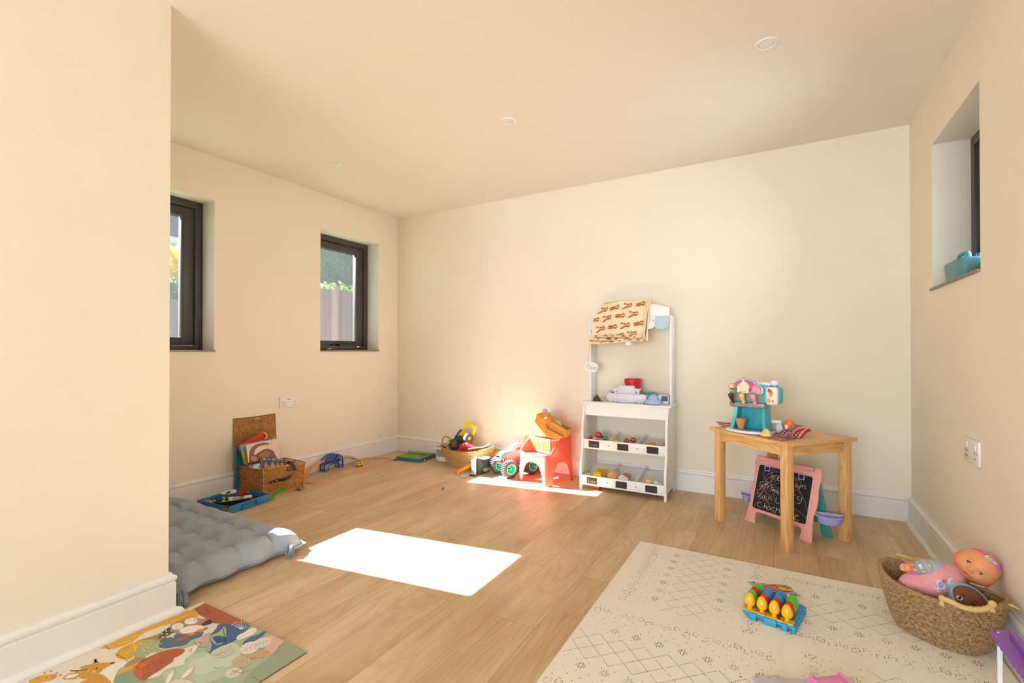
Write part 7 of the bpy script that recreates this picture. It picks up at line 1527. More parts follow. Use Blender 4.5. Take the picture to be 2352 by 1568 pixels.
for k, (cx_, cy_, rx_, ry_, aa, c_) in enumerate(((1830, 385, 85, 48, -.35, '#e6ddd0'), (1760, 500, 80, 48, -.2, '#c9b39a'), (1700, 590, 70, 40, -.3, '#e0d6c8'), (1620, 420, 90, 42, -.35, '#c6c9b4'), (1930, 345, 80, 40, -.3, '#e3dacb'))):
    J(c_, [(p[0], p[1]) for p in oval(cx_, cy_, rx_, ry_, 14, aa)], 9 + k % 2, False); JL('#a9977f', [(cx_ - rx_ * .8, cy_ + rx_ * .3), (cx_, cy_), (cx_ + rx_ * .8, cy_ - rx_ * .3)], 12, 1.6)
    for s_ in (-1, 1):
        for q in (-.4, 0, .4): JL('#a9977f', [(cx_ + rx_ * q, cy_ - rx_ * q * .35), (cx_ + rx_ * q + 22, cy_ - rx_ * q * .35 + s_ * 26)], 12, 1.3)
J('#c7a67c', [(1900, 400), (1960, 405), (2000, 425), (1940, 460), (1860, 470), (1800, 455), (1860, 430)], 10)
# rabbit ears low in the middle
for (cx_, cy_, aa) in ((1175, 630, -1.1), (1320, 590, -.75)): J('#d8cdb8', [(p[0], p[1]) for p in oval(cx_, cy_, 75, 24, 14, aa)], 9, False); J('#efe9dc', [(p[0], p[1]) for p in oval(cx_, cy_, 55, 14, 14, aa)], 10, False)
J('#d8cdb8', [(1150, 680), (1250, 640), (1370, 660), (1360, 720), (1200, 740)], 8)
# piece joints
for pl_ in ([(1395, 60), (1400, 90), (1450, 105), (1500, 85), (1470, 60)], [(640, 360), (690, 405)], [(725, 430), (800, 470), (835, 500)], [(770, 400), (830, 385), (838, 370)], [(1195, 345), (1240, 355), (1300, 320)], [(1480, 405), (1520, 440), (1580, 445)], [(1525, 540), (1570, 555), (1620, 530)], [(1850, 620), (1900, 645), (1930, 655)], [(1685, 570), (1760, 590), (1850, 560)], [(940, 490), (985, 470)], [(870, 530), (930, 560)], [(1370, 340), (1430, 380), (1500, 370)], [(1720, 190), (1760, 160), (1820, 185)]): JL('#6b5948', pl_, 13, 1.6)
mb.build('printed_board', jig, smooth=0)

# ================================================================ foam tile mat
m_foam = M('cream_foam', '#f2ebde', .85, var=.012, scale=30, bump=.35, bscale=500, spec=.2)
m_line = M('brown_stitch_print', '#6f5346', .9, var=.35, scale=90); m_line2 = M('faded_stitch_print', '#b09a86', .9, var=.2, scale=90)
TS = .6555; FZ = .012; TX, TY = -.0075, 1.9045
def foam_tile(ix, iy, horiz, label, x1clip=None, seed=0):
    x0, y0 = TX + (ix - 1) * TS, TY + iy * TS; x1 = min(x0 + TS, x1clip or 99); cx_, cy_ = (x0 + x1) / 2, y0 + TS / 2; r_ = random.Random(seed)
    t = thing('foam_tile', label, 'play mat', (cx_, cy_, 0), 0, None); mb = MB().mat(m_foam); g_ = .0002
    # interlocking edge on the inner sides
    def edge(a, b, n_, inner, sgn):
        a = Vector(a); b = Vector(b)
        if not inner: return [a]
        d_ = (b - a); nn = Vector((d_.y, -d_.x)).normalized(); o_ = [a]
        for i in range(n_):
            for u, h in ((.26, 0), (.28, 1), (.72, 1), (.74, 0)): o_.append(a + d_ * ((i + u) / n_) + nn * (.009 * h * sgn))
        return o_
    P4 = [Vector((x0 + g_, y0 + g_)), Vector((x1 - g_, y0 + g_)), Vector((x1 - g_, y0 + TS - g_)), Vector((x0 + g_, y0 + TS - g_))]
    inn = [iy == 0, ix == 0, iy == -1, ix == 1]; n_ = 20; pl = []
    sg = [1, 1, -1, -1]
    for k in range(4): pl += edge(P4[k], P4[(k + 1) % 4], n_, inn[k], sg[k])
    mb.prism([(p.x - cx_, p.y - cy_) for p in pl], FZ, 'z')
    z = FZ + .0003
    def LN(xa, ya, xb, yb, w=.0009, m=None):
        if max(xa, xb) > x1 - .012 or min(xa, xb) < x0 + .008 or max(ya, yb) > y0 + TS - .008 or min(ya, yb) < y0 + .008: return
        d_ = Vector((xb - xa, yb - ya)); s_ = Vector((d_.y, -d_.x)).normalized() * w; mb.mat(m or m_line).put([(xa - s_.x - cx_, ya - s_.y - cy_, z), (xa + s_.x - cx_, ya + s_.y - cy_, z), (xb + s_.x - cx_, yb + s_.y - cy_, z), (xb - s_.x - cx_, yb - s_.y - cy_, z)], [(0, 1, 2, 3)])
    def G(a, b):  # pattern frame: a along the band, b across (tile centre origin)
        return (x0 + TS / 2 + a, y0 + TS / 2 + b) if horiz else (x0 + TS / 2 + b, y0 + TS / 2 + a)
    def dash(a0, b0, a1, b1, m=None):
        L_ = math.hypot(a1 - a0, b1 - b0); n2 = max(1, int(L_ / .0085))
        for i in range(n2):
            if r_.random() < .06: continue
            u0, u1 = (i + .12) / n2, (i + .75) / n2; p = G(a0 + (a1 - a0) * u0, b0 + (b1 - b0) * u0); q = G(a0 + (a1 - a0) * u1, b0 + (b1 - b0) * u1); LN(*p, *q, w=.0009, m=m)
    s_ = .0791
    # diamond lattice band, two wide
    for off in (-.005,):
        for i in range(-4, 5):
            a = i * s_
            for sg_ in (1, -1):
                dash(a, -s_ + off + .0, a + 0 + sg_ * 0, -s_ + off, None)
            if -4 <= i <= 3: dash(a, -s_ + off, a + s_ , off, None); dash(a, off, a + s_, -s_ + off, None); dash(a, off, a + s_, s_ + off, None); dash(a, s_ + off, a + s_, off, None)
    def plus(a, b, k=.017, m=None):
        x, y = G(a, b)
        for q in range(4):
            an = PI / 2 * q; c, s = math.cos(an), math.sin(an)
            for (u0, v0, u1, v1) in ((.25, .25, .95, .25), (.25, .25, .25, .95)): LN(x + (u0 * c - v0 * s) * k, y + (u0 * s + v0 * c) * k, x + (u1 * c - v1 * s) * k, y + (u1 * s + v1 * c) * k, w=.0011, m=m)
    def dot(a, b): x, y = G(a, b); LN(x - .0016, y, x + .0016, y, w=.0016)
    for i in range(-3, 4):
        for sg_ in (-1, 1): plus((i + .0) * s_ + (.0395 if sg_ > 0 else 0), sg_ * .118 - .005, m=m_line if r_.random() < .8 else m_line2)
    for i in range(-7, 8):
        for sg_ in (-1, 1):
            for bb in (.096, .150, .176): dot(i * .0435 + (bb == .150) * .02, sg_ * bb - .005)
    # greek key bands near both sides
    for sg_ in (-1, 1):
        for i in range(-9, 10):
            a = i * .0335; b = sg_ * .232; k = .011; f = r_.random(); mm = m_line if f < .45 else m_line2
            for (u0, v0, u1, v1) in ((-1, -1, -1, .2), (-1, .2, 0, .2), (0, .2, 0, 1), (0, -1, 1, -1), (1, -1, 1, .4), (.3, .8, 1, .8), (-1, -1.9, .2, -1.9), (-1, -1.9, -1, -1.3)):
                if r_.random() < .22: continue
                p = G(a + u0 * k, b + v0 * k * (1 if i % 2 else -1)); q = G(a + u1 * k, b + v1 * k * (1 if i % 2 else -1)); LN(*p, *q, w=.0009, m=mm)
            if i % 2: dot(a, b + .028); dot(a + .012, b - .030)
    mb.build('tile_body', t, smooth=0); return t
foam_tile(0, 0, False, 'cream patterned foam tile at the far left corner of the play mat', seed=1)
foam_tile(1, 0, True, 'cream patterned foam tile at the far right, under the doll basket', x1clip=.636, seed=2)
foam_tile(0, -1, True, 'cream patterned foam tile at the near left of the play mat', seed=3)
foam_tile(1, -1, False, 'cream patterned foam tile at the near right of the play mat', x1clip=.636, seed=4)
MZ = FZ

# ================================================================ peg toy in a blue carton
b0 = FL(1824.5, 1457, MZ); bl_ = FL(1701, 1413, MZ); b2 = FL(1836, 1397, MZ)
ex = (b0 - bl_); ex.z = 0; EW = ex.length; ea = math.atan2(ex.y, ex.x)
eg = thing('toy_egg_carton', 'blue plastic tray with yellow printed edge carrying stacked toy eggs on the foam mat', 'toy', (bl_.x, bl_.y, MZ), ea)
Ei = (Matrix.Translation((bl_.x, bl_.y, MZ)) @ Matrix.Rotation(ea, 4, 'Z')).inverted()
ED = .190; EZ = .030
m_cb = P('#2f9fd4', .35); m_cy = P('#f3ba12', .35)
mb = MB().mat(m_cb); mb.bx(.006, EW - .004, .006, ED, .010, EZ - .002, bev=.003)
for a, b in ((.030, .056), (.082, .124), (.142, .160), (.176, EW + .002)): 
    if b > EW + .003: b = EW + .002
    if a < b: mb.bx(a, b, -.003, .010, 0, EZ - .004, bev=.001)
for a, b in ((.010, .05), (.066, .088), (.10, .150), (.165, .185)): mb.bx(EW - .010, EW + .003, a, b, 0, EZ - .006, bev=.001)
mb.build('carton_base', eg)
mb = MB().mat(PR('#f4c01c')).bx(.004, EW - .004, .003, .036, EZ - .003, EZ + .0005, bev=.001); mb.mat(PR('#5a9a3c')).prism([(.006, .036), (EW - .012, .036), (EW - .010, .10), (EW - .03, .12), (.01, .10)], .0012, 'z', (0, 0, EZ - .0015)); mb.mat(PR('#cf3524'))
for x in (.062, EW - .062): mb.flat([(x - .02, .018, EZ + .0008), (x - .004, .026, EZ + .0008), (x - .002, .036, EZ + .0008), (x + .014, .036, EZ + .0008), (x + .010, .024, EZ + .0008), (x + .018, .012, EZ + .0008), (x + .008, .012, EZ + .0008), (x, .018, EZ + .0008)])
for x in (.068, .082, .128, .142): mb.flat([(x, .008, EZ + .0008), (x + .006, .008, EZ + .0008), (x + .006, .013, EZ + .0008), (x, .013, EZ + .0008)])
mb.flat([(EW - .024, .052, EZ + .0008), (EW - .010, .058, EZ + .0008), (EW - .012, .070, EZ + .0008), (EW - .026, .064, EZ + .0008)])
mb.build('printed_card', eg, smooth=0)
cols4 = {'y': '#f5b90f', 'r': '#d4202a', 'g': '#4fc430', 'b': '#2792d6'}
rowsE = [('y', 'y', 'y', 'y'), ('g', 'r', 'r', 'r'), ('r', 'b', 'b', 'g'), ('g', 'b', 'b', 'g')]
rown = ['front', 'second', 'third', 'rear']; coln = ['leftmost', 'second from left', 'third from left', 'rightmost']; cname = {'y': 'yellow', 'r': 'red', 'g': 'green', 'b': 'blue'}
def egg_builder(c):
    t = thing('toy_egg_peg', None, 'toy egg', (0, 0, 0)); mb = MB().mat(P(cols4[c], .22, coat=.3))
    mb.lathe([(0, 0), (.0085, 0), (.0085, .013), (.0150, .0145), (.0185, .020), (.0192, .028), (.0178, .038), (.0140, .048), (.0090, .0555), (.0060, .0575), (.0052, .0560), (0, .0555)], 24); mb.build('egg_shell', t); return t
Em = Matrix.Translation((bl_.x, bl_.y, MZ)) @ Matrix.Rotation(ea, 4, 'Z'); first = {}
for j, rw in enumerate(rowsE):
    for i, c in enumerate(rw):
        lx = .028 + i * (EW - .056) / 3; ly = .022 + j * .031; p = Em @ Vector((lx, ly, EZ + .0006))
        if c not in first: first[c] = egg_builder(c); o = first[c]
        else:
            src = first[c]; o = src.copy(); COL.objects.link(o)
            for chd in list(src.children): d_ = chd.copy(); COL.objects.link(d_); d_.parent = o
        o.location = p; tag(o, '%s toy egg, %s in the %s row of the blue carton' % (cname[c], coln[i], rown[j]), 'toy egg', 'toy eggs in the blue carton')
# open printed lid card propped behind
def wq(a, b, z): return FL(1690 + a / 10.8125, 1320 + b / 10.8125, z)
c4 = [wq(275, 155, MZ + .050), wq(1300, 280, MZ + .056), wq(1655, 550, MZ + .072), wq(480, 320, MZ + .066)]
lc_ = sum(c4, Vector()) / 4
lt = thing('printed_card_sheet', 'thin card printed with a red and yellow bird picture propped behind the toy eggs', 'card', tuple(lc_)); q4 = [p - lc_ for p in c4]
mb = MB().mat(PR('#a9b6cc')); mb.put(q4 + [p - Vector((0, 0, .0012)) for p in q4], [(0, 1, 2, 3), (4, 5, 6, 7), (0, 1, 5, 4), (1, 2, 6, 5), (2, 3, 7, 6), (3, 0, 4, 7)])
def LQ(a, b, l):
    n_ = (q4[1] - q4[0]).cross(q4[3] - q4[0]).normalized(); n_ = n_ if n_.z > 0 else -n_; o_ = lc_ + n_ * .0; p = plane_pt(1690 + a / 10.8125, 1320 + b / 10.8125, lc_, n_) - lc_; return p + n_ * (.0006 + .0003 * l)
for l, (c, pl_) in enumerate((('#a9b46a', [(380, 220), (560, 225), (840, 260), (820, 320), (540, 290)]), ('#d8694e', [(640, 320), (820, 250), (900, 235), (1080, 245), (1300, 300), (1400, 350), (1350, 410), (1100, 410), (900, 370), (740, 340)]), ('#8fae4e', [(1080, 255), (1280, 275), (1380, 340), (1180, 310)]), ('#efbe2c', [(930, 310), (1000, 305), (1240, 335), (1400, 365), (1380, 400), (1200, 390), (1020, 345)]), ('#c9b84e', [(1330, 440), (1500, 470), (1520, 500), (1400, 480)]))):
    mb.mat(PR(c)).flat([LQ(p.x, p.y, l + 1) for p in cr([(a, b, 0) for a, b in pl_], 3, True)])
for a, b in ((440, 195), (690, 235), (945, 270), (1205, 300), (760, 290), (1020, 330), (1285, 365), (1095, 385), (560, 292)): mb.mat(PR('#3a4a3c')).flat([LQ(a + x, b + y, 9) for x, y in oval(0, 0, 34, 8, 10, .15)])
mb.build('card', lt, smooth=0)
# struts holding the card up: folded card leg
mb = MB().mat(PR('#b9c2d2')); a_, b_ = q4[0].lerp(q4[1], .12), q4[0].lerp(q4[1], .95); mb.put([a_, b_, b_ + Vector((.004, .012, -.054)), a_ + Vector((.004, .012, -.048))], [(0, 1, 2, 3)]); mb.build('folded_support', lt, smooth=0, solid=.0012)
p = FL(1701, 1554, MZ); solo('red_star_sticker', MB().mat(PR('#c8305a')).prism([((.0045 if i % 2 == 0 else .002) * math.cos(PI * i / 5), (.0045 if i % 2 == 0 else .002) * math.sin(PI * i / 5)) for i in range(10)], .0003, 'z'), 'tiny red star confetti on the near left foam tile', 'sticker', (p.x, p.y, MZ + .0004))

# ================================================================ big seagrass basket with dolls
m_sg2 = rope_mat('seagrass_brown', '#7d5f40', '#bf9b70', 110, 16); m_hand = rope_mat('pale_raffia', '#c9a262', '#e3c78c', 60, 6)
DBC = Vector((.494, 2.256, MZ)); DBR = math.radians(-33)
db = thing('doll_basket', 'large brown braided seagrass basket with raffia handles holding dolls on the foam mat', 'basket', tuple(DBC), DBR)
rope_basket(db, (.115, .090), (.178, .128), .168, 21, 74, m_sg2, amp=.0065, rimz=lambda a: .034 * abs(math.cos(a)) ** 2.6 * (1.0 if math.cos(a) < 0 else .75), n_=2.25, thick=.010, power=.62, nu=620, sub=5)
Dm = Matrix.Translation(DBC) @ Matrix.Rotation(DBR, 4, 'Z'); Di = Dm.inverted()
def rope_handle(pts, r, nm='handle'):
    c = cr(pts, 10); mb = MB().mat(m_hand); K_ = len(c)
    for s_ in range(3):
        q = []
        for i, p in enumerate(c):
            d_ = (c[min(i + 1, K_ - 1)] - c[max(i - 1, 0)]).normalized(); n1 = d_.orthogonal().normalized(); n1 = (Vector((0, 0, 1)) - d_ * d_.z).normalized() if abs(d_.z) < .9 else n1; n2 = d_.cross(n1); a = i * .62 + s_ * 2 * PI / 3
            q.append(p + (n1 * math.cos(a) + n2 * math.sin(a)) * r * .45)
        mb.tube(q, r * .62, 6)
    for e_ in (c[0], c[-1]):
        mb.ell(e_, (r * 1.25, r * 1.1, r * 1.25), nu=12, nv=8)
        for k in range(4): mb.tube([e_, e_ + Vector((.004 * (k - 1.5), -.004, -.022 - .003 * (k % 2)))], .0025, 5)
    mb.build(nm, db, smooth=60)
def hz_(px, py, off): return None
def on_basket(px, py, y):  # point on the local plane y = const of the basket
    o_ = Dm @ Vector((0, y, 0)); n_ = (Dm.to_3x3() @ Vector((0, 1, 0))); return Di @ plane_pt(px, py, o_, n_)
hs = [on_basket(2000 + a / 4.781, 1240 + b / 4.781, -.136) for a, b in ((785, 640), (830, 655), (900, 685), (990, 728), (1080, 755), (1180, 765), (1260, 755), (1310, 735), (1335, 700))]
rope_handle(hs, .0085)
hs2 = [on_basket(2000 + a / 4.781, 1240 + b / 4.781, .125) for a, b in ((300, 165), (350, 176), (480, 212), (600, 226), (720, 236))]
rope_handle(hs2, .007)
mb = MB().mat(m_hand); e_ = Vector((.1835, -.012, .198)); 
for k in range(5): mb.tube([e_, e_ + Vector((.012 + .003 * k, .004 * (k - 2), .010 - .004 * k))], .0018, 5)
mb.build('loose_strands', db)

# ---- doll in pink
m_skin = M('doll_vinyl', '#e59a66', .42, var=.02, scale=8, spec=.4); m_pkf = FAB('#eca0a4'); m_mag = FAB('#e56fa0'); m_grf = M('grey_print_fabric', '#b4bcc4', .9, var=.06, scale=25, bump=.3, bscale=500)
m_lip = M('doll_lips', '#cf6a5a', .4); m_eye = M('doll_eye_dark', '#2a2f3c', .12, coat=.6); m_eyew = M('doll_eye_white', '#dfe0e2', .2); m_brow = M('doll_brow', '#7a4a30', .6)
def hq(a, b, w): return DP(2040 + a / 8.4, 1250 + b / 8.4, w)
HWD = 1.730
hc = hq(1700, 430, HWD)           # head centre
hv = -(hc - _C).normalized(); hR = (hc - _C).length
def tang(dx, dy): q = _C + ray(2242 + dx, 1301 + dy).normalized() * hR; return (q - hc).normalized()   # direction square to the sight line
e_u = _U; up_t = tang(38, -20)
fup = (up_t * .98 + hv * .17).normalized(); fdir = (hv * .98 - up_t * .17).normalized(); fside = fdir.cross(fup).normalized()
HM = Matrix(((fside.x, fdir.x, fup.x), (fside.y, fdir.y, fup.y), (fside.z, fdir.z, fup.z)))   # local x side, y forward, z up(crown)
doll = thing('baby_doll', 'baby doll in a pink rabbit top and pink headband lying in the seagrass basket', 'doll', tuple(hc))
def headfn(q, d):
    x, y, z = q; r = .060
    # cheeks fuller low, pointed chin small, flat face, rounded back of skull
    low = max(0, -d.z); y2 = y * (1.0 if y > 0 else 1.12); x2 = x * (1 + .07 * math.exp(-((d.z + .35) / .35) ** 2) - .22 * max(0, -d.z - .45))
    z2 = z * (1.02 if z > 0 else .93)
    if y > 0:
        y2 = y * (.90 + .06 * math.exp(-((d.z + .35) / .3) ** 2))
        # eye hollows, nose, lips, chin
        def g(cx_, cz_, sx, sz): return math.exp(-((x / r - cx_) / sx) ** 2 - ((z / r - cz_) / sz) ** 2)
        y2 += r * (.17 * g(0, -.20, .12, .11) + .06 * g(0, -.02, .09, .2) - .055 * g(.36, .04, .20, .13) - .055 * g(-.36, .04, .20, .13) + .085 * g(0, -.50, .20, .09) - .05 * g(0, -.50, .16, .025) + .07 * g(0, -.80, .22, .14) + .05 * g(.50, -.38, .22, .22) + .05 * g(-.50, -.38, .22, .22) - .03 * g(0, -.64, .25, .05))
    return (x2, y2, z2)
mb = MB().mat(m_skin); mb.ell((0, 0, 0), (.060, .062, .067), rot=HM, nu=96, nv=72, fn=headfn)
# ears
for sx in (-1, 1):
    mb.ell(HM @ Vector((sx * .060, -.010, -.012)), (.008, .013, .018), rot=HM, nu=18, nv=14, fn=lambda q, d: (q.x - sx * .004 * math.exp(-(d.y ** 2 + d.z ** 2) / .35), q.y, q.z))
# neck, torso, arm as one body surface is hidden by the clothes; neck joins the head
mb.tube([HM @ Vector((0, -.004, -.045)), HM @ Vector((0, -.008, -.085))], [.030, .030], 20)
# right hand (left in the picture) with wrist
hand_o = hq(330, 455, 1.700) - hc
wr = hq(430, 440, 1.715) - hc; hd_ = (hand_o - wr).normalized(); up_h = e_u; sd_h = hd_.cross(up_h).normalized(); up_h = sd_h.cross(hd_)
palm = wr + hd_ * .016
Ph = Matrix(((hd_.x, up_h.x, sd_h.x), (hd_.y, up_h.y, sd_h.y), (hd_.z, up_h.z, sd_h.z)))
mb.tube([wr - hd_ * .02, wr + hd_ * .002, palm], [.0115, .0100, .0125], 16)
mb.ell(palm + hd_ * .002, (.0155, .0150, .0125), rot=Ph, nu=22, nv=16)
for k, (f0, ln, cu) in enumerate(((.0095, .019, .5), (.0035, .021, .65), (-.0030, .020, .8), (-.0090, .016, .95))):
    root = palm + up_h * f0 + hd_ * .010 + sd_h * .002; pts = [root - hd_ * .006]; dcur = hd_.copy(); pcur = root
    for s_ in range(4): pts.append(pcur.copy()); dcur = (Quaternion(up_h, -cu * .55) @ dcur); pcur = pcur + dcur * (ln / 3.2)
    mb.tube(cr(pts, 3), [.0046] * 3 + [.0050, .0048, .0046, .0046, .0046, .0044, .0042, .0040, .0038, .0032][:10], 10)
th_root = palm + up_h * .012 - sd_h * .004 - hd_ * .004
mb.tube(cr([th_root - up_h * .004, th_root + up_h * .004 - sd_h * .006, th_root + up_h * .006 - sd_h * .012 + hd_ * .008, th_root + up_h * .003 - sd_h * .014 + hd_ * .016], 3), [.0055, .0056, .0056, .0055, .0052, .0050, .0048, .0046, .0042, .0036], 10)
mb.build('doll_body', doll, smooth=80)
# eyes
def face_pt(x, z, lift=0.0):
    d = Vector((x / .060, 0, z / .067)); yy = math.sqrt(max(0, 1 - d.x ** 2 - d.z ** 2)); q = headfn((x, .062 * yy, z), Vector((d.x, yy, d.z))); return HM @ (Vector(q) + Vector((0, lift, 0)))
for sx in (-1, 1):
    c = face_pt(sx * .0225, .003, .0); MB_ = MB().mat(m_eyew); MB_.ell(c - HM @ Vector((0, .0012, 0)), (.0078, .0030, .0052), rot=HM, nu=20, nv=12); e_o = MB_.build('eye', doll); e_o['label'] = 'dark blue sleeping eye with lashes'
    mb = MB().mat(m_eye); mb.ell(c + HM @ Vector((0, .0008, -.0004)), (.0052, .0024, .0040), rot=HM, nu=18, nv=10); mb.mat(m_brow)
    mb.tube([face_pt(sx * .0225 + t_ * .0085, .003 + .0052 * (1 - t_ * t_) + .0004, .0012) for t_ in (-1, -.6, -.2, .2, .6, 1)], .0008, 6); mb.build('iris', e_o)
    MB().mat(m_brow).tube([face_pt(sx * .0225 + t_ * .009, .0165 + .002 * (1 - t_ * t_), .0004) for t_ in (-1, -.5, 0, .5, 1)], [.0003, .0005, .0006, .0005, .0003], 6).build('eyebrow', doll)
mb = MB().mat(m_lip)
mb.tube([face_pt(t_ * .0105, -.0315 + .0018 * math.cos(t_ * PI), .0008) for t_ in [-1 + i / 5 for i in range(11)]], [.0006 + .0018 * (1 - abs(-1 + i / 5)) for i in range(11)], 8, flat=.8)
mb.tube([face_pt(t_ * .0090, -.0370 - .0008 * math.cos(t_ * 1.5), .0006) for t_ in [-1 + i / 5 for i in range(11)]], [.0006 + .0024 * (1 - abs(-1 + i / 5)) for i in range(11)], 8, flat=.8)
mb.mat(M('doll_mouth_dark', '#7d3a30', .5)); mb.ell(face_pt(0, -.0342, -.0002), (.0050, .0014, .0014), rot=HM, nu=14, nv=8); mb.build('lips', doll)
# headband + bow
V = []; Fc = []
for i in range(72):
    a = 2 * PI * i / 72
    for j, off in enumerate((-.008, -.004, .004, .008)):
        nrmb = Vector((0, -.50, .866)); t0_ = .52 + off / .055; e2v = nrmb.cross(Vector((1, 0, 0))); dv2 = (nrmb * t0_ + (Vector((1, 0, 0)) * math.cos(a) + e2v * math.sin(a)) * math.sqrt(1 - t0_ * t0_)); q = headfn((dv2.x * .060, dv2.y * .062, dv2.z * .067), dv2); V.append(HM @ (Vector(q) * (1.022 if 0 < j < 3 else 1.008)))
for i in range(72):
    for j in range(3): Fc.append((i * 4 + j, ((i + 1) % 72) * 4 + j, ((i + 1) % 72) * 4 + j + 1, i * 4 + j + 1))
mb = MB().mat(m_mag); mb.put(V, Fc); mb.build('headband', doll, smooth=70)
bq_ = lambda a, b, l: (_C + (hq(a, b, 1) - _C).normalized() * hR - hc) + hv * l
bw = bq_(1975, 290, .040)
mb = MB().mat(m_grf)
for sgn_, (a, b) in ((-1, (1850, 210)), (1, (2100, 395))):
    e_ = bq_(a, b, .034); d_ = (e_ - bw); n_ = 6
    mb.tube([bw.lerp(e_, i / n_) for i in range(n_ + 1)], [.004, .010, .0140, .0155, .0150, .0125, .006], 12, flat=.45)
mb.ell(bw, (.007, .006, .007), nu=12, nv=8); mb.mat(FAB('#d9c06a')); mb.ell(bq_(1915, 235, .052), (.007, .003, .005), nu=10, nv=6); mb.build('bow', doll)
# pink top: lofted body from collar to waist
def sect(mb, secs, n_=40, caps=True):
    # secs: centre, half-width vector, half-depth vector
    V = []
    for c, wv, dv in secs:
        for j in range(n_): a = 2 * PI * j / n_; V.append(c + wv * math.cos(a) + dv * math.sin(a))
    Fc = [(i * n_ + j, i * n_ + (j + 1) % n_, (i + 1) * n_ + (j + 1) % n_, (i + 1) * n_ + j) for i in range(len(secs) - 1) for j in range(n_)]
    if caps: Fc += [tuple(range(n_))[::-1], tuple((len(secs) - 1) * n_ + j for j in range(n_))]
    mb.put(V, Fc)
tc0 = hq(1400, 650, 1.765) - hc; tc1 = hq(1180, 690, 1.72) - hc; tc2 = hq(900, 740, 1.71) - hc; tc3 = hq(620, 785, 1.722) - hc; tc4 = hq(390, 780, 1.745) - hc
ax = (tc4 - tc0).normalized(); wd = (_R * -.42 + _U * -.0 ); wdir = (hq(1700, 860, 1.735) - hq(1210, 440, 1.735)); wdir = (wdir - ax * wdir.dot(ax)).normalized(); ddir = ax.cross(wdir).normalized()
ddir = ddir if ddir.dot(_F) < 0 else -ddir
def sm(k): return k
secs = [(tc0 - ax * .004 + ddir * -.004, wdir * .036, ddir * .018), (tc0, wdir * .050, ddir * .022), (tc0.lerp(tc1, .5), wdir * .056, ddir * .036), (tc1, wdir * .058, ddir * .040), (tc2, wdir * .055, ddir * .042), (tc3, wdir * .047, ddir * .040), (tc4, wdir * .036, ddir * .032), (tc4 + ax * .025, wdir * .022, ddir * .02)]
fine = []
for k in range(3):
    pass
C_ = cr([s[0] for s in secs], 5); W2_ = cr([s[1] for s in secs], 5); D_ = cr([s[2] for s in secs], 5)
mb = MB().mat(m_pkf); n_ = 64; V = []
for i, (c, wv, dv) in enumerate(zip(C_, W2_, D_)):
    for j in range(n_):
        a = 2 * PI * j / n_; k = 1 + .020 * math.sin(i * .55 + 2.2 * math.cos(a)) * max(0, (i - 12) / 24) + .012 * math.sin(i * 1.1 + a * 2) ; V.append(c + (wv * math.cos(a) + dv * math.sin(a)) * k)
Fc = [(i * n_ + j, i * n_ + (j + 1) % n_, (i + 1) * n_ + (j + 1) % n_, (i + 1) * n_ + j) for i in range(len(C_) - 1) for j in range(n_)] + [tuple(range(n_))[::-1], tuple((len(C_) - 1) * n_ + j for j in range(n_))]
mb.put(V, Fc)
def toptorso(px, py, lift=0.0):
    # point of the top's front surface under a photo pixel (ray against the lofted tube, coarse)
    o_ = _C - hc; d_ = ray(px, py); best = None
    for i in range(len(C_) - 1):
        for j in range(n_):
            a, b, c, e_ = V[i * n_ + j], V[i * n_ + (j + 1) % n_], V[(i + 1) * n_ + (j + 1) % n_], V[(i + 1) * n_ + j]
            nn = (c - a).cross(e_ - b)
            if nn.length < 1e-12: continue
            t_ = (a - o_).dot(nn) / d_.dot(nn) if abs(d_.dot(nn)) > 1e-12 else -1
            if t_ <= 0: continue
            h = o_ + d_ * t_; m_ = (a + b + c + e_) / 4
            if (h - m_).length < .011 and (best is None or t_ < best): best = t_
    if best is None: best = 1.69
    return o_ + d_ * (best - lift)
mb.build('pink_top', doll, smooth=70)
mb = MB().mat(m_mag); col_ = [tc0 + ax * .001 + wdir * .050 * math.cos(a) + ddir * (.026 * math.sin(a) + .001) for a in [2 * PI * i / 40 for i in range(40)]]; mb.tube(col_, .0048, 8, closed=True, flat=1.0); mb.build('collar', doll)
# grey printed sleeve towards the left hand in the picture
sh = hq(1010, 480, 1.735) - hc; mdl = hq(760, 440, 1.725) - hc; wr2 = hq(420, 450, 1.715) - hc
mb = MB().mat(m_grf); pts = cr([sh + (sh - mdl) * .25, sh, hq(880, 455, 1.73) - hc, mdl, hq(580, 445, 1.72) - hc, wr2], 6); mb.tube(pts, [.020 + .009 * math.sin(PI * min(1, i / (len(pts) - 1) * 1.15)) + .0012 * math.sin(i * 1.6) for i in range(len(pts))], 22)
mb.mat(FAB('#d9c06a'))
for a, b in ((520, 490), (800, 400), (690, 520)): mb.ell(hq(a, b, 1.692) - hc, (.006, .003, .005), nu=10, nv=6)
mb.mat(FAB('#dfe2ea'))
for a, b in ((620, 410), (640, 440)): mb.ell(hq(a, b, 1.690) - hc, (.005, .003, .007), nu=10, nv=6)
mb.build('sleeve', doll, smooth=70)
mb = MB().mat(m_mag); d_ = (wr2 - mdl).normalized(); mb.tube([wr2 - d_ * .004, wr2 + d_ * .004, wr2 + d_ * .010], [.0205, .0215, .0185], 24); mb.build('cuff', doll)
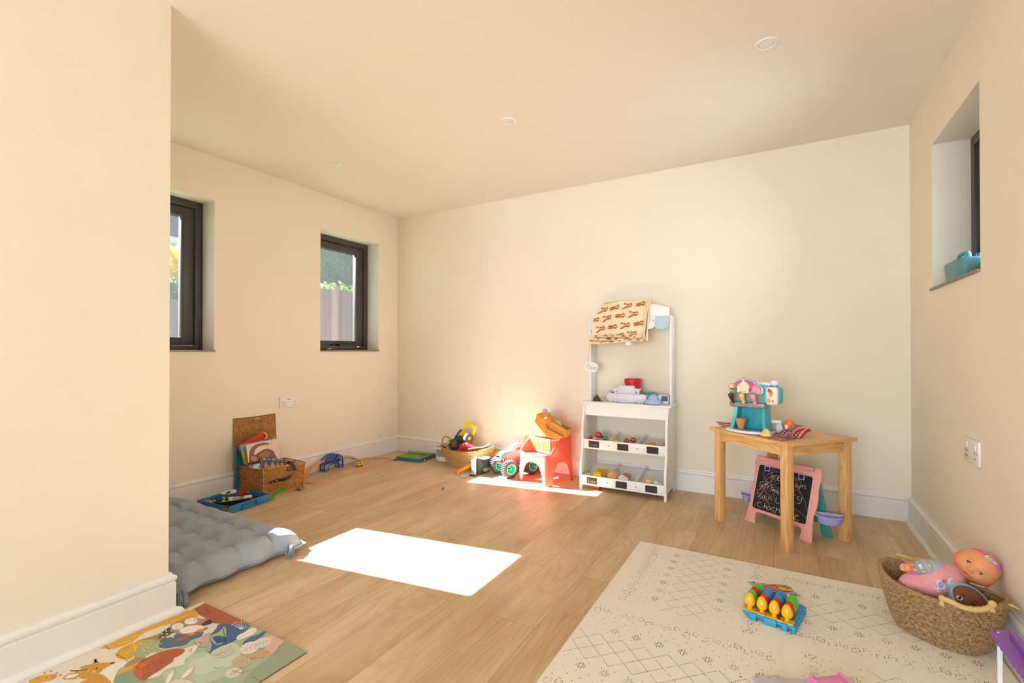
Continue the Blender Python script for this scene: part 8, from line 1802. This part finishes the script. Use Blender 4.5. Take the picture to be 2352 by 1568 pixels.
# grey rabbit print on the chest
mb = MB()
def pr(c, pts, l): mb.mat(M('print_' + c.strip('#'), c, .6)).flat([toptorso(2040 + a / 8.4, 1250 + b / 8.4, .0012 + .0004 * l) for a, b in [(p.x, p.y) for p in cr([(x, y, 0) for x, y in pts], 3, True)]])
pr('#e9e6ee', [(930, 730), (960, 700), (1040, 680), (1110, 720), (1160, 650), (1230, 640), (1240, 680), (1180, 740), (1250, 740), (1350, 760), (1350, 800), (1260, 820), (1205, 820), (1190, 890), (1140, 920), (1040, 870), (980, 915), (920, 870), (880, 800), (940, 790)], 0)
pr('#a5a9c2', [(960, 740), (1000, 710), (1100, 730), (1180, 780), (1195, 840), (1160, 885), (1100, 885), (1010, 840), (960, 790)], 1)
pr('#b9bdd0', [(1130, 720), (1165, 665), (1225, 655), (1215, 690), (1160, 740)], 1); pr('#b9bdd0', [(1180, 770), (1260, 750), (1330, 770), (1330, 795), (1250, 805), (1190, 795)], 1); pr('#f0ecf0', [(1150, 710), (1180, 675), (1210, 670), (1195, 695), (1160, 725)], 2); pr('#f0ecf0', [(1210, 780), (1260, 765), (1310, 778), (1260, 792)], 2)
pr('#a5a9c2', [(900, 815), (960, 800), (1010, 850), (990, 900), (940, 860)], 1); pr('#f0ecf0', [(940, 825), (985, 825), (990, 865), (950, 860)], 2)
pr('#cf4a5a', [(1035, 690), (1080, 675), (1130, 705), (1110, 740), (1060, 735)], 3); pr('#efc65a', [(p[0], p[1]) for p in oval(1082, 708, 14, 10, 8)], 4)
for a, b in ((1003, 748), (1128, 862), (1047, 822)): pr('#3f4562', [(p[0], p[1]) for p in oval(a, b, 10, 8, 8)], 4)
mb.build('rabbit_print', doll, smooth=0)
# ---- second doll: dark cloth face in a blue hood
h2 = hq(1560, 1080, 1.640); d2 = thing('cloth_doll', 'cloth doll with brown face and pale blue hood low in the seagrass basket', 'doll', tuple(h2))
F2 = (-_F * .72 + _U * .62 - _R * .05).normalized(); U2 = (_R * .50 + _U * .62 + _F * .4); U2 = (U2 - F2 * U2.dot(F2)).normalized(); S2 = U2.cross(F2).normalized(); H2 = Matrix(((S2.x, F2.x, U2.x), (S2.y, F2.y, U2.y), (S2.z, F2.z, U2.z)))
m_br2 = M('brown_cloth_face', '#7a4a34', .9, var=.03, scale=40, bump=.2, bscale=600)
mb = MB().mat(m_br2); mb.ell((0, 0, 0), (.052, .030, .046), rot=H2, nu=48, nv=32); mb.build('face', d2)
mb = MB().mat(FAB('#93acc0')); V = []; ring = []
for i in range(64):
    a = 2 * PI * i / 64; ring.append(H2 @ Vector((.054 * math.cos(a), .002, .049 * math.sin(a))))
mb.tube(ring, .0065, 10, closed=True); mb.ell(H2 @ Vector((0, -.022, 0)), (.056, .030, .052), rot=H2, nu=36, nv=22); mb.build('hood', d2)
mb = MB()
def f2(a, b, l): 
    o_ = _C; d_ = ray(2040 + a / 8.4, 1250 + b / 8.4); Hi = H2.transposed(); oo = Hi @ (o_ - h2); dd = Hi @ d_; S_ = Vector((1 / .052, 1 / .030, 1 / .046)); o3 = Vector((oo.x * S_.x, oo.y * S_.y, oo.z * S_.z)); d3 = Vector((dd.x * S_.x, dd.y * S_.y, dd.z * S_.z)); A_ = d3.dot(d3); B_ = o3.dot(d3); C0 = o3.dot(o3) - 1; disc_ = B_ * B_ - A_ * C0
    t_ = (-B_ - math.sqrt(disc_)) / A_ if disc_ > 0 else -B_ / A_
    return H2 @ (oo + dd * (t_ - .0006 - .0004 * l)) if True else 0
mb.mat(PR('#e6e0dc')).flat([f2(a, b, 1) for a, b in oval(1378, 1030, 66, 44, 18, .35)]); mb.mat(PR('#2a1d1a')).flat([f2(a, b, 2) for a, b in oval(1380, 1025, 42, 38, 18)]); mb.mat(PR('#e6e0dc')).flat([f2(a, b, 3) for a, b in oval(1362, 1012, 11, 11, 10)])
mb.mat(PR('#2a1d1a')).flat([f2(a, b, 2) for a, b in oval(1640, 1150, 40, 14, 12, .3)])
for pl_ in ([(1390, 960), (1440, 968), (1485, 1000)], [(1640, 1080), (1700, 1100), (1740, 1150)]):
    c_ = cr([(a, b, 0) for a, b in pl_], 5); mb.mat(PR('#2a1d1a')).tube([f2(p.x, p.y, 2) for p in c_], .0008, 5)
mb.build('printed_features', d2, smooth=0)
mb = MB().mat(FAB('#d793a8')); mb.ell(hq(1900, 910, 1.70) - h2, (.016, .013, .013), nu=20, nv=14); mb.ell(hq(1880, 1010, 1.70) - h2, (.009, .010, .012), nu=16, nv=10); mb.ell(hq(1880, 1100, 1.71) - h2, (.014, .012, .020), nu=16, nv=10); mb.build('pink_bobble', d2)
# dolls rest on a soft bundle filling the basket
solo('folded_blanket', MB().mat(FAB('#caa6a0')).ell((0, 0, 0), (.105, .078, .055), nu=30, nv=16), 'bundle of dusty pink cloth under the dolls in the seagrass basket', 'cloth', (DBC.x, DBC.y, MZ + .065), rot=(0, 0, DBR))

# ================================================================ purple toy table at the right edge, lilac and pink toy pieces
m_pur = P('#8a52b8', .35); m_pur2 = P('#6f3aa6', .35)
PZ = .262
def pq(a, b, z): return FL(2270 + a / 11.366, 1430 + b / 11.366, z)
pc = pq(95, 190, PZ); pt = thing('purple_toy_table', 'purple scalloped toy table top on white legs at the right edge of the picture', 'toy table', (pc.x, pc.y, 0))
e1 = (pq(930, 1310, PZ) - pc); e1.z = 0; L1 = .34; e1.normalize(); e2_ = Vector((-e1.y, e1.x, 0)); 
tst = pq(470, 190, PZ) - pc; e2_ = e2_ if e2_.dot(tst) > 0 else -e2_
e2_ = Vector((tst.x, tst.y, 0)).normalized()
def PL_(a, b, z=0): return tuple(e1 * a + e2_ * b + Vector((0, 0, z)))
W2x = min(.20, (.640 - pc.x) / max(.2, (e2_.x)) if e2_.x > 0 else .2)
mb = MB().mat(m_pur); pl_ = [(0, 0)]
nsc = 17
for i in range(nsc):
    a0 = L1 * i / nsc; pl_ += [(a0 + L1 / nsc * (.5 - .5 * math.cos(PI * k / 4)), -.0042 * math.sin(PI * k / 4)) for k in range(1, 5)]
pl_ += [(L1, .045), (.012, .045)] if False else [(L1, .05), (0, .05)]
mb.prism([PL_(a, b)[:2] for a, b in pl_], .016, 'z', (0, 0, PZ - .016)); mb.build('table_edge', pt, smooth=30)
mb = MB().mat(m_pur); mb.prism([PL_(a, b)[:2] for a, b in ((0.03, .035), (L1 - .02, .02), (L1 - .02, .052), (.03, .052))], .028, 'z', (0, 0, PZ - .010), bev=.004); mb.build('raised_panel', pt)
mb = MB().mat(P('#e9e6ea', .35))
for a, b in ((.020, .014), (.30, .014)):
    p = Vector(PL_(a, b)); mb.cyl((p.x, p.y, MZ + .001), (p.x, p.y, PZ - .014), .0058, n=16); mb.lathe([(.007, 0), (.008, .01), (.0065, .03)], 16, c=(p.x, p.y, MZ))
    leg_ = mb.build('leg', pt); mb = MB().mat(P('#e9e6ea', .35))
MB().mat(P('#d9d6dc', .3)).ell(PL_(.014, .012, PZ + .001), (.003, .003, .002), nu=10, nv=6).build('screw', pt)
# lilac slab + pink box, cut by the bottom edge of the picture
def sq(a, b, z): return FL(1720 + a / 9.046, 1530 + b / 9.046, z)
l0 = sq(80, 210, MZ + .022); lt_ = thing('lilac_toy_part', 'pale lilac toy plate with round studs at the bottom edge of the picture', 'toy', (l0.x, l0.y, MZ))
pl_ = [sq(*p, MZ + .022) - l0 for p in ((60, 220), (130, 180), (370, 180), (390, 172), (620, 170), (690, 215), (1180, 262), (1200, 232), (1260, 235))]
far = [(p.x, p.y) for p in pl_]; dv = Vector((.05, -.16)); near = [(far[-1][0] + dv.x, far[-1][1] + dv.y), (far[0][0] + dv.x, far[0][1] + dv.y)]
mb = MB().mat(P('#cdc8d6', .35)); mb.prism(far + near, .022, 'z', bev=.002); mb.mat(P('#a9a6bc', .35))
for a, b in ((170, 200), (420, 232), (612, 238), (1168, 320)): q = sq(a, b, MZ + .022) - l0; mb.cyl((q.x, q.y, .022), (q.x, q.y, .0228), .004, n=12)
mb.build('plate', lt_)
k0 = sq(1280, 235, MZ + .034); kt = thing('pink_toy_box', 'bright pink toy drawer with rounded ends lying against the lilac plate', 'toy', (k0.x, k0.y, MZ))
ka, kb = sq(1290, 240, MZ + .034) - k0, sq(1900, 170, MZ + .034) - k0; ka.z = kb.z = 0; ed = (kb - ka); EL = ed.length; kang = math.atan2(ed.y, ed.x)
mb = MB().mat(P('#ea8fc0', .3)); mb.T = Matrix.Rotation(kang, 4, 'Z'); mb.bx(.004, EL - .004, -.004, .0, .004, .034, bev=.001); mb.bx(.004, EL - .004, -.13, 0, .002, .008, bev=.001)
for x in (0, EL): mb.prism([(y, z) for y, z in rrect(-.13, .0, .006, .040, .008, 4)], .007, 'x', (x - .0035, 0, 0), bev=.001)
mb.bx(.004, EL - .004, -.08, -.002, .030, .035, bev=.001); mb.build('drawer', kt)
mb = MB().mat(P('#d9589a', .3)); mb.T = Matrix.Rotation(kang, 4, 'Z'); mb.bx(EL * .35, EL - .012, -.075, -.062, .026, .031, bev=.001); mb.build('handle_slot', kt)

# ================================================================ windowsill caddy, sockets, downlights, marks
cad = thing('storage_caddy', 'teal plastic storage caddy with a loop handle standing on the right wall windowsill', 'caddy', (.765, 3.045, 1.365))
m_tc = P('#5f9498', .45)
def cadf(u, v):
    a = 2 * PI * u; c, s = superell(a, 4); k = .86 + .14 * v; return (.056 * c * k, .125 * s * k, .100 * v + (.008 * abs(s) ** 4 * v))
mb = MB().mat(m_tc); mb.grid(cadf, 64, 10, cu=True); mb.flat([(.056 * .86 * superell(2 * PI * i / 64, 4)[0], .125 * .86 * superell(2 * PI * i / 64, 4)[1], 0.0005) for i in range(64)]); mb.build('caddy_body', cad, smooth=50, solid=.003)
mb = MB().mat(m_tc); mb.tube(cr([(0, -.062, .085), (0, -.064, .118), (0, -.050, .138), (0, -.025, .142), (0, .025, .142), (0, .050, .138), (0, .064, .118), (0, .062, .085)], 6), .0085, 10, flat=1.4); mb.bx(-.002, .002, -.115, .115, .01, .095); mb.build('loop_handle', cad)
solo('blue_bottle', MB().mat(P('#2a4fc4', .3)).lathe([(0, 0), (.016, 0), (.016, .095), (.008, .110), (.008, .125), (0, .125)], 18), 'dark blue bottle standing in the teal caddy', 'bottle', (.790, 2.985, 1.369))
solo('green_bottle', MB().mat(P('#4f8a5a', .3)).lathe([(0, 0), (.014, 0), (.014, .095), (.007, .108), (.007, .120), (0, .120)], 18), 'green bottle in the teal caddy behind its handle', 'bottle', (.790, 2.940, 1.369))
solo('blue_ball', MB().mat(P('#38a4dc', .3)).ell((0, 0, 0), (.022, .022, .018)), 'light blue ball shaped top peeping over the rim of the teal caddy', 'toy', (.742, 3.075, 1.460))
# double sockets
m_sock = P('#ece7e2', .35); m_slot = P('#4d4541', .6)
def socket(label, loc, face, w_, h_, usb):
    # face: +1 looks to +x, -1 looks to -x
    t = thing('wall_socket', label, 'socket', loc); d = .008 * face; mb = MB().mat(m_sock); mb.bx(0, d, -w_ / 2, w_ / 2, -h_ / 2, h_ / 2, bev=.0015); mb.build('socket_plate', t)
    for sy in (-1, 1):
        cy = sy * w_ * .30; mb = MB().mat(P('#f4f1ee', .3)); mb.box((d, cy, h_ * .22), (.004, .012, .022), rot=(0, .08, 0), bev=.001); mb.build('switch', t)
        mb = MB().mat(m_slot)
        for y_, z_, a_, b_ in ((cy - .011, -.003, .0022, .0040), (cy + .009, -.001, .0020, .0062), (cy - .002, -.026, .0036, .0022), (cy + .014, -.026, .0036, .0022)): mb.bx(d, d + .0008 * face, y_ - a_, y_ + a_, z_ - b_ / 1.2, z_ + b_ / 1.2)
        mb.build('pin_holes', t, smooth=0)
    if usb:
        mb = MB().mat(m_slot); mb.bx(d, d + .0008 * face, -.013, -.003, h_ * .20, h_ * .26); mb.bx(d, d + .0008 * face, .004, .014, h_ * .20, h_ * .26); mb.build('usb_ports', t, smooth=0)
socket('white double wall socket with two charging ports above the wicker hamper', (XL + .0005, 2.439, .622), 1, .160, .092, True)
socket('white double wall socket on the right wall above the doll basket', (XR - .0005, 2.622, .627), -1, .168, .098, False)
# recessed downlights
m_dl = P('#ebe7e4', .4); m_ref = M('downlight_reflector', '#c9c2ba', .25, metal=.6); m_len = M('frosted_lens', '#ddd8d0', .3, var=.05, scale=90)
def downlight(x, y, label):
    t = thing('ceiling_downlight', label, 'light', (x, y, H)); r = .045
    MB().mat(m_dl).lathe([(.030, -.002), (.034, -.006), (.047, -.005), (.0485, -.002), (.0485, 0), (.030, 0)], 48).build('trim_ring', t)
    MB().mat(m_ref).lathe([(.031, -.003), (.029, -.0015), (.022, -.001)], 40, caps=False).build('reflector', t)
    MB().mat(m_len).lathe([(0, -.0016), (.022, -.0012), (.022, -.0006), (0, -.0006)], 32).build('lens', t)
for (x, y, l) in ((-.054, 2.403, 'round white recessed downlight nearest the right wall'), (-1.423, 2.443, 'round white recessed downlight, the middle one of three'), (-2.873, 2.408, 'round white recessed downlight nearest the left wall windows')): downlight(x, y, l)
# rawlplug hole and scuffs
q = XP(872, 1000, XL); solo('wall_plug', MB().mat(P('#8a5f45', .6)).cyl((0, 0, 0), (.002, 0, 0), .0045, n=12), 'tiny brown wall plug above the skirting of the left wall', 'wall plug', (XL + .0002, q.y, q.z))
# leafy sprig on the sill of window 2
sp_ = MB().mat(M('sprig_leaf', '#6fa05a', .5, var=.15, scale=60, transl=.2)); r5 = random.Random(9)
for i in range(9):
    a = r5.uniform(0, 6.28); l_ = r5.uniform(.012, .022); d_ = Vector((math.cos(a) * .5, math.sin(a), .35)).normalized(); leafp(sp_, Vector((0, 0, .006)) + d_ * .004, Vector((0, 0, .006)) + d_ * l_, .007)
solo('sill_plant', sp_, 'small green leafy sprig lying on the sill of the window near the corner', 'plant', (-3.56, 2.885, 1.044))
